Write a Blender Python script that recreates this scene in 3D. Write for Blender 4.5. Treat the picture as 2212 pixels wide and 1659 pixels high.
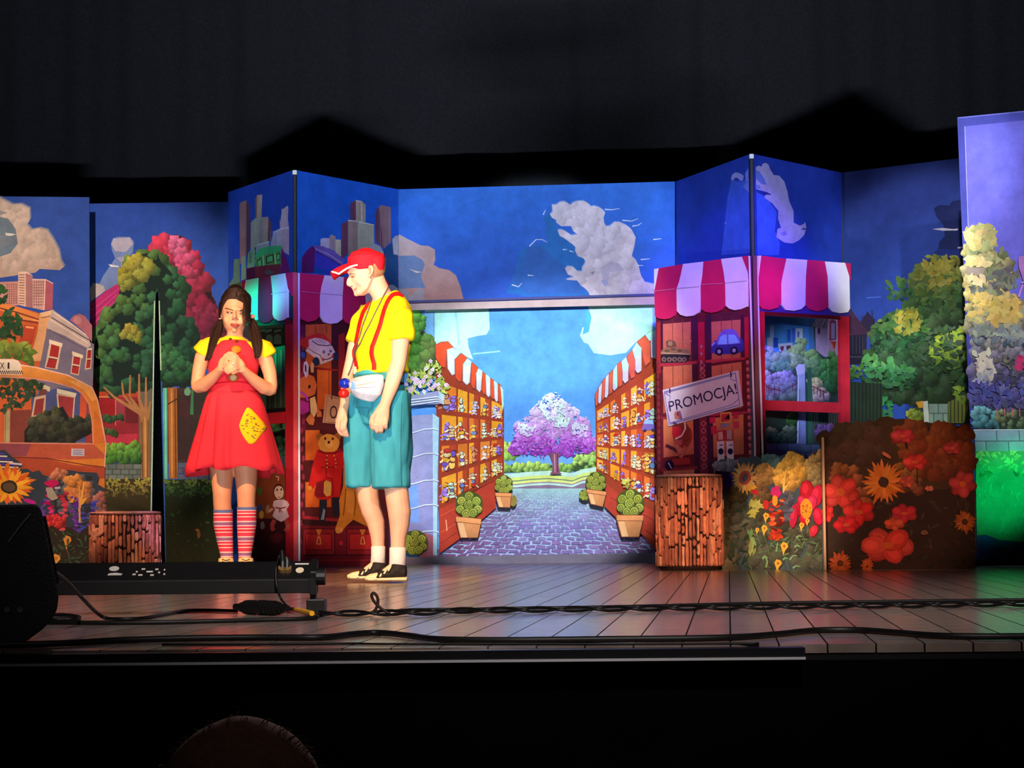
import bpy, bmesh, math, random
from mathutils import Vector, Matrix
from mathutils.bvhtree import BVHTree
for o in list(bpy.data.objects): bpy.data.objects.remove(o)
SC = bpy.context.scene; COL = SC.collection
random.seed(7)
R = random.random
def U(a, b): return a + (b - a) * R()

# ------------------------------------------------------------------ camera
FPX, CX, CY = 4400.0, 1106.0, 829.5          # focal length and centre for a 2212 x 1659 frame
H = 0.302                                    # lens height above the stage boards
PITCH = math.atan((1135 - CY) / FPX); ROLL = math.radians(0.5)
_f = Vector((0, math.cos(PITCH), math.sin(PITCH))); _u0 = Vector((0, -math.sin(PITCH), math.cos(PITCH))); _r0 = Vector((1, 0, 0))
CR = _r0 * math.cos(ROLL) - _u0 * math.sin(ROLL)
CU = _u0 * math.cos(ROLL) + _r0 * math.sin(ROLL)
CAMP = Vector((0, 0, H))
cd = bpy.data.cameras.new('camera'); cam = bpy.data.objects.new('camera', cd); COL.objects.link(cam)
cd.sensor_fit = 'HORIZONTAL'; cd.sensor_width = 36; cd.lens = FPX / 2212 * 36; cd.clip_end = 200
m = Matrix((CR, CU, -_f)).transposed().to_4x4(); m.translation = CAMP; cam.matrix_world = m
SC.camera = cam
SC.view_settings.view_transform = 'Standard'; SC.view_settings.look = 'None'
SC.view_settings.gamma = 1; SC.view_settings.use_curve_mapping = False; SC.view_settings.exposure = 0.0

def ray(px, py):
    d = _f * FPX + CR * (px - CX) + CU * (CY - py)
    return d / d.y
def Q(px, py, Y): return CAMP + ray(px, py) * Y            # a pixel at world distance Y
def floor_pt(px, py, z=0.0):
    d = ray(px, py); t = (z - H) / d.z
    return CAMP + d * t

# ------------------------------------------------------------------ world + lamps
w = bpy.data.worlds.new('hall'); SC.world = w; w.use_nodes = True
w.node_tree.nodes['Background'].inputs[0].default_value = (0.5, 0.55, 0.8, 1)
w.node_tree.nodes['Background'].inputs[1].default_value = 0.004
def spot(name, loc, tgt, deg, watts, col, blend=0.5, rad=0.12):
    l = bpy.data.lights.new(name, 'SPOT'); o = bpy.data.objects.new(name, l); COL.objects.link(o)
    l.energy = watts; l.color = col; l.spot_size = math.radians(deg); l.spot_blend = blend; l.shadow_soft_size = rad
    o.location = loc; o.rotation_euler = (Vector(tgt) - Vector(loc)).to_track_quat('-Z', 'Y').to_euler()
    return o
def pool(name, px, py, Y, deg, k, col, src, blend=.6, rad=.1):
    """stage spot aimed at the pixel's place at depth Y; k = level of a white surface facing it"""
    t = Q(px, py, Y); d = (t - Vector(src)).length
    return spot(name, src, t, deg, 39.5 * d * d * k, col, blend, rad)
BAR = 6.4
pool('wash_screen_left', 680, 440, 16, 6.4, .6, (.6, .8, 1), (-1.0, .5, BAR), .5)
pool('wash_centre', 1165, 540, 16.5, 9, .9, (.86, .93, 1), (.3, .5, BAR), .4)
pool('wash_screen_right', 1640, 420, 15.4, 6.5, .75, (.5, .62, 1), (1.5, .5, BAR), .6)
pool('red_left_kiosk', 730, 960, 15.3, 7, .75, (1, .62, .45), (-.6, 3, 5.6), .7)
pool('green_far_right', 2170, 1050, 13.7, 3.8, 1.5, (.0, 1, .4), (4.2, 5, 4.6), .8)
pool('orange_flowers', 1930, 1080, 13.1, 6, .45, (1, .6, .4), (2.6, 1, 5.4), .7)
pool('amber_left', 130, 1040, 14, 8, .8, (1, .68, .45), (-2.6, 1, 5.4), .7)
pool('blue_left_corner', 690, 650, 15.2, 4.6, .85, (.34, .2, 1), (-1.0, 5, 5.6), .8)
pool('pink_kiosk', 1520, 790, 15, 7, .36, (1, .22, .4), (1.2, 3, 5.6), .7)
pool('lilac_far_right', 2270, 580, 13.7, 11, 1.0, (.88, .85, 1), (3.4, 1, BAR), .5)
pool('wash_left', 190, 720, 16.8, 10.5, 1.05, (1, .88, .78), (-2.5, .5, BAR), .5)
pool('amber_flowers', 1690, 1120, 13.1, 4.4, 1.25, (1, .82, .58), (-1.6, 3, 3.2), .6)
pool('violet_stump_left', 340, 1160, 12.7, 1.5, 2.6, (.5, .35, 1), (-1.9, 6, 5), .8)
pool('magenta_window', 1665, 620, 14.7, 2.4, .8, (.7, .05, 1), (2.6, 6, 5.4), .8)
pool('lane_special', 1160, 940, 16.5, 8.4, 1.05, (.97, .98, 1), (.4, .5, BAR), .22)
pool('amber_actors', 640, 1000, 11.4, 15, 1.5, (1, .54, .24), (-2.4, 3.4, 6.6), .5, .06)
pool('follow_spot_woman', 500, 760, 11.8, 3.6, .6, (1, .8, .5), (-.4, -3, 4.2), .6, .06)
pool('garden_fill', 1735, 840, 15.6, 4.6, 1.1, (.6, .8, 1), (1.6, 3, 1.6), .7)  # added low fill through the window, brightens the painted garden
pool('wash_far_low', 1990, 840, 15.7, 4.2, .7, (.9, .95, .9), (.2, .5, BAR), .6)
pool('amber_stump', 1500, 1130, 13.1, 3.4, 1.7, (1, .5, .26), (1.2, 1, 5.2), .7)
pool('amber_stump_left', 240, 1160, 12.75, 2.4, 1.3, (1, .5, .3), (-3.6, 5, 5), .7)
pool('green_left', 551, 690, 15.6, 3.4, 2.8, (.0, 1, .5), (-3.4, 7, 5.2), .8)
pool('blue_left_window', 612, 640, 15.4, 2.4, 1.4, (.16, .5, 1), (-2.4, 7, 5.4), .9)
pool('wash_far_right', 1975, 570, 15.5, 6.2, 1.0, (.85, .9, 1), (.2, .5, BAR), .5)
pool('violet_kiosk', 1605, 570, 14.9, 9, 1.8, (.24, .13, 1), (2.0, 5, 5.0), .7)
pool('follow_spot', 830, 690, 11.1, 4.2, .72, (1, .93, .84), (1.2, -3, 4.4), .6, .06)
pool('stage_glow_rim', 520, 1600, 2.35, 20, .14, (1, .75, .72), (-.2, 9.5, 2.4), .8, .3)  # added backlight, gives the spectator's hair a rim of stage glow
pool('spectator_fill', 520, 1640, 2.4, 16, .022, (1, .7, .62), (.6, 1.0, 2.4), .8, .3)  # added weak fill so the spectator's head shows
pool('stage_front', 1250, 1310, 8.0, 28, .85, (1, .9, .86), (.6, -1, 6.5), .9, .3)
pool('monitor_fill', 60, 1260, 5.4, 12, .03, (1, .8, .75), (-2.2, 2.5, 3), .8, .3)  # added weak fill so the black monitor speaker shows
def batten():
    l = bpy.data.lights.new('light_bar_output', 'AREA'); o = bpy.data.objects.new('light_bar_output', l); COL.objects.link(o)
    l.shape = 'RECTANGLE'; l.size = .9; l.size_y = .05; l.energy = 42; l.color = (.92, .95, 1); l.spread = math.radians(80)
    o.location = (-1.45, 7.42, .2); o.rotation_euler = (Vector((.2, 17, 6.2)) - o.location).to_track_quat('-Z', 'Y').to_euler()
batten()


# ------------------------------------------------------------------ helpers
def lin(c):
    return tuple(((v / 255) / 12.92 if v / 255 <= 0.04045 else ((v / 255 + 0.055) / 1.055) ** 2.4) for v in c)
def mixc(a, b, t): return tuple(a[i] + (b[i] - a[i]) * t for i in range(3))
def jit(c, k): 
    d = U(-k, k); return tuple(max(0, min(255, v + d + U(-k, k) * .4)) for v in c)

MATS = {}
def mat(name, col, rough=.6, metal=0, spec=.3, noise=0.0, nscale=30, bump=0.0, bscale=60, emit=None, sheen=0):
    if name in MATS: return MATS[name]
    M = bpy.data.materials.new(name); M.use_nodes = True; nt = M.node_tree; N = nt.nodes; L = nt.links
    b = N['Principled BSDF']; c = lin(col) + (1,)
    b.inputs['Roughness'].default_value = rough; b.inputs['Metallic'].default_value = metal
    b.inputs['Specular IOR Level'].default_value = spec; b.inputs['Base Color'].default_value = c
    if noise or bump:
        tc = N.new('ShaderNodeTexCoord')
    if noise:
        n = N.new('ShaderNodeTexNoise'); n.inputs['Scale'].default_value = nscale; n.inputs['Detail'].default_value = 5
        mr = N.new('ShaderNodeMapRange'); mr.inputs[1].default_value = .25; mr.inputs[2].default_value = .75
        mr.inputs[3].default_value = 1 - noise; mr.inputs[4].default_value = 1 + noise
        mx = N.new('ShaderNodeMix'); mx.data_type = 'RGBA'; mx.blend_type = 'MULTIPLY'; mx.inputs[0].default_value = 1
        mx.inputs[6].default_value = c
        L.new(tc.outputs['Object'], n.inputs['Vector']); L.new(n.outputs[0], mr.inputs[0]); L.new(mr.outputs[0], mx.inputs[7]); L.new(mx.outputs[2], b.inputs['Base Color'])
    if bump:
        n2 = N.new('ShaderNodeTexNoise'); n2.inputs['Scale'].default_value = bscale; n2.inputs['Detail'].default_value = 4
        bp = N.new('ShaderNodeBump'); bp.inputs['Strength'].default_value = bump; bp.inputs['Distance'].default_value = .01
        L.new(tc.outputs['Object'], n2.inputs['Vector']); L.new(n2.outputs[0], bp.inputs['Height']); L.new(bp.outputs[0], b.inputs['Normal'])
    if emit:
        b.inputs['Emission Color'].default_value = lin(emit[0]) + (1,); b.inputs['Emission Strength'].default_value = emit[1]
    MATS[name] = M; return M

def print_mat():
    """flat print on canvas: colour attribute, canvas grain and soft wrinkles"""
    M = bpy.data.materials.new('printed_canvas'); M.use_nodes = True; N = M.node_tree.nodes; L = M.node_tree.links
    b = N['Principled BSDF']; b.inputs['Roughness'].default_value = .65; b.inputs['Specular IOR Level'].default_value = .15
    a = N.new('ShaderNodeAttribute'); a.attribute_name = 'Col'
    tc = N.new('ShaderNodeTexCoord')
    n = N.new('ShaderNodeTexNoise'); n.inputs['Scale'].default_value = 7; n.inputs['Detail'].default_value = 8; n.inputs['Roughness'].default_value = .7
    mr = N.new('ShaderNodeMapRange'); mr.inputs[1].default_value = .3; mr.inputs[2].default_value = .7; mr.inputs[3].default_value = .78; mr.inputs[4].default_value = 1.2
    mx = N.new('ShaderNodeMix'); mx.data_type = 'RGBA'; mx.blend_type = 'MULTIPLY'; mx.inputs[0].default_value = 1
    g = N.new('ShaderNodeTexNoise'); g.inputs['Scale'].default_value = 110; g.inputs['Detail'].default_value = 3
    bp = N.new('ShaderNodeBump'); bp.inputs['Strength'].default_value = .35; bp.inputs['Distance'].default_value = .006
    L.new(tc.outputs['Object'], n.inputs['Vector']); L.new(tc.outputs['Object'], g.inputs['Vector'])
    L.new(n.outputs[0], mr.inputs[0]); L.new(a.outputs['Color'], mx.inputs[6]); L.new(mr.outputs[0], mx.inputs[7])
    L.new(mx.outputs[2], b.inputs['Base Color']); L.new(g.outputs[0], bp.inputs['Height']); L.new(bp.outputs[0], b.inputs['Normal'])
    return M
PRINT = print_mat()

def root_of(o):
    while o.parent: o = o.parent
    return o
def tag(o, label=None, cat=None, group=None, kind=None):
    if label: o['label'] = label
    if cat: o['category'] = cat
    if group: o['group'] = group
    if kind: o['kind'] = kind
    return o
def thing(name, label, cat, loc, group=None):
    o = bpy.data.objects.new(name, None); COL.objects.link(o); o.location = loc; o.empty_display_size = .1
    return tag(o, label, cat, group)
def mk(name, V, F, M, parent=None, cols=None, smooth=False, label=None, local=False):
    """one mesh object from world-space verts; cols: one colour per face or (list of) one per corner"""
    off = root_of(parent).location if parent and not local else Vector((0, 0, 0))
    me = bpy.data.meshes.new(name); me.from_pydata([tuple(Vector(v) - off) for v in V], [], F)
    if cols:
        at = me.color_attributes.new('Col', 'FLOAT_COLOR', 'CORNER'); buf = []
        for f, c in zip(F, cols):
            if isinstance(c, list):
                for q in c: buf += list(lin(q)) + [1]
            else: buf += (list(lin(c)) + [1]) * len(f)
        at.data.foreach_set('color', buf)
    if smooth: me.polygons.foreach_set('use_smooth', [True] * len(F))
    me.materials.append(M); me.update()
    o = bpy.data.objects.new(name, me); COL.objects.link(o)
    if parent: o.parent = parent
    if label: o['label'] = label
    return o
def box_vf(c, sx, sy, sz, ax=None):
    """box about centre c, ax = (x,y,z) unit axes"""
    ax = ax or (Vector((1, 0, 0)), Vector((0, 1, 0)), Vector((0, 0, 1)))
    V = [Vector(c) + ax[0] * (i * sx / 2) + ax[1] * (j * sy / 2) + ax[2] * (k * sz / 2) for k in (-1, 1) for j in (-1, 1) for i in (-1, 1)]
    return V, [(0, 2, 3, 1), (4, 5, 7, 6), (0, 1, 5, 4), (2, 6, 7, 3), (0, 4, 6, 2), (1, 3, 7, 5)]
def bevel_mesh(o, w, seg=2):
    bm = bmesh.new(); bm.from_mesh(o.data)
    bmesh.ops.bevel(bm, geom=bm.edges[:], offset=w, segments=seg, affect='EDGES', profile=.6)
    bm.to_mesh(o.data); bm.free()
def join_vf(parts):
    V, F = [], []
    for v, f in parts:
        n = len(V); V += list(v); F += [tuple(i + n for i in q) for q in f]
    return V, F
def extrude_poly(front, d):
    """front: polygon verts (world), d: offset vector to the back"""
    n = len(front); V = list(front) + [p + d for p in front]
    F = [tuple(range(n)), tuple(range(2 * n - 1, n - 1, -1))] + [(i, n + i, n + (i + 1) % n, (i + 1) % n) for i in range(n)]
    return V, F
def tube_vf(pts, rad, n=8, cap=True):
    V, F = [], []; pts = [Vector(p) for p in pts]; m = len(pts)
    rr = rad if isinstance(rad, (list, tuple)) else [rad] * m
    up = Vector((0, 0, 1)); prev = None
    for i, p in enumerate(pts):
        t = (pts[min(i + 1, m - 1)] - pts[max(i - 1, 0)])
        t = t.normalized() if t.length > 1e-9 else Vector((0, 0, 1))
        if prev is None:
            s = t.cross(up)
            if s.length < .1: s = t.cross(Vector((1, 0, 0)))
        else: s = prev - t * prev.dot(t)
        s.normalize(); prev = s; q = t.cross(s)
        for k in range(n):
            a = 2 * math.pi * k / n; V.append(p + (s * math.cos(a) + q * math.sin(a)) * rr[i])
    for i in range(m - 1):
        for k in range(n):
            F.append((i * n + k, i * n + (k + 1) % n, (i + 1) * n + (k + 1) % n, (i + 1) * n + k))
    if cap: F += [tuple(range(n - 1, -1, -1)), tuple((m - 1) * n + k for k in range(n))]
    return V, F
def smooth_path(pts, k=6):
    """Catmull-Rom through points"""
    P = [Vector(p) for p in pts]; P = [P[0] * 2 - P[1]] + P + [P[-1] * 2 - P[-2]]; out = []
    for i in range(1, len(P) - 2):
        for j in range(k):
            t = j / k; a, b, c, d = P[i - 1], P[i], P[i + 1], P[i + 2]
            out.append(.5 * (2 * b + (c - a) * t + (2 * a - 5 * b + 4 * c - d) * t * t + (3 * b - a - 3 * c + d) * t ** 3))
    out.append(P[-2]); return out
def lathe_vf(c, prof, n=24, ax=None):
    """prof: [(r, z)] about a vertical axis at c"""
    V, F = [], []
    for r, z in prof:
        for k in range(n):
            a = 2 * math.pi * k / n; V.append(Vector(c) + Vector((r * math.cos(a), r * math.sin(a), z)))
    for i in range(len(prof) - 1):
        for k in range(n): F.append((i * n + k, i * n + (k + 1) % n, (i + 1) * n + (k + 1) % n, (i + 1) * n + k))
    F += [tuple(range(n - 1, -1, -1)), tuple((len(prof) - 1) * n + k for k in range(n))]
    return V, F
def sphere_vf(c, rx, ry, rz, n=16, m=10):
    V = [Vector(c) + Vector((0, 0, -rz))]; F = []
    for i in range(1, m):
        p = math.pi * i / m - math.pi / 2
        for k in range(n):
            a = 2 * math.pi * k / n; V.append(Vector(c) + Vector((rx * math.cos(p) * math.cos(a), ry * math.cos(p) * math.sin(a), rz * math.sin(p))))
    V.append(Vector(c) + Vector((0, 0, rz))); L = len(V) - 1
    for k in range(n):
        F.append((0, 1 + (k + 1) % n, 1 + k)); F.append((L, L - n + k, L - n + (k + 1) % n))
    for i in range(m - 2):
        for k in range(n):
            a = 1 + i * n; F.append((a + k, a + (k + 1) % n, a + n + (k + 1) % n, a + n + k))
    return V, F

# ------------------------------------------------------------------ flats that carry a print
def Z(x0, y0, s): return lambda *pts: [(x0 + x / s, y0 + y / s) for x, y in pts]
L1 = Z(0, 400, 4.424); L2 = Z(0, 740, 4.424); L3 = Z(0, 1050, 4.424)
W1 = Z(380, 580, 7.373); W2 = Z(380, 780, 7.373); W3 = Z(380, 1000, 6.913)
M1 = Z(680, 520, 7.373); M2 = Z(680, 730, 7.373); M3 = Z(680, 950, 5.184)
S1 = Z(470, 350, 5.267); K1 = Z(600, 660, 5.53); K2 = Z(560, 940, 5.53)
C1 = Z(840, 380, 5.53); C2 = Z(1140, 380, 5.53); A1 = Z(860, 640, 5.925); A2 = Z(860, 900, 5.028)
A3 = Z(1060, 800, 3.858); A4 = Z(1270, 640, 5.185)
R1 = Z(1400, 540, 6.381); R2 = Z(1400, 780, 6.381); R3 = Z(1600, 640, 4.484); R4 = Z(1400, 960, 5.53)
R5 = Z(1740, 880, 4.365); R6 = Z(1800, 420, 3.318); F1 = Z(1960, 220, 3.318); F2 = Z(2040, 700, 3.017); T1 = Z(1400, 300, 4.424)

def inpoly(x, y, P):
    c = False; j = len(P) - 1
    for i in range(len(P)):
        if (P[i][1] > y) != (P[j][1] > y) and x < (P[j][0] - P[i][0]) * (y - P[i][1]) / (P[j][1] - P[i][1]) + P[i][0]: c = not c
        j = i
    return c
def bbox(P): return min(p[0] for p in P), min(p[1] for p in P), max(p[0] for p in P), max(p[1] for p in P)
def rnd_in(P):
    a, b, c, d = bbox(P)
    for _ in range(200):
        x, y = U(a, c), U(b, d)
        if inpoly(x, y, P): return x, y
    return (a + c) / 2, (b + d) / 2

class Flat:
    """an upright board whose face lies in one vertical plane; paint() calls lay printed shapes on that face"""
    def __init__(s, root, tl, Yl, tr, Yr):
        s.root = root; s.A = Q(tl[0], tl[1], Yl); s.B = Q(tr[0], tr[1], Yr)
        u = s.B - s.A; u.z = 0; s.u = u.normalized(); s.n = Vector((s.u.y, -s.u.x, 0))
        s.ztop = (s.A.z + s.B.z) / 2; s.k = 0; s.name = None; s.hole = None
    def at(s, p, off=0.0):
        d = ray(p[0], p[1]); t = (s.A - CAMP).dot(s.n) / d.dot(s.n)
        return CAMP + d * t + s.n * off
    def board(s, name, poly=None, th=.03, M=None, zb=0.0, label=None):
        if poly is None:
            a, b = s.A.copy(), s.B.copy(); a2, b2 = a.copy(), b.copy(); a2.z = zb; b2.z = zb
            pts = [a, a2, b2, b]
        else: pts = [s.at(p) for p in poly]
        V, F = extrude_poly(pts, -s.n * th)
        return mk(name, V, F, M or mat('board_edge', (70, 72, 90), .7), s.root, label=label)
    def start(s, name, label=None): s.V, s.F, s.C, s.name, s.lab = [], [], [], name, label; return s
    def end(s, parent=None):
        if s.F: o = mk(s.name, s.V, s.F, PRINT, parent or s.root, cols=s.C, label=s.lab)
        else: o = None
        s.name = None; return o
    def poly(s, P, c, grad=None):
        """grad=(c2): colour at the lower end"""
        if s.hole and inpoly(sum(p[0] for p in P) / len(P), sum(p[1] for p in P) / len(P), s.hole): return s
        off = .0006 + s.k * 2.5e-5; s.k += 1; n = len(s.V)
        s.V += [s.at(p, off) for p in P]; s.F.append(tuple(range(n, n + len(P))))
        if grad:
            a, b, c_, d = bbox(P); s.C.append([mixc(c, grad, (p[1] - b) / max(1, d - b)) for p in P])
        else: s.C.append(c)
        return s
    def grid(s, corners, nx, ny, fn):
        """corners tl,tr,br,bl; fn(u,v)->colour; smooth painted gradient"""
        off = .0006 + s.k * 2.5e-5; s.k += 1; n = len(s.V); tl, tr, br, bl = corners; col = []
        for j in range(ny + 1):
            for i in range(nx + 1):
                a, b = i / nx, j / ny
                x = (tl[0] * (1 - a) + tr[0] * a) * (1 - b) + (bl[0] * (1 - a) + br[0] * a) * b
                y = (tl[1] * (1 - a) + tr[1] * a) * (1 - b) + (bl[1] * (1 - a) + br[1] * a) * b
                s.V.append(s.at((x, y), off)); col.append(fn(a, b))
        for j in range(ny):
            for i in range(nx):
                q = [j * (nx + 1) + i, (j + 1) * (nx + 1) + i, (j + 1) * (nx + 1) + i + 1, j * (nx + 1) + i + 1]
                s.F.append(tuple(n + t for t in q)); s.C.append([col[t] for t in q])
        return s
    def line(s, P, w, c, w2=None):
        m = len(P)
        for i in range(m - 1):
            a, b = P[i], P[i + 1]; dx, dy = b[0] - a[0], b[1] - a[1]; l = math.hypot(dx, dy) or 1
            wa = w + ((w2 if w2 is not None else w) - w) * i / (m - 1); wb = w + ((w2 if w2 is not None else w) - w) * (i + 1) / (m - 1)
            nx, ny = -dy / l / 2, dx / l / 2
            s.poly([(a[0] + nx * wa, a[1] + ny * wa), (b[0] + nx * wb, b[1] + ny * wb), (b[0] - nx * wb, b[1] - ny * wb), (a[0] - nx * wa, a[1] - ny * wa)], c)
        return s
    def loop(s, P, w, c): return s.line(list(P) + [P[0]], w, c)
    def blob(s, x, y, rx, ry, c, n=11, j=.12, rot=0):
        P = []
        for k in range(n):
            a = 2 * math.pi * k / n; r = 1 + U(-j, j); X, Y = rx * r * math.cos(a), ry * r * math.sin(a)
            P.append((x + X * math.cos(rot) - Y * math.sin(rot), y + X * math.sin(rot) + Y * math.cos(rot)))
        return s.poly(P, c)
    def lumps(s, P, n, r, cols, d=(.4, 1), k=9, con=.42, edge=None, clip=False, step=None):
        """soft rounded brush tufts, blended per point; cols run along direction d over the shape"""
        a, b, c, e = bbox(P); T = []
        for _ in range(n):
            x, y = rnd_in(P); u_, v_ = (x - a) / (c - a + 1), (y - b) / (e - b + 1)
            t = ((u_ if d[0] >= 0 else 1 - u_) * abs(d[0]) + (v_ if d[1] >= 0 else 1 - v_) * abs(d[1])) / (abs(d[0]) + abs(d[1])); t = max(0, min(.999, t + U(-.06, .06)))
            q = t * (len(cols) - 1); T.append((x, y, U(.65, 1.25) * r, U(0, r * .9) + y * .25, jit(mixc(cols[int(q)], cols[min(int(q) + 1, len(cols) - 1)], q - int(q)), k)))
        st = step or max(1.4, r * .15); R2 = r * 1.3; x0, y0 = a - R2, b - R2; nx, ny = int((c - a + 2 * R2) / st) + 1, int((e - b + 2 * R2) / st) + 1
        bk = {}
        for t in T:
            for gx in range(int((t[0] - t[2] - x0) / R2), int((t[0] + t[2] - x0) / R2) + 1):
                for gy in range(int((t[1] - t[2] - y0) / R2), int((t[1] + t[2] - y0) / R2) + 1): bk.setdefault((gx, gy), []).append(t)
        off = .0006 + s.k * 2.5e-5; s.k += 3; col = {}; ids = {}
        dark = tuple(v * .62 for v in cols[-1])
        def shade(i, j):
            if (i, j) in col: return col[i, j]
            x, y = x0 + i * st, y0 + j * st; best = None; bz = -1e9
            for tx, ty, tr, tz, tc in bk.get((int((x - x0) / R2), int((y - y0) / R2)), ()):
                dx, dy = x - tx, y - ty; w2 = tr * tr * (1 + .22 * math.sin(5 * math.atan2(dy, dx) + tx)) - dx * dx - dy * dy
                if w2 > 0:
                    z = math.sqrt(w2) + tz
                    if z > bz: bz = z; best = (dx / tr, dy / tr, math.sqrt(w2) / tr, tc)
            if best is None: r_ = dark if (not clip and inpoly(x, y, P)) else None
            elif clip and not inpoly(x, y, P): r_ = None
            else:
                l = -.5 * best[0] - .62 * best[1] + .6 * best[2]; r_ = tuple(max(0, min(255, v * (1 - con * .75 + con * 1.25 * max(0, l)))) for v in best[3])
            col[i, j] = r_; return r_
        for j in range(ny):
            for i in range(nx):
                q = [(i, j), (i, j + 1), (i + 1, j + 1), (i + 1, j)]; cc = [shade(*g) for g in q]
                if sum(v is None for v in cc) > 1: continue
                if s.hole and inpoly(x0 + (i + .5) * st, y0 + (j + .5) * st, s.hole): continue
                okc = [v for v in cc if v is not None][0]; F_ = []
                for g in q:
                    if g not in ids: ids[g] = len(s.V); s.V.append(s.at((x0 + g[0] * st, y0 + g[1] * st), off))
                    F_.append(ids[g])
                s.F.append(tuple(F_)); s.C.append([v if v is not None else okc for v in cc])
        return s
    def leaves(s, P, n, r, cols, k=14, asp=.5, ang=None, vein=False):
        a, b, c, d = bbox(P); pts = [rnd_in(P) for _ in range(n)]
        for x, y in pts:
            v_ = (y - b) / (d - b + 1); i = max(0, min(.999, v_ + U(-.22, .22))) * (len(cols) - 1)
            base = jit(mixc(cols[int(i)], cols[min(int(i) + 1, len(cols) - 1)], i - int(i)), k)
            t = U(0, 6.28) if ang is None else ang + U(-.6, .6); rr = r * U(.6, 1.3); ca, sa = math.cos(t), math.sin(t)
            def T(X, Y): return (x + X * ca - Y * sa, y + X * sa + Y * ca)
            s.poly([T(-rr, 0), T(-rr * .3, -rr * asp), T(rr * .4, -rr * asp * .7), T(rr, 0), T(rr * .4, rr * asp * .7), T(-rr * .3, rr * asp)], base)
            if vein: s.poly([T(-rr, 0), T(0, -rr * asp * .1), T(rr * .9, 0), T(-rr * .2, rr * asp)], tuple(q * .8 for q in base))
        return s
    def flower(s, x, y, r, n, c1, c2, cc, r0=.25, sq=1.0, rot=0, wide=.5, sx=1.0):
        for ring in (1, 0):
            for k in range(n):
                t = 2 * math.pi * (k + .5 * ring) / n + U(-.1, .1) + rot; rr = r * U(.85, 1.1) * (1 - .12 * (1 - ring)); w = wide * rr * 3.1 / n
                col = jit(c2 if ring else c1, 12)
                def T(d, e): return (x + (d * math.cos(t) - e * math.sin(t)) * sx, y + (d * math.sin(t) + e * math.cos(t)) * sq)
                s.poly([T(r * r0 * .6, -w * .5), T(rr * .55, -w), T(rr * .85, -w * .55), T(rr, 0), T(rr * .85, w * .55), T(rr * .55, w), T(r * r0 * .6, w * .5)], col)
        if cc:
            s.blob(x, y, r * r0 * 1.15 * sx, r * r0 * 1.15 * sq, tuple(v * .6 for v in cc), 12, .05); s.blob(x, y, r * r0 * .8 * sx, r * r0 * .8 * sq, cc, 12, .08)
        return s
    def poppy(s, x, y, r, c1, c2, cc=(226, 110, 50), sq=.7, n=6, rot=0, sx=1.0):
        for k in list(range(0, n, 2)) + list(range(1, n, 2)):
            t = 2 * math.pi * k / n + rot + U(-.12, .12); d = r * .52; col = jit(c2 if k % 2 == 0 else c1, 8); px, py = x + d * math.cos(t) * sx, y + d * math.sin(t) * sq
            ang = math.atan2(math.sin(t) * sq, math.cos(t) * sx)
            s.blob(px, py, r * .55, r * .4, tuple(v * .84 for v in col), 16, .06, ang); s.blob(px, py, r * .5, r * .35, col, 16, .06, ang)
            s.blob(px + r * .12 * math.cos(t), py + r * .12 * math.sin(t) * sq, r * .3, r * .2, tuple(min(255, v * 1.08 + 8) for v in col), 12, .1, ang)
        if cc: s.blob(x, y, r * .26 * sx, r * .26 * sq, cc, 12, .1)
        return s
    def clip_sky(s, c1, c2, corners, name='painted_sky', nx=6, ny=8):
        s.start(name); s.grid(corners, nx, ny, lambda a, b: jit(mixc(c1, c2, b), 2)); return s.end()
def bricks(f, P, rows, cols, c, gap=1.0, k=10):
    """painted stones in the quad P (tl,tr,br,bl)"""
    tl, tr, br, bl = P
    def B(u, v): 
        return ((tl[0] * (1 - u) + tr[0] * u) * (1 - v) + (bl[0] * (1 - u) + br[0] * u) * v, (tl[1] * (1 - u) + tr[1] * u) * (1 - v) + (bl[1] * (1 - u) + br[1] * u) * v)
    f.poly([tl, tr, br, bl], tuple(v * .6 for v in c))
    for r in range(rows):
        o = (r % 2) * .5 / cols
        for q in range(-1, cols):
            u0, u1 = max(0, q / cols + o), min(1, (q + 1) / cols + o)
            if u1 - u0 < .02: continue
            g = gap / max(6, abs(tr[0] - tl[0])); gv = gap / max(6, abs(bl[1] - tl[1]))
            f.poly([B(u0 + g, r / rows + gv), B(u1 - g, r / rows + gv), B(u1 - g, (r + 1) / rows - gv), B(u0 + g, (r + 1) / rows - gv)], jit(c, k))
def bar(f, name, P, th, M, parent=None, label=None, off=0.0):
    """solid batten on a flat: polygon P in front of the face by th"""
    V, F = extrude_poly([f.at(p, off + th) for p in P], -f.n * th)
    return mk(name, V, F, M, parent or f.root, label=label)
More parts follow.
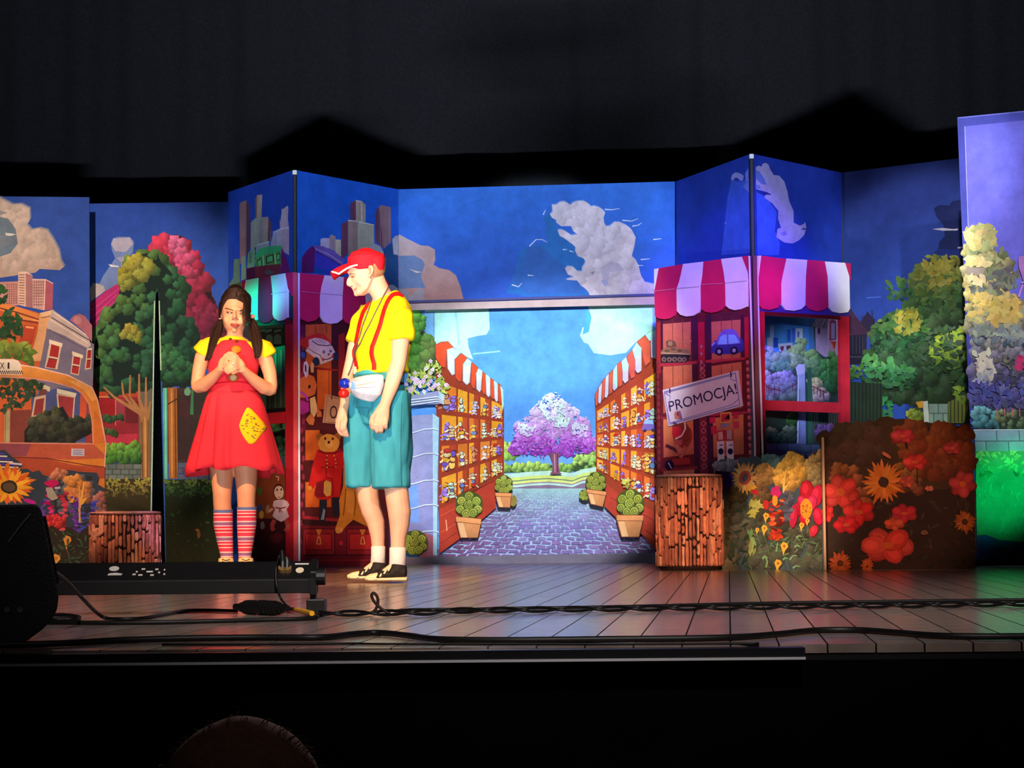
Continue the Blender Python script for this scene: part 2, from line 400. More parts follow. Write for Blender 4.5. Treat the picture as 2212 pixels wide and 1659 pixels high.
# ------------------------------------------------------------------ stage
YF = 5.12                                            # front edge of the boards
DIRB = Vector((math.sin(math.radians(6.02)), math.cos(math.radians(6.02)), 0)); PERP = Vector((DIRB.y, -DIRB.x, 0))
def floor_mat():
    M = bpy.data.materials.new('worn_stage_board'); M.use_nodes = True; N = M.node_tree.nodes; L = M.node_tree.links
    b = N['Principled BSDF']; tc = N.new('ShaderNodeTexCoord'); oi = N.new('ShaderNodeObjectInfo')
    mp = N.new('ShaderNodeMapping'); mp.inputs['Scale'].default_value = (1.2, 9, 1); mp.inputs['Rotation'].default_value = (0, 0, math.radians(-6))
    n = N.new('ShaderNodeTexNoise'); n.inputs['Scale'].default_value = 5; n.inputs['Detail'].default_value = 6
    L.new(tc.outputs['Object'], mp.inputs[0]); L.new(mp.outputs[0], n.inputs['Vector'])
    cr = N.new('ShaderNodeValToRGB'); cr.color_ramp.elements[0].position = .35; cr.color_ramp.elements[1].position = .72
    cr.color_ramp.elements[0].color = lin((118, 102, 94)) + (1,); cr.color_ramp.elements[1].color = lin((164, 148, 138)) + (1,)
    L.new(n.outputs[0], cr.inputs[0])
    mr = N.new('ShaderNodeMapRange'); mr.inputs[3].default_value = .8; mr.inputs[4].default_value = 1.15; L.new(oi.outputs['Random'], mr.inputs[0])
    mx = N.new('ShaderNodeMix'); mx.data_type = 'RGBA'; mx.blend_type = 'MULTIPLY'; mx.inputs[0].default_value = 1
    L.new(cr.outputs[0], mx.inputs[6]); L.new(mr.outputs[0], mx.inputs[7]); L.new(mx.outputs[2], b.inputs['Base Color'])
    r = N.new('ShaderNodeMapRange'); r.inputs[3].default_value = .13; r.inputs[4].default_value = .27; L.new(n.outputs[0], r.inputs[0]); L.new(r.outputs[0], b.inputs['Roughness'])
    b.inputs['Specular IOR Level'].default_value = .5
    n2 = N.new('ShaderNodeTexNoise'); n2.inputs['Scale'].default_value = 26; n2.inputs['Detail'].default_value = 5; L.new(tc.outputs['Object'], n2.inputs['Vector'])
    bp = N.new('ShaderNodeBump'); bp.inputs['Strength'].default_value = .10; bp.inputs['Distance'].default_value = .004
    L.new(n2.outputs[0], bp.inputs['Height']); L.new(bp.outputs[0], b.inputs['Normal'])
    return M
FM = floor_mat()
V, F = box_vf((0, (YF + 20) / 2 + .002, -.06), 16, 20 - YF - .004, .07)
floor = tag(mk('floor', V, F, mat('subfloor', (9, 8, 8), .8)), kind='structure')
BW = .1205; random.seed(3)
for i in range(-57, 27):
    q0, q1 = i * BW + .0022, (i + 1) * BW - .0022
    def sy(q, Y): return (Y + q * math.sin(math.radians(6.02))) / math.cos(math.radians(6.02))   # distance along the board where world y = Y
    cuts = [None, U(7.2, 9.8), U(11.5, 14.5), None]
    for a, b in zip(cuts[:-1], cuts[1:]):
        s0 = [sy(q0, YF), sy(q1, YF)] if a is None else [a + .001, a + .001]
        s1 = [sy(q0, 19.5), sy(q1, 19.5)] if b is None else [b - .001, b - .001]
        T = [PERP * q0 + DIRB * s0[0], PERP * q1 + DIRB * s0[1], PERP * q1 + DIRB * s1[1], PERP * q0 + DIRB * s1[0]]
        dz = U(-.0006, 0); T = [p + Vector((0, 0, dz)) for p in T]
        V, F = extrude_poly(T[::-1], Vector((0, 0, -.022))); mk('floor_board', V, F, FM, floor)
BLK = mat('black_paint', (12, 12, 14), .55, noise=.25, nscale=20)
V, F = box_vf((0, YF + .3, -.62), 16, .6, 1.16); tag(mk('trim_2', V, F, mat('black_fascia', (8, 7, 9), .95, spec=.02, noise=.3, nscale=8)), kind='structure')
V, F = box_vf((0, 1.5, -1.25), 16, 12, .06); tag(mk('floor_hall', V, F, mat('hall_carpet', (14, 12, 13), .95, spec=.02, noise=.4, nscale=60)), kind='structure')
# dark metal edging along the stage lip, ending short of the right side
xe = Q(1735, 1400, YF - .03).x
V, F = box_vf(((xe - 3.2) / 2, YF - .035, -.018), xe + 3.2, .06, .026); e = mk('trim_1', V, F, mat('edging_dark', (22, 22, 26), .35, spec=.5)); tag(e, kind='structure')
V, F = box_vf(((xe - 3.2) / 2, YF - .069, -.0305), xe + 3.2, .006, .0062); mk('lip', V, F, mat('edging_alu', (226, 226, 230), .4, metal=.2), e, label='thin bare aluminium lip')

HB_ = mat('house_black', (9, 9, 10), .9)
for n_, c_, d_ in (('wall_back', (0, 20.1, 3.3), (16, .2, 9.2)), ('wall_left', (-8.1, 7.5, 3.3), (.2, 25, 9.2)), ('wall_right', (8.1, 7.5, 3.3), (.2, 25, 9.2)), ('ceiling', (0, 7.5, 8.0), (16.4, 25.4, .2))):
    V, F = box_vf(c_, *d_); tag(mk(n_, V, F, HB_), kind='structure')
# black drape behind everything
V, F = [], []; random.seed(5); nx = 420; x0, x1 = -7.5, 7.5; ph = [U(0, 6) for _ in range(6)]
for j, z in enumerate((0.0, 1.5, 3, 4.5, 6, 7.5)):
    for i in range(nx + 1):
        x = x0 + (x1 - x0) * i / nx
        y = 18.6 - x * .1 + (.035 * math.sin(x * 5 + ph[0]) + .02 * math.sin(x * 11 + ph[1] + .3 * z) + .012 * math.sin(x * 23 + ph[2])) * (1 - .05 * z)
        V.append((x, y, z))
for j in range(5):
    for i in range(nx): a = j * (nx + 1) + i; F.append((a, a + 1, a + nx + 2, a + nx + 1))
cur = mk('stage_curtain', V, F, mat('black_velour', (84, 88, 100), .95, spec=.05, noise=.2, nscale=40), smooth=True)
tag(cur, 'black velour drape with soft folds filling the back of the stage', 'curtain')

# ------------------------------------------------------------------ scenery flats, back row
random.seed(11)
PI = math.pi
def flat_thing(name, label, cat, tl, Yl, tr, Yr, group=None):
    a = Q(tl[0], tl[1], Yl); b = Q(tr[0], tr[1], Yr); r = thing(name, label, cat, ((a.x + b.x) / 2, (a.y + b.y) / 2, 0), group)
    return Flat(r, tl, Yl, tr, Yr)
DG = (30, 45, 28)
# --- far left flat (A): sky, tower blocks, orange and grey house
fA = flat_thing('scenery_flat', 'far left painted flat with tan cloud, pink tower block and orange corner house', 'stage flat', (-70, 423.5), 16.66, (193, 426), 16.77)
fA.board('canvas')
fA.clip_sky((36, 66, 142), (48, 84, 158), [(-70, 423.5), (193, 426), (196, 1217), (-70, 1217)])
fA.start('painted_cloud'); CL = L1((-300, 100), (0, 118), (50, 150), (120, 185), (200, 180), (280, 220), (285, 330), (250, 370), (300, 425), (380, 410), (450, 430), (520, 540), (560, 620), (580, 720), (612, 780), (570, 812), (380, 800), (340, 835), (0, 885), (-300, 890))
fA.poly([(x + 3, y - 3) for x, y in CL], (120, 122, 140)).poly(CL, (186, 160, 146), (176, 142, 122))
fA.lumps([((x - 60) * .93 + 60, (y - 510) * .93 + 510) for x, y in CL if x > -20], 60, 17, [(190, 164, 148), (180, 148, 130)], con=.12, clip=True, k=3)
fA.poly(L1((-20, 300), (80, 320), (150, 420), (170, 560), (100, 650), (-20, 690)), (98, 108, 118)).blob(8, 520, 20, 12, (110, 114, 122))
fA.poly(L1((50, 455), (110, 462), (155, 470), (100, 486), (55, 480)), (205, 190, 178)).poly(L1((0, 240), (70, 262), (60, 272), (0, 285)), (140, 130, 128)); fA.end()
fA.start('painted_tower_block')
fA.poly(L1((-300, 940), (175, 918), (175, 1150), (-300, 1110)), (196, 132, 116)).poly(L1((310, 900), (437, 902), (422, 1197), (310, 1172)), (200, 148, 130)).poly(L1((437, 902), (508, 940), (502, 1188), (422, 1197)), (168, 78, 88))
fA.poly(L1((175, 830), (245, 836), (246, 1162), (175, 1142)), (222, 176, 150)).poly(L1((245, 836), (312, 862), (312, 1172), (246, 1162)), (166, 104, 100)).poly(L1((178, 826), (250, 826), (312, 862), (245, 842)), (230, 190, 165))
for r in range(9):
    for c in range(5): fA.poly(L1((60 + c * 22, 945 + r * 22), (74 + c * 22, 944 + r * 22), (74 + c * 22, 957 + r * 22), (60 + c * 22, 958 + r * 22)), (136, 80, 78))
    for c in range(5): fA.poly(L1((320 + c * 22, 918 + r * 27), (334 + c * 22, 918 + r * 27), (333 + c * 22, 934 + r * 27), (320 + c * 22, 934 + r * 27)), (146, 92, 88))
for r in range(12): fA.poly(L1((182, 850 + r * 25), (236, 853 + r * 25), (236, 864 + r * 25), (182, 861 + r * 25)), (160, 108, 92))
fA.line(L1((433, 902), (420, 1195)), 2, (235, 190, 170)).line(L1((310, 900), (437, 902), (508, 940)), 1.6, (238, 196, 176)); fA.end()
fA.start('painted_orange_house')
fA.poly(L1((-300, 1090), (0, 1115), (130, 1150), (385, 1225), (385, 2700), (-300, 2700)), (196, 84, 36))
fA.poly(L1((-20, 1120), (130, 1150), (385, 1235), (390, 1300), (160, 1250), (-20, 1190)), (222, 122, 56)).line(L1((0, 1175), (160, 1215), (390, 1290)), 3, (120, 45, 25)).line(L1((160, 1262), (420, 1305)), 4, (235, 140, 70)).line(L1((170, 1285), (410, 1325)), 3, (120, 45, 25))
fA.poly(L1((230, 1335), (350, 1350), (300, 1560), (170, 1540)), (178, 58, 30)).line(L1((245, 1355), (325, 1365)), 4, (236, 150, 80))
fA.poly(L1((380, 1228), (508, 1192), (522, 1285), (452, 1345), (400, 1680), (285, 1680), (360, 1400)), (218, 150, 98)).poly(L1((380, 1222), (512, 1190), (520, 1240), (400, 1268)), (228, 172, 126)).line(L1((392, 1268), (520, 1242)), 2.4, (150, 90, 60)); fA.end()
fA.start('painted_grey_house')
fA.poly(L1((465, 1300), (845, 1490), (900, 1520)) + L2((870, 1000), (300, 1000), (380, 220)), (112, 96, 110)).poly(L2((300, 520), (560, 430), (860, 460), (880, 950), (300, 950)), (70, 72, 112))
fA.poly(L1((505, 1190), (560, 1230), (700, 1330), (840, 1440), (870, 1530), (840, 1560), (620, 1440), (450, 1370), (450, 1330)), (188, 156, 140)).line(L1((490, 1262), (650, 1360), (850, 1480)), 2.5, (92, 74, 84)).line(L1((480, 1285), (640, 1385), (845, 1510)), 1.6, (225, 195, 175)).line(L1((510, 1215), (700, 1340), (835, 1440)), 1.6, (226, 198, 180)).line(L1((470, 1380), (640, 1475), (850, 1590)), 2.2, (96, 76, 86))
fA.poly(L1((670, 1290), (700, 1250), (760, 1228), (810, 1250), (880, 1340), (880, 1500), (800, 1400)), (170, 92, 98)).blob(168, 692, 9, 9, (190, 120, 120))
for q in (L2((478, -20), (592, 12), (548, 258), (428, 240)), L2((695, 118), (778, 140), (752, 315), (674, 295)), L2((830, 60), (880, 50), (870, 250), (812, 260))): fA.poly(q, (206, 172, 140))
for q in (L2((494, -5), (572, 22), (554, 146), (472, 128)), L2((466, 150), (548, 164), (528, 250), (440, 234)), L2((706, 136), (768, 150), (760, 216), (696, 202)), L2((692, 222), (758, 234), (746, 304), (682, 288)), L2((838, 80), (874, 76), (868, 150), (832, 152)), L2((832, 168), (868, 168), (862, 240), (820, 248))): fA.poly(q, (160, 34, 30)); fA.line([q[0], q[1]], 2, (92, 14, 18))
fA.poly(L2((470, -30), (600, 8), (592, 45), (470, 8)), (222, 190, 156)).poly(L2((690, 82), (795, 120), (790, 152), (690, 116)), (222, 190, 156))
fA.poly(L2((545, 440), (732, 485), (722, 522), (545, 485)), (206, 184, 150)).poly(L2((540, 490), (720, 520), (700, 750), (560, 730)), (196, 160, 126)).poly(L2((556, 502), (706, 528), (690, 745), (575, 730)), (148, 44, 44))
fA.poly(L2((350, 380), (480, 425), (475, 470), (350, 430)), (200, 176, 140)).poly(L2((330, 520), (440, 500), (430, 690), (300, 720)), (196, 150, 112)).poly(L2((345, 545), (424, 530), (408, 680), (318, 700)), (132, 44, 40)).poly(L2((380, 440), (450, 450), (440, 500), (370, 500)), (112, 52, 40))
fA.poly(L2((100, 650), (300, 640), (290, 955), (95, 955)), (122, 52, 38)).poly(L2((770, 480), (830, 500), (820, 740), (760, 740)), (196, 74, 34)).poly(L2((880, 430), (880, 960), (820, 960), (830, 480)), (150, 50, 40)); fA.end()
fA.start('painted_bushes')
fA.lumps(L2((230, 850), (330, 720), (480, 650), (600, 610), (670, 730), (870, 720), (880, 870), (700, 960), (230, 960)), 62, 9, [(84, 76, 48), (50, 48, 30), (36, 32, 20)]); fA.poly(L2((45, 640), (97, 650), (92, 960), (40, 960)), (170, 142, 96)).line(L2((55, 650), (50, 950)), 1.5, (120, 96, 60))
fA.leaves(L2((0, 330), (330, 340), (410, 430), (330, 540), (100, 650), (0, 650)), 90, 9, [(50, 66, 34), (34, 50, 28), (58, 70, 40)]); fA.end()
fA.start('painted_foliage')
fA.leaves(L1((-90, 960), (50, 962), (62, 1100), (0, 1135), (-90, 1135)), 26, 9, [(40, 90, 30), (24, 50, 22)])
fA.leaves(L1((0, 1220), (130, 1170), (225, 1380), (150, 1500), (60, 1480), (0, 1500)), 60, 9, [(38, 78, 34), (26, 52, 24)])
fA.leaves(L1((0, 1500), (150, 1480), (335, 1560), (300, 1680)) + L2((340, 210), (200, 200), (0, 170)), 70, 10, [(150, 150, 50), (96, 110, 36), (66, 86, 32)]); fA.end()

# --- left flat (B) with the slit
fB = flat_thing('scenery_flat', 'left painted flat with green tree, red tree and a black slit down its middle', 'stage flat', (186, 440), 17.13, (494, 436), 17.1)
fB.board('canvas', [(186, 440), (186, 1217), (326, 1217), (336, 640), (339, 622), (343, 640), (358, 1217), (496, 1217), (494, 436)])
fB.hole = [(325, 1230), (335.5, 640), (339, 622), (343.5, 640), (359, 1230)]
fB.start('painted_sky'); sk = lambda a, b: jit(mixc((34, 66, 150), (52, 96, 172), b), 2)
fB.grid([(186, 440), (338, 438), (338, 622), (186, 622)], 4, 4, lambda a, b: sk(a, b * .4)); fB.grid([(338, 438), (494, 436), (494, 622), (340, 622)], 4, 4, lambda a, b: sk(a, b * .4))
fB.grid([(186, 622), (336, 622), (327, 1217), (186, 1217)], 2, 4, lambda a, b: sk(a, .4 + b * .6)); fB.grid([(342, 622), (494, 622), (496, 1217), (357, 1217)], 2, 4, lambda a, b: sk(a, .4 + b * .6)); fB.end()
fB.start('painted_cloud')
fB.poly(L1((1060, 560), (1080, 510), (1130, 492), (1240, 495), (1282, 540), (1270, 640), (1225, 700), (1230, 800), (1190, 860), (1180, 960), (1000, 1010), (900, 1080), (855, 1130), (855, 990), (890, 935), (950, 940), (990, 860), (1060, 760), (1100, 700), (1070, 620)), (112, 128, 172)).poly(L1((1062, 560), (1085, 510), (1240, 500), (1275, 560), (1200, 640), (1100, 630)), (172, 160, 176)).poly(L1((1110, 690), (1210, 680), (1230, 760), (1190, 860), (1150, 830), (1160, 740)), (160, 152, 176)).poly(L1((860, 980), (900, 935), (990, 960), (1005, 1010), (870, 1110)), (180, 160, 158)).poly(L1((1035, 755), (1130, 770), (1140, 785), (1060, 780)), (214, 204, 205)); fB.end()
fB.start('painted_magenta_house'); fB.poly(L1((838, 1150), (1000, 1020), (1140, 930), (1170, 1080), (1080, 1320), (940, 1480), (895, 1500), (870, 1290)), (186, 40, 104), (150, 30, 84))
for i in range(5): fB.line(L1((870 + i * 14, 1200 + i * 62), (1140 - i * 26, 985 + i * 62)), 1.5, (214, 70, 136))
fB.end()
fB.start('painted_red_tree'); rt = L1((1462, 625), (1500, 505), (1560, 468), (1620, 490), (1690, 472), (1780, 505), (1790, 600), (1850, 640), (1888, 735), (1875, 800), (1930, 905), (2010, 945), (2030, 1060), (2060, 1110), (2170, 1500), (2100, 1700), (1750, 1690), (1600, 1200), (1500, 800))
fB.poly(rt, (96, 28, 48)); fB.lumps(rt, 120, 19, [(180, 44, 60), (176, 50, 80), (136, 34, 58), (100, 28, 50), (62, 22, 36)], d=(.15, 1), k=6, con=.5); fB.lumps(L1((1600, 500), (1760, 520), (1780, 640), (1900, 900), (1800, 900), (1650, 620)), 22, 11, [(200, 92, 130), (178, 60, 92)]); fB.end()
fB.start('painted_red_houses')
fB.poly(L2((880, 300), (1330, 330), (1330, 1000), (1000, 1000), (880, 700)), (142, 34, 42)).poly(L2((940, 420), (1320, 440), (1320, 520), (940, 520)), (184, 62, 34)).line(L2((940, 520), (1100, 516)), 3, (216, 130, 70)).poly(L2((945, 545), (1100, 530), (1100, 780), (960, 780)), (150, 22, 28)).line(L2((1105, 450), (1105, 790)), 2, (205, 110, 66)).poly(L2((1110, 540), (1190, 540), (1190, 760), (1110, 760)), (150, 50, 62)).poly(L2((1200, 560), (1320, 560), (1320, 770), (1200, 770)), (104, 26, 30)).poly(L2((1010, 880), (1310, 870), (1310, 985), (1020, 985)), (186, 46, 62))
fB.poly([(356, 838), (418, 838), (418, 1000), (360, 1000)], (66, 42, 38)); fB.poly([(300, 838), (331, 838), (328, 1036), (300, 1036)], (104, 92, 76)).poly(L2((1690, 500), (1840, 500), (1850, 1120), (1690, 1120)), (56, 34, 32)).poly(L2((1830, 450), (1925, 450), (1880, 690), (1815, 690)), (60, 120, 76)).blob(405, 846, 7, 9, (104, 150, 110)).poly(L2((1720, 540), (1815, 560), (1800, 720), (1715, 700)), (70, 36, 34))
fB.poly([(418, 838), (496, 838), (496, 1000), (418, 1000)], (48, 40, 34)); fB.end()
fB.start('painted_green_tree'); gt = L1((1362, 652), (1500, 640), (1545, 740), (1700, 900), (1740, 1100), (1760, 1300), (1850, 1480)) + L2((1850, 200), (1830, 340), (1700, 400), (1500, 370), (1080, 425), (930, 375), (890, 300), (880, 0)) + L1((880, 1600), (935, 1400), (1030, 1330), (1035, 1200), (1130, 1090), (1150, 900), (1200, 820), (1270, 695))
SLIT = [(326, 1217), (336, 640), (339, 622), (343, 640), (358, 1217)]
def noslit(P): return [p for p in P]
gl = [p for p in gt]
fB.lumps(gt, 110, 25, [(134, 122, 44), (84, 106, 46), (44, 84, 50), (30, 66, 46), (24, 52, 40)], d=(.8, .6), k=6, con=.5)
fB.lumps(gt, 120, 11, [(146, 134, 48), (84, 110, 48), (48, 92, 56), (34, 74, 50), (26, 56, 42)], d=(.8, .6), k=5, con=.4)
fB.lumps(L2((1470, 60), (1560, 10), (1850, 200), (1830, 330), (1700, 395), (1560, 370)), 46, 10, [(62, 110, 60), (34, 76, 50)]); fB.lumps(L1((1160, 830), (1270, 700), (1400, 670), (1440, 800), (1300, 960), (1170, 1000)), 40, 11, [(166, 142, 52), (110, 124, 46)]); fB.lumps(L1((1140, 1440), (1220, 1350), (1340, 1380), (1330, 1490)), 14, 9, [(160, 134, 50), (112, 120, 44)]); fB.end()
fB.start('painted_trunks')
fB.poly(L2((1330, 640), (1440, 640), (1420, 760), (1425, 1290), (1350, 1300), (1345, 780)), (166, 108, 54)).line(L2((1385, 700), (1392, 1290)), 3, (206, 146, 78)).line(L2((1355, 760), (1365, 1290)), 2.4, (106, 62, 30)).line(L2((1415, 740), (1412, 1290)), 2, (106, 62, 30))
for P in (((990, 425), (1090, 520), (1200, 590), (1350, 680)), ((1165, 380), (1180, 500), (1260, 600), (1360, 700)), ((1245, 310), (1240, 520), (1300, 600), (1370, 720)), ((1330, 300), (1330, 540), (1370, 660)), ((1395, 330), (1395, 600), (1390, 700)), ((1440, 560), (1420, 650), (1400, 720))): fB.line(L2(*P), 3, (170, 112, 66), 9)
fB.poly(L2((1605, 430), (1690, 430), (1700, 1300), (1615, 1300)), (164, 96, 40)).line(L2((1640, 440), (1645, 1290)), 4, (206, 130, 58)).line(L2((1672, 440), (1682, 1290)), 3, (110, 58, 24)).line(L2((1570, 610), (1690, 540), (1740, 470)), 2.5, (60, 34, 22)); fB.end()
fB.start('painted_hedge')
fB.lumps(L2((990, 700), (1190, 690), (1180, 740), (1000, 750)), 14, 6, [(56, 84, 44), (40, 60, 34)]); fB.lumps(L2((1000, 810), (1120, 860), (1110, 900), (1010, 880)), 10, 6, [(70, 96, 40), (50, 70, 34)])
fB.lumps(L2((1010, 975), (1330, 960), (1340, 1150), (1010, 1150)), 75, 7, [(128, 160, 52), (84, 132, 46), (40, 74, 34)])
bricks(fB, L2((880, 1160), (1350, 1160), (1350, 1312), (880, 1312)), 3, 6, (104, 108, 96), .8); bricks(fB, L2((1700, 1145), (2190, 1145), (2190, 1312), (1700, 1312)), 3, 5, (84, 86, 112), .8)
fB.poly(L2((860, 1310), (1450, 1300), (1440, 2200), (860, 2200)), (58, 46, 18), (38, 32, 14)); fB.poly(L2((1575, 1310), (2200, 1310), (2200, 2200), (1590, 2200)), (34, 46, 22), (34, 36, 18))
fB.leaves(L2((880, 1310), (1445, 1300), (1445, 1480), (880, 1480)), 150, 5.5, [(156, 140, 46), (116, 100, 40), (60, 48, 20)], asp=.45); fB.leaves(L2((1580, 1310), (2190, 1310), (2190, 1480), (1580, 1480)), 150, 5.5, [(106, 120, 46), (56, 92, 40), (40, 60, 28)], asp=.45)
fB.leaves(L3((1650, 250), (1990, 250), (1990, 760), (1600, 760)), 26, 5, [(50, 80, 40), (40, 46, 26)]); fB.blob(430, 1155, 4, 9, (130, 80, 50)); fB.blob(427, 1145, 5, 3, (150, 90, 56)); fB.end()
fB.start('slit_hem', 'pale hem along the slit'); fB.line([(334.5, 650), (332, 800), (329, 1000), (325, 1217)], 2.4, (190, 214, 170)).line([(344.5, 650), (348, 800), (352, 1000), (359.5, 1217)], 2.4, (190, 214, 170)).line([(335, 650), (337, 625), (341, 625), (344, 650)], 2, (200, 220, 190)); fB.end()
fB.start('painted_green_strip'); fB.poly([(352, 838), (362, 838), (363, 1035), (355, 1035)], (90, 170, 140)).line([(358, 840), (359, 1033)], 1.6, (140, 216, 190)); fB.end()  # pale green upright strip with a paler line down it

# --- left folding screen
def screen(label, lw, rw):
    a = Q(lw[1][0], lw[1][1], lw[3]); r = thing('folding_screen', label, 'folding screen', (a.x, a.y, 0))
    l = Flat(r, lw[0], lw[2], lw[1], lw[3]); q = Flat(r, rw[0], rw[2], rw[1], rw[3]); l.board('wing'); q.board('wing')
    return r, l, q
rS, fSL, fSR = screen('left folding screen with painted skyscrapers behind the two actors', ((493, 415), (633, 367.5), 16.6, 15.62), ((641, 368), (860, 409), 15.6, 16.5))
def hinge_post(root, px, y0, Y, name='hinge_post'):
    p = Q(px, y0, Y); V, F = box_vf((p.x, p.y - .0, p.z / 2 - .02), .028, .03, p.z - .04); o = mk(name, V, F, BLK, root, label='black hinge post between the two wings'); bevel_mesh(o, .006)
    V, F = box_vf((p.x, p.y - .003, p.z - .022), .034, .036, .036); c = mk('cap', V, F, mat('pale_tape', (235, 232, 222), .5), o, label='pale taped end'); bevel_mesh(c, .006)
hinge_post(rS, 637, 367, 15.57)
def towers(f, T):
    for pts, c in T:
        f.poly(pts, c, tuple(v * .92 for v in c)); a, b, cc, d = bbox(pts)
        if cc - a > 8 and d - b > 25:
            for i in range(int((cc - a) / 5)): x = a + 3 + i * 5; sh_ = U(.8, 1.1); f.line([(x, b + 6), (x, d - 3)], 1.1, tuple(v * sh_ for v in c))
fSL.clip_sky((34, 72, 190), (38, 92, 205), [(493, 415), (633, 367.5), (637, 1217), (497, 1217)])
fSL.start('painted_skyscrapers')
towers(fSL, [(S1((250, 470), (290, 445), (330, 437), (326, 1140), (255, 1160)), (158, 120, 130)), (S1((330, 437), (372, 505), (372, 960), (326, 1080)), (98, 66, 92)), (S1((430, 415), (450, 378), (510, 368), (500, 640), (430, 645)), (188, 166, 164)), (S1((430, 415), (450, 378), (446, 640), (428, 645)), (136, 96, 110)),
  (S1((380, 690), (430, 640), (492, 625), (486, 930), (378, 1010)), (162, 168, 164)), (S1((495, 630), (580, 622), (572, 910), (490, 930)), (168, 152, 156)), (S1((580, 632), (622, 700), (616, 890), (572, 910)), (102, 74, 106)), (S1((735, 545), (795, 497), (806, 515), (802, 655), (718, 660)), (204, 184, 214)), (S1((708, 665), (800, 640), (815, 760), (815, 1060), (720, 1000)), (192, 166, 206)), (S1((640, 790), (722, 752), (722, 980), (590, 990)), (172, 172, 212)), (S1((440, 950), (590, 900), (590, 1000), (440, 1060)), (150, 160, 180))])
fSL.line(S1((450, 945), (590, 905)), 2, (200, 214, 220)).line(S1((718, 760), (815, 745)), 2.5, (220, 206, 236)).line(S1((640, 800), (718, 770)), 2, (196, 204, 230)); fSL.end()
fSL.start('painted_domed_building')
fSL.poly(S1((190, 1105), (250, 1100), (260, 1420), (150, 1420), (130, 1390), (180, 1320)), (104, 134, 116)).poly(S1((275, 1080), (320, 1070), (330, 1330), (270, 1350)), (128, 156, 132)).poly(S1((350, 1040), (410, 980), (430, 1000), (420, 1250), (330, 1350)), (120, 170, 130)).poly(S1((150, 1400), (330, 1340), (330, 1500), (150, 1500)), (80, 96, 78))
for i in range(6): fSL.poly(S1((360, 1040 + i * 20), (390, 1030 + i * 20), (390, 1040 + i * 20), (360, 1050 + i * 20)), (50, 84, 60))
fSL.poly(S1((430, 1065), (470, 990), (560, 962), (735, 948), (722, 1012), (540, 1055), (440, 1110)), (60, 176, 118)).poly(S1((420, 1110), (545, 1050), (722, 1015), (726, 1190), (560, 1170), (440, 1215)), (92, 150, 92))
for a in (((450, 1120), (500, 1085), (515, 1190), (455, 1205)), ((550, 1075), (640, 1045), (645, 1135), (555, 1160)), ((670, 1045), (715, 1035), (715, 1115), (672, 1125))): fSL.poly(S1(*a), (60, 60, 40)); b = [(x * .7 + sum(p[0] for p in S1(*a)) / 4 * .3, y * .7 + sum(p[1] for p in S1(*a)) / 4 * .3) for x, y in S1(*a)]; fSL.poly(b, (90, 190, 130))
fSL.line(S1((520, 1060), (530, 1200)), 3, (130, 220, 150)).line(S1((655, 1040), (665, 1160)), 3, (130, 220, 150)).poly(S1((730, 962), (800, 1130), (825, 1260), (725, 1260)), (126, 30, 126)).poly(S1((330, 1210), (430, 1190), (560, 1175), (720, 1160), (720, 1270), (330, 1345)), (124, 46, 70)).poly(S1((330, 1215), (430, 1200), (430, 1330), (330, 1345)), (78, 24, 66)).blob(582, 588, 10, 5, (92, 92, 108)); fSL.end()
fSL.start('painted_green_palace')
fSL.poly([(528, 690), (634, 690), (636, 900), (528, 900)], (70, 104, 84))
fSL.poly(W1((1330, 870), (1710, 870), (1710, 940), (1330, 960)), (120, 190, 140))
for x in (1370, 1475, 1625): fSL.poly(W1((x - 55, 985), (x + 55, 960), (x + 55, 1000), (x - 55, 1025)), (170, 224, 190))
fSL.poly(W1((1340, 1040), (1720, 1030), (1720, 1075), (1345, 1100)), (106, 110, 88))
for x, y in W1((1490, 1150), (1625, 1140)): fSL.blob(x, y - 4, 8, 9, (170, 230, 190), 14, .02); fSL.poly([(x - 8, y - 4), (x + 8, y - 4), (x + 8, y + 9), (x - 8, y + 9)], (170, 230, 190)); fSL.line([(x - 8, y + 11), (x + 8, y + 11)], 3, (24, 50, 40))
for x in (572, 584, 596, 608, 620, 631): fSL.line([(x, 756), (x, 880)], 4, (110, 140, 110)); fSL.line([(x + 3, 756), (x + 3, 880)], 2, (46, 64, 46))
fSL.poly(W2((1330, 480), (1440, 510), (1450, 760), (1400, 740), (1330, 560)), (160, 230, 180)).blob(604, 825, 6, 6, (90, 170, 120)); fSL.poly([(560, 900), (636, 900), (636, 1012), (560, 1012)], (40, 64, 46)); fSL.lumps([(570, 905), (634, 905), (634, 985), (580, 985)], 40, 7, [(110, 180, 110), (60, 120, 80), (40, 66, 56)]); fSL.poly([(560, 985), (637, 985), (637, 1030), (560, 1030)], (56, 84, 96)); fSL.end()
fSR.clip_sky((32, 92, 212), (34, 80, 190), [(641, 368), (860, 409), (862, 1217), (640, 1217)])
fSR.start('painted_skyscrapers')
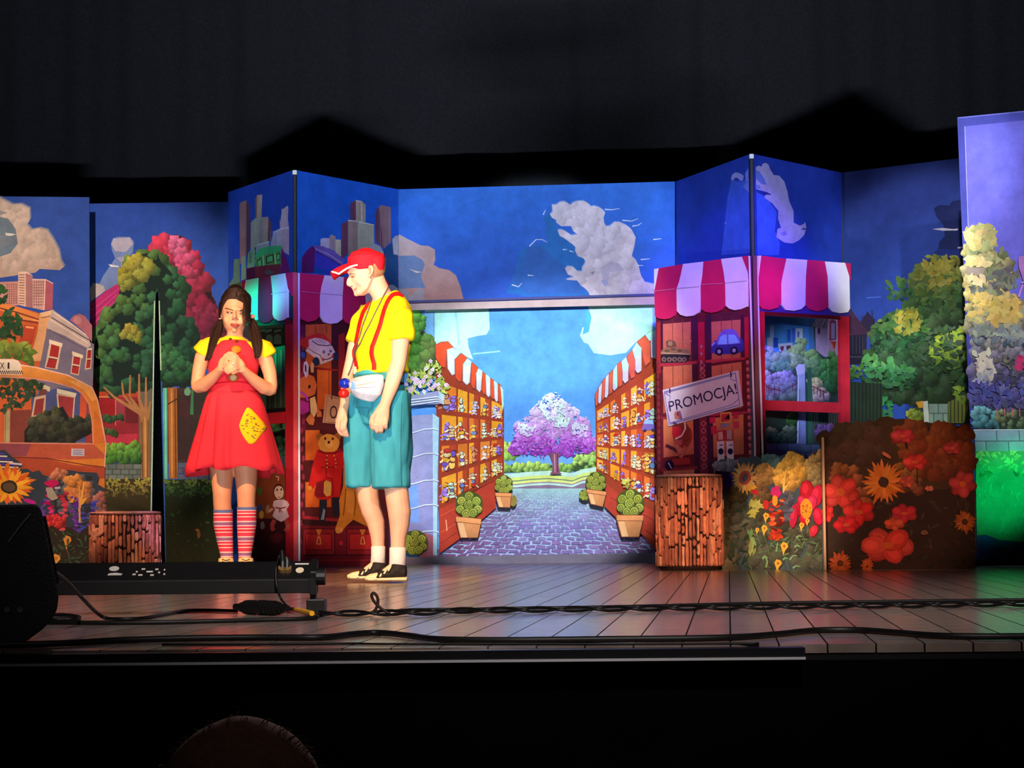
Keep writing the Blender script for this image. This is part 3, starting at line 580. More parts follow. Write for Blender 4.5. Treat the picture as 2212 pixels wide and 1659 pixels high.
towers(fSR, [(S1((1795, 570), (1850, 492), (1900, 500), (1890, 990), (1795, 900)), (112, 68, 96)), (S1((1835, 510), (1860, 490), (1970, 512), (1972, 905), (1890, 985)), (150, 114, 124)), (S1((1510, 470), (1572, 436), (1572, 665), (1508, 655)), (110, 62, 92)), (S1((1572, 436), (1640, 448), (1684, 485), (1684, 690), (1572, 668)), (172, 154, 150)), (S1((1405, 710), (1482, 665), (1482, 1050), (1405, 1110)), (106, 60, 92)), (S1((1482, 665), (1592, 672), (1592, 1010), (1482, 1060)), (154, 126, 128)), (S1((1592, 680), (1700, 692), (1780, 715), (1780, 960), (1592, 1010)), (172, 166, 154)), (S1((1170, 880), (1200, 865), (1272, 868), (1272, 985), (1170, 960)), (192, 174, 216)), (S1((1272, 840), (1300, 825), (1340, 850), (1345, 1020), (1272, 985)), (166, 140, 160)), (S1((1340, 880), (1402, 885), (1402, 1100), (1340, 1040)), (194, 178, 166))])
fSR.line(S1((1482, 665), (1592, 672)), 2, (220, 206, 200)).line(S1((1600, 680), (1778, 716)), 2, (222, 214, 204)).line(S1((1572, 438), (1640, 450)), 2, (216, 200, 196)).line(S1((1635, 450), (1640, 680)), 2, (206, 190, 180)); fSR.end()
fSR.start('painted_station_shed')
fSR.poly(S1((958, 1085), (1010, 1010), (1080, 950), (1112, 972), (1095, 1262), (955, 1262)), (92, 20, 100)).poly(S1((1080, 950), (1200, 958), (1330, 1020), (1450, 1115), (1400, 1210), (1250, 1100), (1120, 1010)), (112, 82, 176)).poly(S1((1112, 1000), (1400, 1185), (1400, 1290), (1095, 1262)), (62, 54, 196)).line(S1((1120, 1020), (1260, 1090), (1400, 1180)), 2, (50, 26, 110)).line(S1((1112, 985), (1260, 1050), (1420, 1150)), 1.6, (176, 150, 220)).poly(S1((1100, 1180), (1300, 1262), (1090, 1262)), (20, 70, 180)); fSR.end()
fSR.start('painted_cloud'); fSR.poly(S1((1870, 1010), (1960, 930), (2052, 900), (2052, 1500), (1900, 1450)), (34, 72, 128)).poly(S1((1720, 960), (1790, 930), (1850, 960), (1890, 1030), (1870, 1100), (1760, 1050)), (166, 160, 174)).poly(S1((1985, 880), (2020, 838), (2052, 840), (2052, 1060), (2000, 1050)), (168, 164, 182)).poly(S1((1900, 1390), (2000, 1400), (2052, 1440), (2052, 1560), (1900, 1560)), (150, 148, 170)); fSR.end()

# --- centre header and the lane picture beneath it
fC = flat_thing('header_flat', 'wide centre sky flat with big pale cloud over the lane picture', 'stage flat', (860, 409), 16.52, (1458, 392), 16.27)
fC.board('canvas', [(860, 409), (861, 668), (1458, 652), (1458, 392)])
fC.clip_sky((40, 102, 208), (36, 76, 178), [(860, 409), (1458, 392), (1458, 652), (861, 668)], nx=10)
fC.start('painted_cloud')
fC.poly(C1((20, 720), (130, 700), (200, 740), (300, 790), (380, 830), (470, 835), (550, 880), (555, 1000), (535, 1060), (600, 1100), (720, 1125), (800, 1185), (855, 1320), (900, 1510), (110, 1560), (110, 800)), (166, 148, 158), (158, 112, 112))
fC.poly(C1((120, 955), (300, 950), (400, 1000), (430, 1060), (380, 1200), (440, 1340), (300, 1340), (118, 1350)), (92, 112, 158)).poly(C1((240, 1110), (330, 1135), (400, 1150), (330, 1160)), (186, 168, 166)).poly(C1((130, 1350), (220, 1370), (260, 1440), (360, 1330), (430, 1370), (420, 1500), (120, 1530)), (142, 132, 148))
fC.end()
fC.start('painted_cloud')
fC.poly(C2((190, 480), (270, 440), (360, 620), (600, 900), (720, 1010), (700, 1140), (740, 1430), (0, 1440), (-260, 1400), (-150, 1150), (-100, 900), (30, 840), (240, 790)), (30, 96, 176)).poly(C2((0, 860), (150, 830), (420, 1060), (620, 1180), (700, 1400), (0, 1420), (-180, 1250)), (40, 88, 170))
BC = C2((268, 462), (300, 430), (292, 345), (340, 345), (390, 312), (440, 305), (475, 322), (508, 352), (545, 320), (600, 300), (670, 300), (715, 322), (755, 365), (800, 360), (860, 378), (905, 410), (925, 440), (905, 500), (915, 560), (935, 602), (985, 598), (1040, 552), (1100, 552), (1180, 590), (1240, 640), (1290, 735), (1272, 850), (1240, 960), (1290, 1000), (1325, 1070), (1350, 1180), (1400, 1268), (1530, 1300), (1530, 1455), (755, 1455), (720, 1370), (640, 1310), (590, 1250), (455, 1240), (560, 1205), (480, 1180), (450, 1110), (480, 1080), (540, 1085), (600, 1140), (650, 1140), (655, 1090), (690, 1040), (680, 990), (600, 960), (570, 900), (575, 850), (500, 790), (430, 740), (385, 720), (360, 650), (400, 640), (450, 660), (520, 710), (600, 700), (545, 660), (520, 600), (400, 600), (345, 560), (345, 530), (290, 500))
fC.poly([(x - 1.5, y - 2) for x, y in BC], (120, 150, 214)).poly(BC, (186, 180, 208), (172, 158, 172))
fC.lumps(BC, 110, 17, [(190, 184, 210), (184, 176, 200), (176, 162, 178)], con=.12, clip=True, k=3)
fC.poly(C2((870, 1100), (980, 1020), (1080, 1040), (1160, 1130), (980, 1150), (960, 1300), (900, 1280)), (160, 152, 182)).poly(C2((870, 1250), (930, 1240), (970, 1290), (920, 1320)), (140, 144, 190)).poly(C2((750, 1160), (810, 1130), (780, 1180)), (120, 126, 140))
for P in (((20, 840), (60, 800), (100, 760), (170, 760), (230, 790)), ((0, 1185), (40, 1190), (70, 1190)), ((185, 465), (200, 430), (215, 405)), ((420, 880), (470, 880)), ((500, 895), (550, 910)), ((920, 400), (1000, 405), (1100, 390)), ((1130, 530), (1240, 540), (1320, 510)), ((1250, 600), (1320, 590), (1360, 560)), ((1300, 1070), (1380, 1070)), ((-190, 1300), (-110, 1325), (-70, 1280)), ((1350, 1000), (1460, 990)), ((1500, 760), (1600, 750))): fC.line(C2(*P), 2.6, (176, 190, 224), 1)
fC.end()
LM = mat('lintel_wood', (172, 150, 152), .6, noise=.12, nscale=14)
bar(fC, 'lintel', [(880, 657), (1461, 640), (1461, 657), (880, 671)], .02, LM, label='pinkish lintel rail'); bar(fC, 'hem_rail', [(880, 650), (1461, 633), (1461, 638), (880, 655)], .018, mat('hem', (58, 62, 120), .7))

aP0 = Q(880, 668, 16.6)
fP = flat_thing('lane_picture', 'bright painted picture of a cobbled shopping lane with purple tree under the lintel', 'backdrop', (873, 651.7), 16.57, (1440, 636.6), 16.33)
fP.board('canvas')
lP = [(873, 651.7), (1440, 636.6), (1441, 1217), (873, 1219)]
fP.clip_sky((76, 146, 244), (104, 180, 250), lP, nx=10)
AQ = (178, 236, 226)
fP.start('painted_cloud'); fP.poly(A1((340, 150), (1160, 150), (1172, 420), (1130, 490), (1000, 510), (890, 540), (900, 650), (960, 810), (860, 770), (700, 640), (500, 620), (350, 530)), (164, 232, 226), (176, 236, 222)).poly(A1((345, 200), (465, 200), (470, 540), (350, 540)), (120, 186, 240)).line(A1((735, 200), (760, 380), (780, 620)), 5, (140, 204, 214)).line(A1((460, 190), (455, 500)), 2.4, (112, 156, 190)).poly(A1((960, 730), (1310, 695), (1300, 712), (960, 745)), (150, 220, 250)).end()
fP.start('painted_cloud'); fP.poly(A4((0, 60), (780, 50), (780, 400), (640, 430), (545, 515), (430, 635), (280, 660), (180, 660), (70, 640), (0, 530), (-40, 520), (-90, 440), (-60, 350), (-10, 330), (10, 200)), (172, 238, 222)).poly(A4((0, 100), (40, 240), (10, 400), (-60, 430)), (70, 160, 250)).poly(A4((720, 130), (770, 120), (770, 390), (735, 390)), (120, 190, 250)).line(A4((545, 515), (430, 640), (250, 670), (70, 645)), 3, (80, 150, 230)); fP.end()
fP.start('painted_tree'); fP.lumps(A1((150, 190), (300, 195), (345, 300), (330, 400), (350, 530), (400, 560), (485, 650), (480, 980), (130, 1020)), 80, 11, [(140, 226, 90), (100, 190, 74), (96, 120, 60), (80, 92, 50)], d=(.8, .5)); fP.end()
def spiral(f, x, y, r, base, dark, sq=1.0):
    f.blob(x, y, r, r * sq, dark, 14, .05); f.blob(x, y, r * .86, r * .86 * sq, base, 14, .06)
    P = [(x + math.cos(t) * r * (.72 - t * .055), y + math.sin(t) * r * sq * (.72 - t * .055)) for t in [k * .55 for k in range(20)]]
    f.line(P, r * .17, tuple(v * .55 for v in base))
def topiary(f, x, y, r, sq=1.0):
    G = (176, 190, 76); D = (72, 86, 34)
    f.blob(x, y, r, r * sq, D, 18, .06)
    for a, b, k in ((0, -.66, .36), (-.55, -.3, .36), (.55, -.3, .36), (-.05, .0, .38), (-.66, .32, .34), (.66, .32, .34), (-.22, .62, .36), (.3, .58, .36), (.02, -.2, .2)):
        spiral(f, x + a * r, y + b * r * sq, k * r, jit(G, 12), D, sq)
def pot(f, P, c=(226, 152, 96)):
    tl, tr, br, bl = P; h = bl[1] - tl[1]
    f.poly([(tl[0] + 2, tl[1] + h * .2), (tr[0] - 2, tr[1] + h * .2), br, bl], c, tuple(v * .9 for v in c)); m1 = (bl[0] * .6 + br[0] * .4, bl[1])
    f.poly([(tl[0] + (tr[0] - tl[0]) * .08, tl[1] + h * .3), (tl[0] + (tr[0] - tl[0]) * .3, tl[1] + h * .3), m1, (bl[0] + 2, bl[1])], (246, 190, 136)); f.poly([tl, tr, (tr[0] - 1, tr[1] + h * .26), (tl[0] + 1, tl[1] + h * .26)], tuple(min(255, v * 1.06) for v in c)); f.loop([tl, tr, (tr[0] - 1, tr[1] + h * .26), (tl[0] + 1, tl[1] + h * .26)], 1.4, (140, 78, 44)); f.line([(tl[0] + 2, tl[1] + h * .32), bl, br, (tr[0] - 2, tr[1] + h * .32)], 1.4, (120, 66, 40))
# far park
fP.start('painted_park')
fP.poly(A3((100, 690), (880, 690), (880, 960), (100, 960)), (112, 176, 246)); fP.lumps(A3((100, 590), (220, 640), (250, 720), (120, 740)), 20, 8, [(200, 226, 110), (130, 190, 90)]); fP.lumps(A3((700, 720), (880, 670), (880, 760), (700, 800)), 22, 9, [(200, 226, 120), (130, 190, 100)])
fP.lumps(A3((110, 790), (320, 770), (540, 790), (700, 770), (880, 760), (880, 860), (560, 840), (110, 860)), 60, 6, [(210, 230, 110), (140, 190, 90), (90, 140, 80)])
for i, (c, y) in enumerate((((196, 240, 226), 845), ((216, 236, 130), 880), ((120, 150, 120), 905), ((226, 244, 140), 915), ((160, 140, 170), 935), ((196, 240, 226), 945), ((140, 120, 150), 962))):
    fP.poly(A3((90, y + 18), (220, y + 12), (330, y), (480, y - 8), (600, y + 2), (680, y + 12), (760, y - 20), (890, y - 42), (890, 1010), (90, 1010)), c)
fP.end()
# road
fP.start('painted_cobbles')
RD = A3((0, 1190), (120, 1120), (150, 985), (890, 985), (940, 1130), (1060, 1230), (1385, 1420), (1385, 1560), (-440, 1570), (-200, 1380))
fP.poly(RD, (176, 226, 226), (170, 190, 236))
rows = [(985 + 575 * (k / 26) ** 1.7) for k in range(27)]
def road_x(y):
    t = (y - 985) / 575; return 150 - (150 + 440) * max(0, t) ** .9, 890 + (1385 + 60 - 890) * max(0, t) ** .9
for k in range(26):
    y0, y1 = rows[k], rows[k + 1]; n = 20
    for c in range(-1, n):
        o = (k % 2) * .5; xs = [road_x(y0)[0] + (road_x(y0)[1] - road_x(y0)[0]) * q for q in ((c + o + .07) / n, (c + o + .93) / n)]; xt = [road_x(y1)[0] + (road_x(y1)[1] - road_x(y1)[0]) * q for q in ((c + o + .93) / n, (c + o + .07) / n)]
        P = A3((xs[0], y0 + (y1 - y0) * .14), (xs[1], y0 + (y1 - y0) * .14), (xt[0], y1 - (y1 - y0) * .1), (xt[1], y1 - (y1 - y0) * .1))
        if P[0][0] < 935 or P[1][0] > 1421: continue
        t = k / 25; side = abs(c / n - .5) * 2
        P = [(x + U(-1, 1) * t * 2.6, y + U(-1, 1) * t * 1.7 + 1.6 * t * math.sin(x * .11 + k)) for x, y in P]
        fP.poly(P, jit(mixc(mixc((168, 220, 224), (142, 130, 200), min(1, t * 1.4)), (120, 74, 116), max(0, side - .35) * 1.1 * t + (.25 if t > .85 else 0)), 9))
fP.end()
# the blossoming tree
fP.start('painted_blossom_tree')
for P in (((540, 800), (500, 700), (420, 660), (320, 640)), ((545, 790), (560, 690), (600, 650), (640, 640)), ((540, 720), (520, 640), (520, 560)), ((560, 700), (660, 670), (760, 650)), ((520, 700), (470, 620), (450, 560))): fP.line(A3(*P), 8, (130, 70, 110), 2)
BT = A3((510, 180), (560, 190), (610, 250), (680, 300), (750, 335), (740, 380), (800, 395), (830, 430), (850, 520), (875, 570), (885, 640), (820, 700), (700, 700), (640, 730), (560, 690), (470, 700), (440, 730), (300, 700), (180, 715), (140, 660), (180, 600), (170, 500), (200, 440), (260, 395), (330, 380), (320, 340), (370, 290), (420, 250), (450, 210))
fP.lumps(BT, 170, 10, [(222, 234, 248), (214, 208, 244), (206, 172, 236), (190, 116, 220), (136, 50, 178)], d=(0, 1), con=.26, k=12, clip=True)
fP.leaves(A3((160, 600), (300, 560), (560, 560), (880, 580), (885, 650), (800, 705), (640, 730), (470, 705), (300, 710), (160, 700)), 150, 4.4, [(176, 70, 206), (136, 36, 176), (110, 40, 150)], asp=.32); fP.leaves(BT, 420, 4.2, [(220, 236, 246), (214, 206, 246), (204, 160, 236), (190, 110, 220), (150, 50, 190)], asp=.32); fP.leaves(A3((450, 220), (600, 260), (640, 430), (480, 420), (400, 300)), 110, 4.2, [(222, 250, 246), (206, 236, 246)]); fP.leaves(A3((560, 380), (660, 400), (640, 470), (540, 470)), 50, 4.2, [(216, 250, 240), (200, 230, 240)]); fP.leaves(A3((230, 440), (380, 470), (330, 560), (230, 520)), 60, 4.2, [(216, 240, 250), (206, 190, 240)]); fP.leaves(A3((690, 430), (820, 470), (800, 560), (680, 540)), 60, 4.2, [(216, 240, 250), (206, 180, 240)])
fP.poly(A3((512, 690), (575, 690), (566, 760), (580, 850), (600, 866), (495, 866), (515, 840), (520, 760)), (136, 84, 110)).line(A3((535, 700), (540, 850)), 2, (196, 150, 170)).line(A3((560, 700), (560, 850)), 2, (90, 46, 76)); fP.end()
def toys(f, tlf, cols, rows, P, seed):
    """shelves full of small generic toys, in the perspective of quad P (tl,tr,br,bl)"""
    random.seed(seed); tl, tr, br, bl = P
    def B(u, v): return ((tl[0] * (1 - u) + tr[0] * u) * (1 - v) + (bl[0] * (1 - u) + br[0] * u) * v, (tl[1] * (1 - u) + tr[1] * u) * (1 - v) + (bl[1] * (1 - u) + br[1] * u) * v)
    ed = [0] + cols + [1]
    for r in range(rows):
        for c in range(len(ed) - 1):
            u0, u1 = ed[c] + .015, ed[c + 1] - .015; v0, v1 = (r + .08) / rows, (r + .9) / rows
            f.poly([B(u0, v0), B(u1, v0), B(u1, v1), B(u0, v1)], jit((218, 122, 36), 18) if R() < .55 else jit((236, 168, 40), 14))
            if R() < .5: f.poly([B(u0 + (u1 - u0) * .5, v0), B(u1, v0), B(u1, v1), B(u0 + (u1 - u0) * .5, v1)], jit((178, 66, 34), 12))
            for q in range(2 if u1 - u0 > .16 else 1):
                uc = (u0 + u1) / 2 + U(-.02, .02) if u1 - u0 <= .16 else u0 + (u1 - u0) * (.28 + .45 * q)
                x, y = B(uc, v1); x2, y2 = B(uc, v0 + U(.0, .25) / rows); h = y - y2; wd = max(2.2, min(h * .22, abs(B(u1, v1)[0] - B(u0, v1)[0]) * .3)); c1 = random.choice([(222, 226, 190), (226, 214, 170), (206, 214, 246), (232, 226, 226), (236, 190, 90), (150, 120, 226), (240, 236, 200), (196, 226, 206), (214, 150, 110)]); o = (92, 36, 28); kind = R()
                lean = U(-.35, .35); nb_ = random.choice((3, 4, 4, 5)); yy = y
                for b_ in range(nb_):
                    hh_ = h / nb_ * U(.75, 1.15); wb = wd * U(.55, 1.25) * (1.15 if b_ == 1 else .85); cx_ = x + lean * (y - yy) * .4 + U(-.6, .6); yy -= hh_ * .5
                    f.blob(cx_, yy, wb, hh_ * .62, o, 9, .16); f.blob(cx_ - .3, yy - .3, wb * .78, hh_ * .48, jit(c1 if R() < .75 else random.choice(((214, 60, 50), (120, 96, 206), (236, 176, 60), (96, 130, 190))), 22), 9, .2)
                    if R() < .6: f.line([(cx_ - wb * .9, yy), (cx_ - wb * U(1.2, 1.9), yy + hh_ * U(.2, .9))], wd * .36, jit(c1, 24))
                    if R() < .6: f.line([(cx_ + wb * .9, yy), (cx_ + wb * U(1.2, 1.9), yy + hh_ * U(-.4, .8))], wd * .36, jit(c1, 24))
                    yy -= hh_ * .42
                if wd > 2.6: f.line([(x - wd * .3, yy + h / nb_ * .5), (x + wd * .2, yy + h / nb_ * .5)], 1.0, o)
# left shop row
fP.start('painted_shop_row')
SHL = A1((480, 760), (560, 900), (1350, 1340), (1352, 1660)) + A2((1160, 620), (1060, 680), (440, 1010), (455, 1490), (455, 560), (450, -100))
fP.poly([(942, 770), (1030, 800), (1090, 865), (1090, 1026), (952, 1196), (946, 1000)], (152, 56, 32))
toys(fP, 0, [.26, .44, .62, .8], 4, [(954, 822), (1088, 872), (1088, 1022), (954, 1096)], 21)
fP.poly(A2((455, 1010), (1055, 700), (1070, 990), (930, 1110), (700, 1310), (455, 1490)), (186, 62, 42)).line(A2((470, 1080), (640, 990)), 1.5, (216, 96, 66)).line(A2((470, 1260), (640, 1160)), 1.5, (216, 96, 66)).line(A2((470, 1380), (640, 1260)), 1.5, (140, 40, 30)).line(A2((530, 1120), (540, 1240)), 2.4, (236, 160, 120)).line(A2((640, 900), (1050, 700)), 1.5, (120, 30, 30))
RA, WA = (214, 74, 36), (206, 214, 230)
for k, P in enumerate(((((485, 630), (560, 592), (650, 585), (718, 660), (635, 692), (620, 922), (560, 905), (492, 790))), ((635, 690), (715, 665), (812, 725), (735, 812), (737, 1000), (700, 1018), (645, 930)), ((737, 815), (820, 735), (895, 792), (840, 880), (822, 1092), (788, 1100), (745, 1050)), ((840, 880), (895, 805), (948, 842), (942, 900), (925, 1110), (888, 1142), (838, 1090)), ((945, 870), (955, 850), (1035, 918), (1010, 1000), (995, 1182), (972, 1188), (943, 1130)), ((1010, 1000), (1035, 930), (1090, 962), (1072, 1200), (1052, 1236), (1012, 1190)), ((1090, 965), (1132, 1005), (1132, 1250), (1105, 1262), (1078, 1200)), ((1130, 1010), (1162, 1020), (1192, 1062), (1192, 1270), (1165, 1298), (1138, 1260)), ((1190, 1050), (1238, 1082), (1245, 1312), (1222, 1325), (1192, 1290)), ((1235, 1085), (1272, 1112), (1290, 1150), (1288, 1342), (1265, 1360), (1243, 1310)), ((1288, 1118), (1330, 1150), (1342, 1385), (1318, 1390), (1290, 1340)), ((1318, 1150), (1352, 1200), (1362, 1400), (1345, 1412)))):
    P = A1(*P); fP.poly(P, WA if k % 2 else RA); fP.loop(P, 1.2, (120, 66, 60) if k % 2 == 0 else (150, 130, 130))
    if k % 2: fP.poly([P[0], P[1], P[2], ((P[0][0] + P[2][0]) / 2 + 1, P[2][1] + 12), (P[0][0] + 1, P[0][1] + 10)] if k > 5 else [P[0], P[1], P[2], P[3] if k < 4 else (P[2][0], P[2][1] + 12)], (176, 240, 216))
fP.end()
fP.start('painted_shop_row')
fP.poly([(1287, 858), (1300, 835), (1340, 795), (1420, 720), (1420, 1190), (1345, 1110), (1289, 1020)], (160, 62, 34))
toys(fP, 0, [.22, .4, .56, .78], 5, [(1289, 888), (1419, 800), (1419, 1092), (1289, 1014)], 33)
fP.poly(A3((885, 860), (1040, 1010), (1380, 1180), (1380, 1440), (1060, 1240), (950, 1130), (970, 1020)), (190, 66, 46)).line(A3((1000, 1060), (1380, 1260)), 2, (150, 44, 36)).line(A3((1290, 1330), (1380, 1400)), 2, (150, 44, 36))
fP.blob(1398, 922, 9, 8, (120, 96, 190)); fP.poly([(1391, 916), (1395, 908), (1410, 908), (1413, 917)], (150, 196, 246)); fP.poly([(1387, 930), (1391, 917), (1415, 917), (1418, 930)], (126, 104, 196)); fP.blob(1394, 931, 3.4, 3.4, (60, 40, 90)); fP.blob(1411, 930, 3.4, 3.4, (60, 40, 90))
RB, WB = (214, 92, 66), (200, 206, 236)
for k, P in enumerate((((650, 440), (700, 405), (770, 380), (770, 700), (735, 705), (712, 690), (705, 500)), ((555, 515), (645, 445), (705, 530), (702, 740), (645, 795), (622, 700), (605, 590)), ((500, 610), (550, 525), (607, 590), (607, 840), (562, 872), (530, 832), (525, 700)), ((440, 680), (500, 605), (532, 720), (532, 905), (490, 935), (465, 860), (457, 760)), ((380, 740), (432, 685), (462, 780), (458, 950), (420, 985), (388, 940)), ((330, 770), (378, 732), (392, 850), (390, 1000), (348, 1030), (335, 940)), ((280, 850), (330, 770), (337, 1000), (325, 1042), (300, 1068), (275, 1030)), ((238, 880), (287, 825), (280, 1080), (245, 1112)), ((198, 920), (242, 862), (237, 1100), (215, 1150), (190, 1130)), ((158, 970), (202, 912), (192, 1140), (163, 1182)), ((120, 1040), (167, 962), (157, 1180), (140, 1216), (120, 1190)), ((84, 1112), (127, 1032), (117, 1220), (95, 1242)))):
    P = A4(*P); fP.poly(P, RB if k % 2 else WB); fP.loop(P, 1.0, (126, 60, 60))
    if k % 2 == 0 and len(P) > 5: fP.poly([P[0], P[1], P[2], (P[2][0] - 1, P[2][1] + 8), (P[0][0] + 2, P[0][1] + 22)], (176, 240, 224))
fP.end()
# stone gate pillar with flowers
fP.start('painted_pillar')
fP.poly(A2((60, 0), (390, -20), (395, 1310), (270, 1260), (130, 1320), (60, 1330)), (150, 160, 206), (132, 142, 206)).poly(A2((270, 1250), (390, 1290), (450, 1530), (250, 1530)), (166, 96, 116))
fP.poly(A2((120, 720), (230, 730), (240, 1150), (140, 1150)), (110, 160, 240)).poly(A2((388, -30), (462, 20), (448, 500), (440, 1510), (395, 1500)), (168, 214, 236)).line(A2((462, 10), (448, 600), (440, 1510)), 1.8, (92, 110, 150))
for y in (165, 430, 720, 985, 1270): fP.line(A2((60, y + 20), (180, y + 12), (300, y - 25), (400, y - 30), (455, y - 15)), 2.2, (206, 226, 246)); fP.line(A2((60, y + 30), (180, y + 22), (300, y - 15), (400, y - 20), (455, y - 5)), 1.2, (84, 92, 130))
fP.poly(A1((110, 1285), (540, 1215), (612, 1268), (605, 1330), (555, 1385), (110, 1400)), (150, 162, 206)).poly(A1((530, 1215), (612, 1268), (606, 1330), (545, 1290)), (180, 222, 236))
for a in (0, 42, 84): fP.line(A1((110, 1340 + a * .8), (520, 1290 + a * .7), (600, 1340 + a * .5)), 2.4, (216, 232, 244)); fP.line(A1((110, 1356 + a * .8), (520, 1306 + a * .7), (600, 1356 + a * .5)), 1.5, (70, 80, 126))
fP.end()
fP.start('painted_flowers'); fl = A1((110, 1030), (300, 960), (430, 830), (480, 800), (560, 920), (610, 1080), (670, 1170), (640, 1270), (540, 1215), (110, 1270))
fP.leaves(fl, 120, 5.5, [(196, 226, 120), (170, 200, 96), (150, 170, 76), (206, 226, 110)])
for _ in range(34):
    x, y = rnd_in(fl); c = random.choice([(236, 232, 246), (226, 196, 236), (236, 216, 226)])
    for k in range(4): fP.blob(x + 2.6 * math.cos(k * 1.57), y + 2.6 * math.sin(k * 1.57), 2, 2, c, 7)
    fP.blob(x, y, 1.1, 1.1, (190, 90, 190), 6)
fP.end()
fP.start('painted_topiary'); topiary(fP, *A2((785, 960))[0], 29); pot(fP, A2((640, 1082), (920, 1110), (880, 1315), (690, 1315))); fP.end()
fP.start('painted_topiary'); fP.blob(*A2((1265, 920))[0], 7, 12, (150, 130, 60)); topiary(fP, *A2((1160, 740))[0], 20); pot(fP, A2((1065, 825), (1250, 832), (1230, 990), (1105, 985))); fP.end()
fP.start('painted_topiary'); topiary(fP, *A3((790, 1040))[0], 12); topiary(fP, *A3((885, 935))[0], 22); pot(fP, A3((805, 990), (972, 1012), (942, 1138), (840, 1115))); fP.end()
fP.start('painted_topiary'); fP.leaves(A3((1090, 900), (1160, 910), (1170, 990), (1120, 990)), 16, 5, [(216, 226, 100), (150, 160, 70)]); topiary(fP, *A3((1168, 1108))[0], 30); pot(fP, A3((1052, 1205), (1280, 1208), (1242, 1388), (1095, 1388))); fP.end()
fP.start('painted_topiary'); topiary(fP, 901, 1172, 27); fP.end()
# plinth under the picture
bar(fP, 'plinth', [(880, 1203), (1419, 1194), (1419, 1221), (880, 1226)], .12, mat('plinth_grey', (112, 106, 128), .6, noise=.15, nscale=12), label='low grey plinth board')

# --- right folding screen
rT, fDL, fDR = screen('right folding screen with wispy cloud and a painted garden behind the window', ((1460, 392), (1620, 333), 16.27, 15.1), ((1628, 333), (1818, 373), 15.08, 15.93))
hinge_post(rT, 1623, 332, 15.05)
fDL.clip_sky((38, 66, 176), (38, 70, 190), [(1460, 392), (1620, 333), (1636, 1217), (1463, 1217)])
fDL.start('painted_cloud'); fDL.poly(T1((795, 380), (820, 400), (880, 410), (962, 390), (975, 1090), (700, 1110), (735, 800), (760, 560), (785, 450)), (62, 98, 206)).poly(T1((790, 385), (805, 340), (840, 318), (880, 330), (915, 352), (905, 400), (880, 400), (860, 375), (830, 370), (815, 400)), (150, 156, 222)).poly(T1((930, 330), (958, 280), (962, 400), (930, 410)), (120, 136, 216)).end(); fDL.start('painted_cloud').poly(T1((905, 450), (962, 400), (966, 520), (930, 480)), (110, 132, 214)).line(T1((735, 800), (745, 810)), 2, (150, 170, 226)); fDL.end()
fDR.clip_sky((40, 64, 168), (36, 70, 180), [(1628, 333), (1818, 373), (1820, 1217), (1640, 1217)])
fDR.start('painted_cloud'); fDR.poly(T1((1035, 500), (1130, 560), (1230, 700), (1210, 880), (1260, 1000), (1250, 1110), (1045, 1110)), (66, 100, 212))
fDR.poly(T1((1028, 270), (1055, 255), (1085, 265), (1092, 240), (1120, 228), (1150, 245), (1165, 290), (1200, 345), (1250, 350), (1300, 405), (1330, 500), (1350, 600), (1390, 690), (1390, 800), (1450, 830), (1490, 810), (1500, 790), (1512, 850), (1490, 920), (1440, 970), (1380, 1000), (1300, 990), (1225, 940), (1235, 860), (1270, 850), (1240, 760), (1245, 690), (1190, 620), (1110, 560), (1125, 530), (1180, 540), (1140, 510), (1030, 480)), (172, 162, 208)).poly(T1((1030, 300), (1060, 310), (1110, 380), (1130, 440), (1080, 430), (1030, 380)), (100, 120, 200)).poly(T1((1035, 500), (1130, 512), (1180, 528), (1120, 535), (1050, 515)), (44, 50, 140)).poly(T1((1260, 900), (1310, 880), (1330, 910), (1290, 930)), (130, 130, 206)).poly(T1((1465, 858), (1500, 852), (1515, 866), (1470, 868)), (50, 46, 130)).poly(T1((1030, 440), (1060, 440), (1075, 475), (1035, 480)), (120, 130, 206))
fDR.end()
fDR.start('painted_garden')
fDR.poly([(1640, 660), (1820, 660), (1820, 1217), (1640, 1217)], (50, 66, 76)); fDR.poly(R3((220, 150), (660, 150), (700, 640), (220, 640)), (74, 136, 220))
fDR.poly(R3((660, 170), (760, 170), (700, 300), (720, 520), (660, 560)), (76, 112, 190)).poly(R3((720, 230), (830, 175), (965, 180), (965, 640), (800, 580), (725, 520)), (176, 140, 190)).line(R3((760, 180), (700, 295)), 4, (220, 196, 226)).line(R3((755, 185), (705, 290)), 1.6, (90, 50, 90)).line(R3((835, 190), (785, 310)), 5, (216, 190, 220)).line(R3((840, 200), (790, 310)), 1.6, (80, 40, 84)).poly(R3((745, 310), (770, 310), (765, 370), (745, 360)), (70, 30, 70)).poly(R3((855, 240), (890, 225), (925, 240), (925, 420), (860, 430)), (110, 50, 80)).poly(R3((875, 260), (910, 260), (910, 410), (875, 415)), (130, 120, 176)).line(R3((860, 240), (860, 430)), 2, (180, 60, 70)).poly(R3((865, 440), (925, 435), (910, 520)), (150, 50, 50)).line(R3((880, 450), (900, 510)), 2, (230, 120, 70))
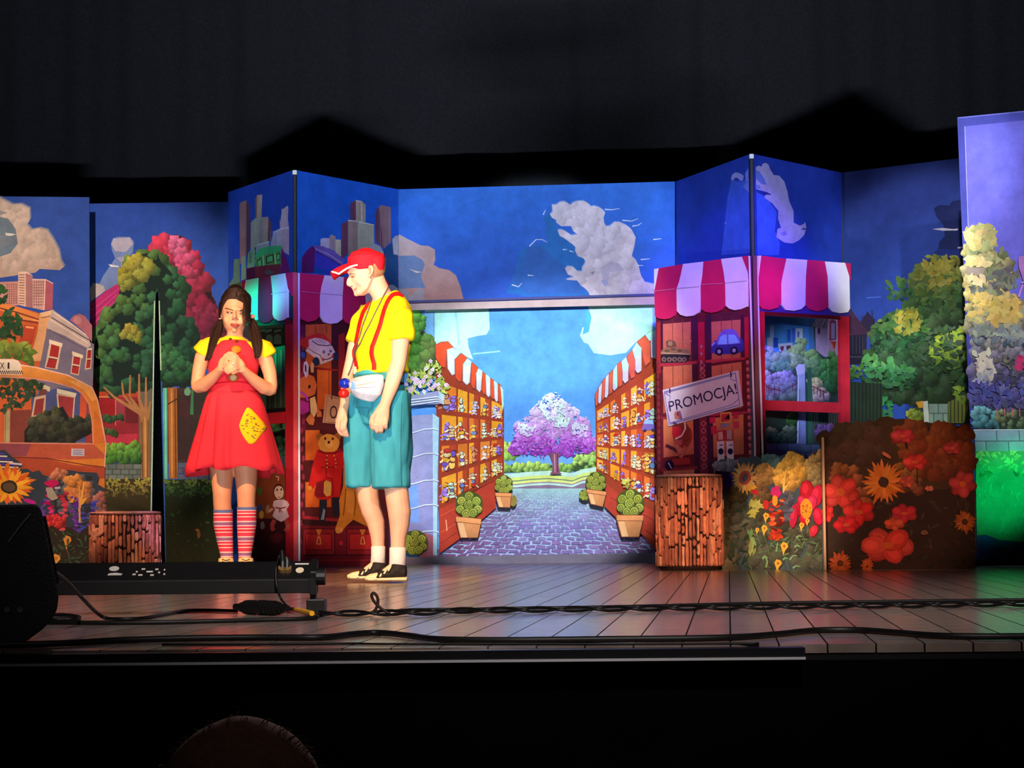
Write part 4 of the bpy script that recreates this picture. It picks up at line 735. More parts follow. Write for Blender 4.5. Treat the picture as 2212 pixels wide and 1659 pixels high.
for P, c in ((((280, 280), (320, 280), (320, 400), (280, 400)), (190, 190, 240)), (((255, 400), (310, 400), (310, 540), (255, 540)), (200, 196, 240)), (((320, 400), (360, 400), (360, 490), (320, 500)), (40, 70, 190)), (((450, 320), (480, 320), (480, 440), (450, 440)), (50, 80, 200)), (((495, 300), (530, 310), (530, 440), (500, 440)), (70, 96, 216)), (((530, 310), (600, 310), (600, 450), (530, 450)), (206, 206, 244)), (((360, 460), (500, 450), (500, 540), (380, 550)), (196, 190, 236)), (((545, 340), (570, 345), (565, 400), (545, 400)), (110, 120, 200)), (((380, 490), (420, 480), (410, 530), (390, 530)), (130, 50, 90)), (((440, 480), (485, 475), (480, 520), (445, 520)), (120, 50, 90))): fDR.poly(R3(*P), c)
fDR.lumps(R3((230, 520), (300, 500), (320, 700), (240, 730)), 18, 7, [(150, 176, 190), (90, 130, 150)]); fDR.lumps(R3((320, 590), (390, 530), (450, 560), (500, 700), (430, 770), (330, 730)), 36, 8, [(176, 196, 190), (90, 126, 126), (66, 96, 110)]); fDR.lumps(R3((470, 530), (560, 430), (610, 420), (610, 650), (520, 680)), 34, 8, [(186, 196, 160), (120, 140, 120)])
fDR.lumps(R3((630, 560), (720, 520), (780, 600), (800, 800), (700, 830), (640, 700)), 50, 8, [(150, 170, 120), (90, 124, 90), (46, 76, 66)]); fDR.lumps(R3((790, 650), (860, 550), (960, 600), (965, 900), (850, 930), (780, 800)), 60, 8, [(110, 156, 90), (60, 112, 70), (36, 74, 58)])
fDR.lumps(R3((235, 720), (330, 740), (540, 770), (560, 1000), (240, 1000)), 60, 9, [(176, 166, 226), (136, 122, 196), (110, 110, 160), (96, 116, 120)]); fDR.lumps(R3((670, 800), (760, 820), (840, 920), (850, 1005), (690, 1005)), 30, 8, [(196, 180, 140), (150, 116, 160)])
for P in (((245, 880), (300, 895), (390, 915)), ((490, 880), (550, 830)), ((680, 865), (760, 905), (840, 940))): fDR.line(R3(*P), 2, (110, 26, 60))
for x, y in R3((250, 885), (270, 890), (325, 900), (370, 912), (500, 870), (705, 900), (740, 915), (770, 930), (800, 940)): fDR.line([(x, y - 7), (x, y + 12)], 1.5, (104, 26, 56))
fDR.poly(R3((530, 690), (560, 655), (620, 660), (620, 750), (545, 770)), (196, 186, 240)).poly(R3((550, 760), (620, 745), (632, 1520), (540, 1520), (545, 1000)), (160, 160, 226), (110, 116, 190)).line(R3((555, 770), (550, 1500)), 2, (210, 206, 246)).line(R3((570, 900), (570, 1500)), 1.2, (96, 96, 156))
fDR.poly(R3((640, 690), (680, 690), (720, 1510), (650, 1510)), (52, 92, 82)); fDR.poly(R3((240, 1110), (540, 1110), (540, 1420), (240, 1420)), (38, 50, 44)); fDR.lumps(R3((430, 1130), (540, 1120), (540, 1260), (480, 1260)), 18, 7, [(70, 116, 60), (40, 70, 40)]); fDR.lumps(R3((245, 1270), (530, 1270), (530, 1410), (245, 1410)), 60, 6, [(120, 124, 112), (60, 72, 70), (44, 54, 60)])  # dark green strip is the kiosk post's shadow, painted into the print
fDR.poly(R3((690, 1130), (990, 1130), (990, 1450), (690, 1450)), (66, 72, 70))
for i in range(12): x = 700 + i * 24; fDR.line(R3((x, 1135), (x, 1240)), 2, (40, 44, 46))
fDR.lumps(R3((715, 1250), (830, 1240), (940, 1270), (900, 1350), (720, 1340)), 22, 8, [(120, 84, 150), (76, 50, 100)]); bricks(fDR, R3((240, 1425), (560, 1425), (560, 1660), (240, 1660)), 3, 3, (92, 92, 146), .8); bricks(fDR, R3((570, 1435), (990, 1435), (990, 1660), (570, 1660)), 3, 4, (104, 106, 156), .8); fDR.end()

# --- right flat (E): dark sky, house, trees
fE = flat_thing('scenery_flat', 'right painted flat with dark blue sky and leafy green trees behind the red flowers', 'stage flat', (1815, 374), 16.02, (2078, 341), 15.42)
fE.board('canvas'); fE.clip_sky((40, 54, 118), (34, 74, 158), [(1818, 373), (2078, 341), (2120, 1217), (1820, 1217)])
fE.start('painted_cloud'); fE.poly(R6((720, 100), (760, 75), (830, 80), (850, 50), (920, 35), (945, 440), (740, 440), (760, 340), (800, 300), (790, 220), (740, 160)), (24, 32, 74)).poly(R6((700, 430), (760, 390), (930, 400), (945, 470), (700, 470)), (28, 40, 98)).poly(R6((710, 248), (780, 240), (860, 248), (895, 244), (890, 258), (780, 260)), (176, 166, 176)).poly(R6((890, 378), (940, 370), (945, 385), (895, 388)), (186, 160, 160)); fE.line(R6((240, 740), (340, 735)), 1.5, (70, 110, 190)); fE.end()
fE.start('painted_dark_house'); fE.poly(R6((60, 760), (115, 800), (190, 920), (245, 840), (300, 900), (290, 1000), (240, 1020), (240, 1210), (60, 1230)), (38, 30, 52)).poly(R6((115, 810), (260, 1000), (120, 1010)), (58, 34, 54)).line(R6((210, 870), (210, 900)), 3, (40, 40, 80)).line(R6((278, 830), (280, 880)), 3, (36, 40, 70)).poly(R6((120, 1010), (215, 1010), (215, 1220), (120, 1220)), (26, 24, 40))
for x in (140, 165, 190, 210): fE.line(R6((x, 1015), (x, 1140)), 1.4, (56, 50, 66))
fE.line(R6((120, 1165), (215, 1165)), 2, (60, 60, 66)); fE.end()
fE.start('painted_trees')
fE.poly(R6((420, 860), (600, 780), (560, 640), (700, 450), (930, 460), (1000, 1440), (900, 1500), (240, 1500), (250, 1200), (290, 940)), (34, 42, 30)); fE.poly(R6((700, 860), (900, 800), (960, 1000), (700, 1000)), (30, 30, 22)); fE.poly(R6((600, 1240), (900, 1250), (900, 1480), (560, 1480)), (44, 46, 30))
fE.lumps(R6((420, 860), (560, 800), (600, 780), (560, 640), (700, 450), (930, 460), (1000, 1440), (900, 1500), (240, 1500), (250, 1200), (290, 940)), 190, 17, [(84, 92, 40), (60, 80, 42), (44, 70, 42), (40, 56, 36)], d=(.2, 1))
fE.leaves(R6((370, 650), (440, 590), (550, 620), (560, 740), (470, 760), (390, 740)), 50, 8, [(86, 110, 50), (50, 90, 50), (44, 70, 44)]); fE.leaves(R6((580, 540), (690, 440), (900, 450), (940, 560), (930, 800), (760, 850), (600, 760), (560, 680)), 170, 10, [(120, 118, 46), (108, 108, 44), (66, 90, 40), (40, 60, 36)])
fE.leaves(R6((640, 480), (850, 470), (850, 640), (680, 660)), 60, 9, [(146, 132, 50), (126, 112, 46)]); fE.leaves(R6((420, 860), (540, 800), (670, 890), (690, 960), (600, 1100), (450, 1120), (270, 1130), (300, 920)), 130, 9, [(140, 140, 52), (80, 116, 54), (40, 84, 48), (40, 66, 42)]); fE.leaves(R6((440, 850), (600, 840), (650, 950), (520, 1020), (440, 980)), 36, 9, [(170, 158, 58), (130, 130, 50)])
fE.leaves(R6((700, 1080), (800, 980), (930, 960), (975, 1050), (980, 1230), (840, 1260), (720, 1190)), 80, 10, [(156, 160, 56), (120, 140, 44), (60, 90, 36)]); fE.leaves(R6((220, 1150), (420, 1170), (600, 1280), (560, 1400), (250, 1370)), 110, 9, [(84, 140, 74), (50, 110, 62), (40, 76, 48)]); fE.leaves(R6((260, 1470), (400, 1440), (440, 1560), (380, 1640), (230, 1620)), 60, 9, [(50, 130, 70), (36, 92, 56)]); fE.leaves(R6((640, 1000), (940, 900), (960, 1400), (640, 1240)), 70, 8, [(70, 90, 60), (50, 66, 44), (56, 70, 40)]); fE.leaves(R6((130, 1230), (220, 1220), (240, 1320), (130, 1340)), 22, 7, [(80, 120, 50), (44, 74, 36)]); fE.end()
fE.start('painted_fence'); fE.poly(R6((110, 1340), (360, 1360), (360, 1640), (110, 1640)), (34, 48, 34))
for i in range(9): x = 140 + i * 26; fE.line(R6((x, 1350), (x, 1630)), 1.8, (20, 24, 24))
fE.lumps(R6((540, 1560), (640, 1500), (660, 1640), (540, 1640)), 16, 8, [(150, 150, 56), (96, 116, 44)]); fE.poly(R6((600, 1490), (650, 1480), (650, 1530), (620, 1530)), (220, 150, 50)); fE.poly(R6((650, 1485), (685, 1480), (698, 1640), (660, 1640)), (196, 196, 180)); bricks(fE, R6((690, 1500), (830, 1500), (830, 1640), (695, 1640)), 2, 2, (130, 150, 140), 1); fE.poly(R6((830, 1490), (990, 1420), (1000, 1640), (830, 1640)), (96, 104, 46)); 
for i in range(6): x = 850 + i * 27; fE.line(R6((x, 1440), (x, 1635)), 2, (44, 36, 20))
fE.leaves(R6((870, 1380), (940, 1390), (960, 1480), (890, 1480)), 14, 8, [(130, 150, 50), (90, 110, 40)]); o = fE.end(); o['kind'] = 'stuff'

# --- far right flat (F), nearer and so taller in view
fF = flat_thing('scenery_flat', 'far right nearest painted flat with lilac sky, pale leaves and green hedge', 'stage flat', (2068, 255), 13.82, (2290, 232.5), 13.53)
fF.board('canvas', [(2068, 255), (2108, 1216), (2330, 1214), (2290, 232.5)], th=.05, M=mat('flat_frame_blue', (70, 76, 170), .6))
fF.start('painted_sky'); fF.grid([(2069, 256), (2290, 234), (2330, 1212), (2108, 1214)], 5, 10, lambda a, b: (66, 70, 156)); fF.grid([(2084, 273), (2290, 252), (2320, 1200), (2112, 1202)], 8, 10, lambda a, b: jit(mixc((100, 98, 196), (128, 120, 226), b), 4))
fF.line(F1((412, 175), (440, 1000)), 1.6, (160, 156, 236)).line(F1((360, 115), (840, 68)), 2.2, (116, 120, 210)).line(F1((650, 320), (680, 700)), 12, (104, 100, 196)); fF.end()
fF.start('painted_foliage')
fF.poly(F1((430, 1500), (560, 1420), (830, 1420), (900, 1600), (900, 1660), (430, 1660)), (96, 104, 96)); fF.poly([(2098, 700), (2290, 690), (2300, 900), (2104, 905)], (84, 76, 104)); fF.poly(F2((170, 120), (320, 125), (330, 180), (180, 190)), (78, 52, 120))
fF.lumps(F1((425, 900), (560, 900), (600, 1080), (720, 1130), (780, 1250), (700, 1380), (830, 1450), (840, 1650), (430, 1650)), 130, 13, [(176, 166, 104), (150, 144, 100), (190, 166, 96), (120, 120, 104)], d=(0, 1)); fF.lumps(F2((180, 90), (519, 90), (519, 540), (190, 540)), 120, 13, [(130, 132, 116), (110, 104, 120), (84, 80, 120), (70, 72, 124)], d=(0, 1))
fF.leaves(F1((415, 880), (470, 890), (600, 890), (640, 1010), (560, 1060), (520, 1100), (430, 1080)), 36, 12, [(150, 156, 96), (196, 180, 110), (130, 140, 96)]); fF.leaves(F1((425, 920), (530, 950), (550, 1040), (440, 1070)), 14, 13, [(222, 200, 130), (206, 190, 120)])
fF.leaves(F1((430, 1100), (560, 1120), (700, 1100), (760, 1190), (800, 1250), (740, 1330), (680, 1360), (560, 1400), (430, 1380)), 80, 11, [(160, 160, 104), (110, 116, 84), (88, 90, 92), (150, 150, 110)]); fF.leaves(F1((430, 1110), (590, 1130), (590, 1180), (430, 1180)), 14, 12, [(216, 194, 130)]); fF.poly(F1((425, 1185), (560, 1190), (540, 1245), (425, 1235)), (160, 144, 130)); fF.leaves(F1((430, 1245), (550, 1245), (540, 1300), (430, 1310)), 14, 11, [(222, 204, 150)]); fF.leaves(F1((620, 1190), (790, 1200), (780, 1320), (640, 1300)), 22, 11, [(84, 84, 92), (120, 126, 90)])
fF.leaves(F1((430, 1400), (560, 1380), (800, 1440), (840, 1560), (830, 1660), (430, 1660)), 110, 12, [(206, 180, 106), (206, 176, 90), (150, 150, 120), (120, 130, 130)]); fF.leaves(F1((540, 1420), (800, 1440), (820, 1560), (620, 1600)), 36, 13, [(216, 186, 96), (190, 160, 80)])
fF.leaves(F2((190, 60), (519, 60), (519, 140), (200, 130)), 40, 10, [(160, 166, 140), (120, 130, 130), (80, 90, 100)]); fF.leaves(F2((180, 170), (290, 170), (340, 300), (300, 400), (190, 380)), 44, 11, [(206, 200, 170), (196, 186, 160), (120, 130, 150)]); fF.leaves(F2((340, 200), (519, 230), (519, 400), (370, 400)), 40, 9, [(110, 110, 84), (80, 80, 86), (64, 64, 84)]); fF.leaves(F2((460, 240), (519, 215), (519, 310), (480, 310)), 12, 9, [(196, 46, 96), (160, 40, 90)]); fF.leaves(F2((180, 380), (519, 380), (519, 540), (190, 540)), 50, 9, [(76, 72, 130), (70, 76, 140), (70, 70, 90)])
fF.leaves(F1((650, 1060), (720, 1070), (720, 1110), (670, 1110)), 6, 10, [(110, 120, 80)]); fF.end()
fF.start('painted_house'); fF.poly(F1((800, 1110), (1000, 1090), (1000, 1330), (840, 1300), (800, 1180)), (176, 120, 190)).line(F1((820, 1300), (850, 1290), (900, 1420)), 3, (220, 150, 220)).line(F1((800, 1400), (830, 1310)), 4, (206, 140, 210)); fF.end()
fF.start('painted_hedge')
fF.lumps([(2104, 884), (2150, 884), (2170, 925), (2108, 928)], 30, 8, [(116, 176, 170), (70, 130, 130), (50, 96, 100)]); fF.lumps([(2150, 890), (2300, 885), (2300, 930), (2160, 928)], 40, 7, [(120, 130, 84), (70, 96, 70)])
for i in range(9): x = 2155 + i * 16; fF.line([(x, 882), (x + 1, 900)], 2.4, (180, 96, 90))
bricks(fF, [(2104, 930), (2300, 929), (2302, 976), (2108, 976)], 2, 4, (150, 186, 196), 1); fF.line([(2103, 929), (2300, 928)], 2.6, (206, 226, 226)); fF.poly([(2108, 975), (2302, 974), (2308, 1212), (2112, 1212)], (110, 170, 110), (90, 140, 100)); fF.leaves([(2110, 976), (2300, 975), (2302, 1034), (2112, 1034)], 110, 8, [(190, 226, 130), (150, 206, 120), (60, 130, 76)], asp=.4)
fF.leaves([(2112, 1034), (2302, 1034), (2306, 1165), (2114, 1165)], 120, 6, [(120, 190, 120), (110, 176, 120), (100, 150, 116)], asp=.2, ang=1.57); fF.poly([(2113, 1156), (2130, 1155), (2160, 1166), (2310, 1180), (2310, 1210), (2113, 1208)], (46, 66, 110)).poly([(2113, 1156), (2146, 1160), (2148, 1207), (2113, 1207)], (44, 70, 150)); fF.end()
bar(fF, 'base_skid', [(2107, 1209), (2330, 1206), (2330, 1222), (2107, 1223)], .02, BLK, label='black base skid')
# ------------------------------------------------------------------ kiosks
random.seed(23)
RED = mat('awning_red', (206, 30, 86), .7, noise=.1, nscale=9, bump=.15, bscale=40); WHT = mat('awning_white', (232, 228, 232), .7, noise=.06, nscale=9, bump=.2, bscale=40)
FRM = mat('red_frame', (186, 30, 46), .5, noise=.18, nscale=10); FRD = mat('dark_red_frame', (96, 14, 22), .5, noise=.2, nscale=10); PALE = mat('pale_edge', (226, 214, 232), .5)
def kiosk(label, cx, cy, Yc):
    p = Q(cx, cy, Yc); return thing('market_kiosk', label, 'kiosk', (p.x, p.y, 0))
def stripe(f, P, red, th=.016): return bar(f, 'awning_stripe', P, th, RED if red else WHT)
def seam(f, P, red):
    f.start('stitch_line'); f.line(P, 1.6, (226, 120, 150) if red else (200, 190, 214)); 
    for v in f.V: v += f.n * .0165
    f.end()
WOODA, WOODB = (208, 118, 92), (192, 96, 78)
def text_on(f, txt, quad, col, name, parent=None, off=.002, th=None):
    """flat lettering stretched over the pixel quad tl,tr,br,bl"""
    cu = bpy.data.curves.new('lettering', 'FONT'); cu.body = txt; cu.resolution_u = 6
    o = bpy.data.objects.new('lettering', cu); COL.objects.link(o); dg = bpy.context.evaluated_depsgraph_get(); dg.update()
    me = bpy.data.meshes.new_from_object(o.evaluated_get(dg)); bpy.data.objects.remove(o)
    X = [v.co.x for v in me.vertices]; Yy = [v.co.y for v in me.vertices]; x0, x1, y0, y1 = min(X), max(X), min(Yy), max(Yy); tl, tr, br, bl = quad
    if 'J' in txt or 'O' in txt or 1: pass
    V = []
    for v in me.vertices:
        a = (v.co.x - x0) / (x1 - x0); b = 1 - (v.co.y - y0) / (y1 - y0)
        V.append(f.at(((tl[0] * (1 - a) + tr[0] * a) * (1 - b) + (bl[0] * (1 - a) + br[0] * a) * b, (tl[1] * (1 - a) + tr[1] * a) * (1 - b) + (bl[1] * (1 - a) + br[1] * a) * b), off))
    F = [tuple(p.vertices) for p in me.polygons]
    return mk(name, V, F, mat('ink_' + name, col, .6), parent or f.root)

# --- right kiosk
rK = kiosk('right market kiosk with red and white awning, toy shelves and an open window frame', 1626, 553, 14.56)
k1 = Flat(rK, (1418, 583), 15.28, (1621, 553), 14.57); k2 = Flat(rK, (1633, 553), 14.57, (1834, 570), 15.0)
k1.board('toy_panel')
k1.start('painted_shelves')
k1.poly(R1((105, 560), (1395, 380), (1400, 1800)) + [(1625, 1222), (1420, 1219)], (104, 30, 44))
SHK = (72, 28, 58)
for c0, c1, yt in ((205, 590, 930), (870, 1275, 900)):
    k1.poly(R1((c0, yt), (c1, yt - 40), (c1, 1500), (c0, 1560)), WOODA, WOODB); k1.poly(R1((c0, yt - 20), (c1, yt - 60), (c1, yt + 60), (c0, yt + 90)), (96, 36, 52))
    k1.poly(R2((c0, 70), (c1 + 15, 10), (c1 + 25, 640), (c0 + 5, 720)), WOODA, WOODB); k1.poly(R2((c0 + 5, 790), (c1 + 40, 730), (c1 + 45, 1280), (c0 + 8, 1330)), (220, 136, 84), WOODB); k1.poly(R2((c0 + 8, 1500), (c1 + 50, 1450), (c1 + 60, 2700), (c0 + 15, 2750)), WOODA, WOODB)
    for q in (.34, .7): x = c0 + (c1 - c0) * q; k1.line(R1((x, yt + 20), (x + 6, 1520)), 1.4, (130, 60, 50)); k1.line(R2((x + 5, 60), (x + 12, 690)), 1.4, (130, 60, 50)); k1.line(R2((x + 20, 760), (x + 26, 1300)), 1.2, (150, 80, 60))
for x in (600, 790): k1.poly(R1((x, 900), (x + 80, 880), (x + 90, 1500), (x + 10, 1530)), SHK); k1.poly(R2((x + 5, 30), (x + 85, 15), (x + 120, 1560), (x + 40, 1580)), SHK)
k1.poly(R1((690, 1000), (775, 990), (785, 1659), (700, 1659)), (186, 30, 60)).poly(R2((695, 0), (785, 0), (830, 1560), (720, 1580)), (122, 40, 62)).poly(R1((120, 1000), (170, 990), (175, 1700), (125, 1700)), (176, 44, 44)).poly(R1((1325, 930), (1385, 920), (1390, 1480), (1335, 1490)), (190, 34, 56)).poly(R1((175, 960), (205, 950), (210, 1650), (180, 1650)), SHK).poly(R1((1280, 900), (1325, 890), (1335, 1480), (1285, 1490)), SHK)
for y in (1330, 1430, 1540, 1640): k1.blob(*R1((735, y))[0], 4, 6, (150, 56, 80)); k1.blob(*R1((735, y))[0], 2, 3.4, (216, 110, 120))
for y in (60, 130, 200, 860, 960, 1080, 1180, 1270, 1340, 1450): k1.loop(R2((745 + y * .02, y - 40), (785 + y * .02, y), (745 + y * .02, y + 40), (715 + y * .02, y)), 1.6, (196, 110, 130))
for k in range(16): x, y = R2((1375 + k * 3, 20 + k * 95))[0]; k1.blob(x, y, 4, 6, (176, 76, 96)); k1.blob(x - 1, y - 1, 2, 3, (206, 130, 140))
for k in range(16): x, y = R2((140 + k * 1.5, 20 + k * 95))[0]; k1.blob(x, y, 3, 6, (130, 50, 60))
k1.poly(R1((170, 1560), (680, 1530), (680, 1570), (180, 1610)), (176, 50, 70)).poly(R1((800, 1520), (1340, 1480), (1340, 1510), (800, 1555)), (190, 54, 76)).poly(R2((180, 770), (690, 740), (700, 790), (190, 800)), (150, 50, 66)).poly(R2((840, 720), (1390, 690), (1390, 720), (840, 760)), (176, 50, 80)).poly(R2((180, 1480), (690, 1450), (690, 1490), (190, 1520)), (150, 44, 60)); k1.end()
k1.start('painted_toy_tank')
k1.poly(R1((180, 1560), (175, 1470), (230, 1430), (590, 1440), (590, 1480), (530, 1550)), (44, 36, 48))
for x in (225, 300, 370, 440, 500): k1.blob(*R1((x, 1510))[0], 5.4, 5.4, (130, 104, 100)); k1.blob(*R1((x, 1510))[0], 2.4, 2.4, (60, 44, 50))
k1.poly(R1((175, 1405), (230, 1350), (380, 1340), (570, 1370), (590, 1430), (180, 1440)), (146, 110, 84)).poly(R1((250, 1260), (300, 1240), (380, 1260), (400, 1330), (260, 1340)), (112, 80, 66)).blob(*R1((310, 1290))[0], 5, 6, (160, 124, 96)).line(R1((380, 1280), (610, 1255)), 2.4, (186, 120, 90)).line(R1((190, 1420), (585, 1440)), 1.5, (206, 180, 150))
for p in R1((270, 1390), (350, 1370), (440, 1390), (520, 1400)): k1.blob(p[0], p[1], 6, 3, jit((120, 90, 70), 16))
k1.end()
k1.start('painted_toy_car')
k1.poly(R1((870, 1410), (880, 1310), (920, 1250), (1000, 1230), (1290, 1210), (1325, 1270), (1330, 1380), (1280, 1410), (1230, 1430), (960, 1440)), (62, 56, 150)).poly(R1((940, 1270), (985, 1160), (1040, 1100), (1160, 1085), (1220, 1120), (1270, 1210), (1285, 1290), (960, 1310)), (116, 104, 196)).poly(R1((965, 1300), (1000, 1200), (1050, 1165), (1090, 1165), (1095, 1300)), (130, 186, 246)).poly(R1((1110, 1165), (1200, 1170), (1260, 1260), (1260, 1280), (1115, 1298)), (130, 186, 246))
for p in R1((985, 1400), (1190, 1385)): k1.blob(p[0], p[1], 8.5, 9, (34, 26, 60), 14, .03); k1.blob(p[0], p[1], 4, 4.4, (170, 160, 206), 12, .03)
k1.poly(R1((875, 1310), (930, 1260), (930, 1290), (885, 1330)), (150, 150, 230)); k1.end()
k1.start('painted_toy_robot')
k1.poly(R2((1000, 710), (1140, 700), (1160, 720), (1155, 830), (1140, 850), (1005, 860)), (226, 156, 96)).poly(R2((1015, 730), (1130, 722), (1130, 825), (1015, 840)), (196, 54, 70)).poly(R2((1055, 800), (1110, 735), (1130, 740), (1135, 800)), (50, 20, 44)).poly(R2((1000, 870), (1130, 855), (1120, 910), (1010, 920)), (150, 130, 170)).poly(R2((960, 960), (1170, 940), (1180, 1090), (960, 1100)), (176, 46, 66)).poly(R2((970, 980), (1030, 970), (1040, 1080), (975, 1085)), (226, 170, 160)).poly(R2((1090, 950), (1160, 945), (1165, 1080), (1095, 1080)), (176, 150, 150))
for x in (955, 1085): k1.poly(R2((x, 1110), (x + 95, 1100), (x + 105, 1390), (x + 12, 1400)), (226, 206, 226)); p = R2((x + 55, 1245))[0]; k1.blob(p[0], p[1], 6, 7, (40, 20, 70), 12, .03); k1.line(R2((x + 35, 1160), (x + 85, 1155)), 2, (70, 40, 80)); k1.line(R2((x + 40, 1370), (x + 90, 1365)), 4, (130, 40, 60))
k1.poly(R2((850, 780), (930, 770), (935, 850), (860, 860)), (206, 40, 90)).poly(R2((870, 900), (950, 890), (955, 1000), (880, 1010)), (196, 40, 80)).poly(R2((1180, 720), (1250, 710), (1250, 790), (1190, 800)), (196, 44, 86)).poly(R2((1180, 840), (1260, 830), (1255, 930), (1190, 930)), (206, 60, 100)); k1.end()
k1.start('painted_toy_horse')
k1.poly(R2((340, 900), (420, 870), (520, 840), (600, 950), (590, 1100), (560, 1180), (480, 1200), (400, 1150), (350, 1050)), (132, 50, 44)).blob(*R2((400, 980))[0], 11, 14, (206, 40, 62)).line(R2((510, 830), (520, 930), (470, 1030), (380, 1075)), 3, (236, 206, 210)).poly(R2((350, 1090), (480, 1080), (470, 1160), (380, 1150)), (180, 80, 84)).line(R2((250, 1160), (380, 1220), (470, 1290)), 7, (84, 34, 52)).line(R2((400, 1160), (450, 1280)), 8, (196, 110, 90)).line(R2((520, 1170), (500, 1260), (450, 1330)), 7, (186, 96, 84)).line(R2((590, 960), (600, 1080), (530, 1180)), 5, (150, 60, 50)).poly(R2((340, 1350), (580, 1330), (590, 1420), (340, 1440)), (166, 46, 52)); p = R2((300, 1435))[0]; k1.blob(p[0], p[1], 10, 11, (30, 20, 60), 14, .03); k1.line(R2((285, 1400), (330, 1480)), 2, (206, 190, 216)); k1.end()
SG = [k1.at(p, .012) for p in R2((215, 400), (1250, 128), (1315, 620), (295, 900))]
V, F = extrude_poly(SG[::-1], -k1.n * .010); sg = mk('price_sign', V, F, mat('sign_card', (214, 206, 226), .6, noise=.06), rK, label='tilted pale card sign lettered PROMOCJA!')
def lift(f, d):
    for v in f.V: v += f.n * d
k1.start('sign_border'); P = R2((245, 425), (1225, 165), (1285, 605), (315, 870)); k1.loop(P, 1.3, (120, 100, 190)); k1.loop(R2((255, 440), (1150, 200), (1170, 260), (1240, 270), (1275, 520), (1180, 600), (330, 850), (290, 700), (330, 480)), 1.1, (130, 110, 196)); k1.line(R2((320, 375), (325, 445)), 2.4, (40, 20, 60)); k1.line(R2((1160, 145), (1170, 215)), 2.4, (40, 20, 60)); lift(k1, .012); k1.end(sg)
text_on(k1, 'PROMOCJA!', R2((296, 560), (1224, 306), (1264, 492), (326, 742)), (36, 20, 76), 'lettering', sg, .0155)
k1.start('painted_hand'); k1.blob(*R2((430, 740))[0], 7, 9, (196, 120, 110)); k1.blob(*R2((440, 730))[0], 4, 5, (120, 60, 80)); k1.line(R2((450, 690), (480, 800)), 6, (150, 90, 130)); k1.line(R2((370, 850), (420, 870)), 4, (90, 60, 120)); lift(k1, .0135); k1.end(sg)
for P, r in ((R1((103, 265), (165, 255), (112, 545), (104, 548)), 0), (R1((167, 252), (500, 197), (470, 350), (408, 545), (408, 850), (385, 905), (320, 945), (240, 957), (160, 945), (112, 910), (106, 560)), 1), (R1((502, 195), (780, 163), (767, 340), (740, 500), (740, 800), (715, 865), (640, 908), (540, 918), (460, 893), (416, 840), (411, 545), (447, 440)), 0), (R1((782, 163), (1022, 128), (1062, 330), (1078, 480), (1080, 770), (1035, 825), (960, 857), (880, 867), (805, 853), (748, 810), (745, 500), (768, 350)), 1), (R1((1026, 126), (1310, 95), (1372, 260), (1387, 420), (1387, 780), (1300, 817), (1210, 832), (1140, 812), (1088, 770), (1082, 470), (1064, 320)), 0), (R1((1314, 92), (1396, 82), (1396, 290), (1376, 255)), 1)): stripe(k1, P, r)
seam(k1, R1((108, 572), (395, 540)), 1); seam(k1, R1((425, 530), (735, 505)), 0); seam(k1, R1((755, 480), (1070, 465)), 1); seam(k1, R1((1090, 455), (1385, 425)), 0)
# window wing
bar(k2, 'valance_board', [(1633, 560), (1834, 572), (1834, 684), (1633, 672)], .006, mat('valance_blue', (60, 44, 130), .6))
for P, r in (([(1634, 553), (1641, 553), (1635, 600), (1634, 610)], 0), ([(1641.5, 553), (1695, 560), (1688, 590), (1684, 612), (1684, 655), (1678, 665), (1660, 670), (1644, 668), (1634, 658), (1634, 612)], 1), ([(1695.5, 559), (1740, 562), (1737, 600), (1736, 660), (1728, 668), (1712, 672), (1694, 670), (1685, 659), (1684.5, 612), (1689, 590)], 0), ([(1740.5, 562), (1778, 565), (1784, 598), (1786, 662), (1777, 670), (1762, 673), (1746, 669), (1737, 660), (1737.5, 600)], 1), ([(1778.5, 565.5), (1822, 568.5), (1831, 598), (1832.5, 667), (1828, 675), (1812, 677), (1796, 674), (1787, 664), (1784.5, 598)], 0), ([(1822.5, 568.5), (1834, 570), (1834, 606), (1831.5, 596)], 1)): stripe(k2, P, r, .02)
def frame(f, name, P, M=FRM, th=.03): V, F = extrude_poly([f.at(p, .004) for p in P], -f.n * th); return mk(name, V, F, M, f.root)
frame(k2, 'window_post', [(1633, 672), (1651, 673), (1656, 1224), (1631, 1224)]); frame(k2, 'window_post', [(1814, 682), (1834, 684), (1838, 1221), (1818, 1221)])
frame(k2, 'window_rail', R3((232, 1006), (960, 1030), (966, 1132), (245, 1104)), th=.026); frame(k2, 'window_rail', [(1655, 1180), (1819, 1178), (1819, 1208), (1655, 1212)], th=.026); frame(k2, 'window_rail', [(1650, 673), (1815, 682), (1815, 690), (1650, 681)], th=.026, M=FRD)
p = Q(1626.5, 553, 14.55); V, F = box_vf((p.x + .012, p.y, p.z / 2), .03, .034, p.z); c = mk('corner_post', V, F, FRD, rK, label='dark red corner post')
for px in (1618.5, 1634.5):
    a = Q(px, 553, 14.545); b = a.copy(); b.z = 0; V, F = tube_vf([b + Vector((.03, 0, 0)), a], .0075, 6); mk('pale_edging', V, F, PALE, rK)

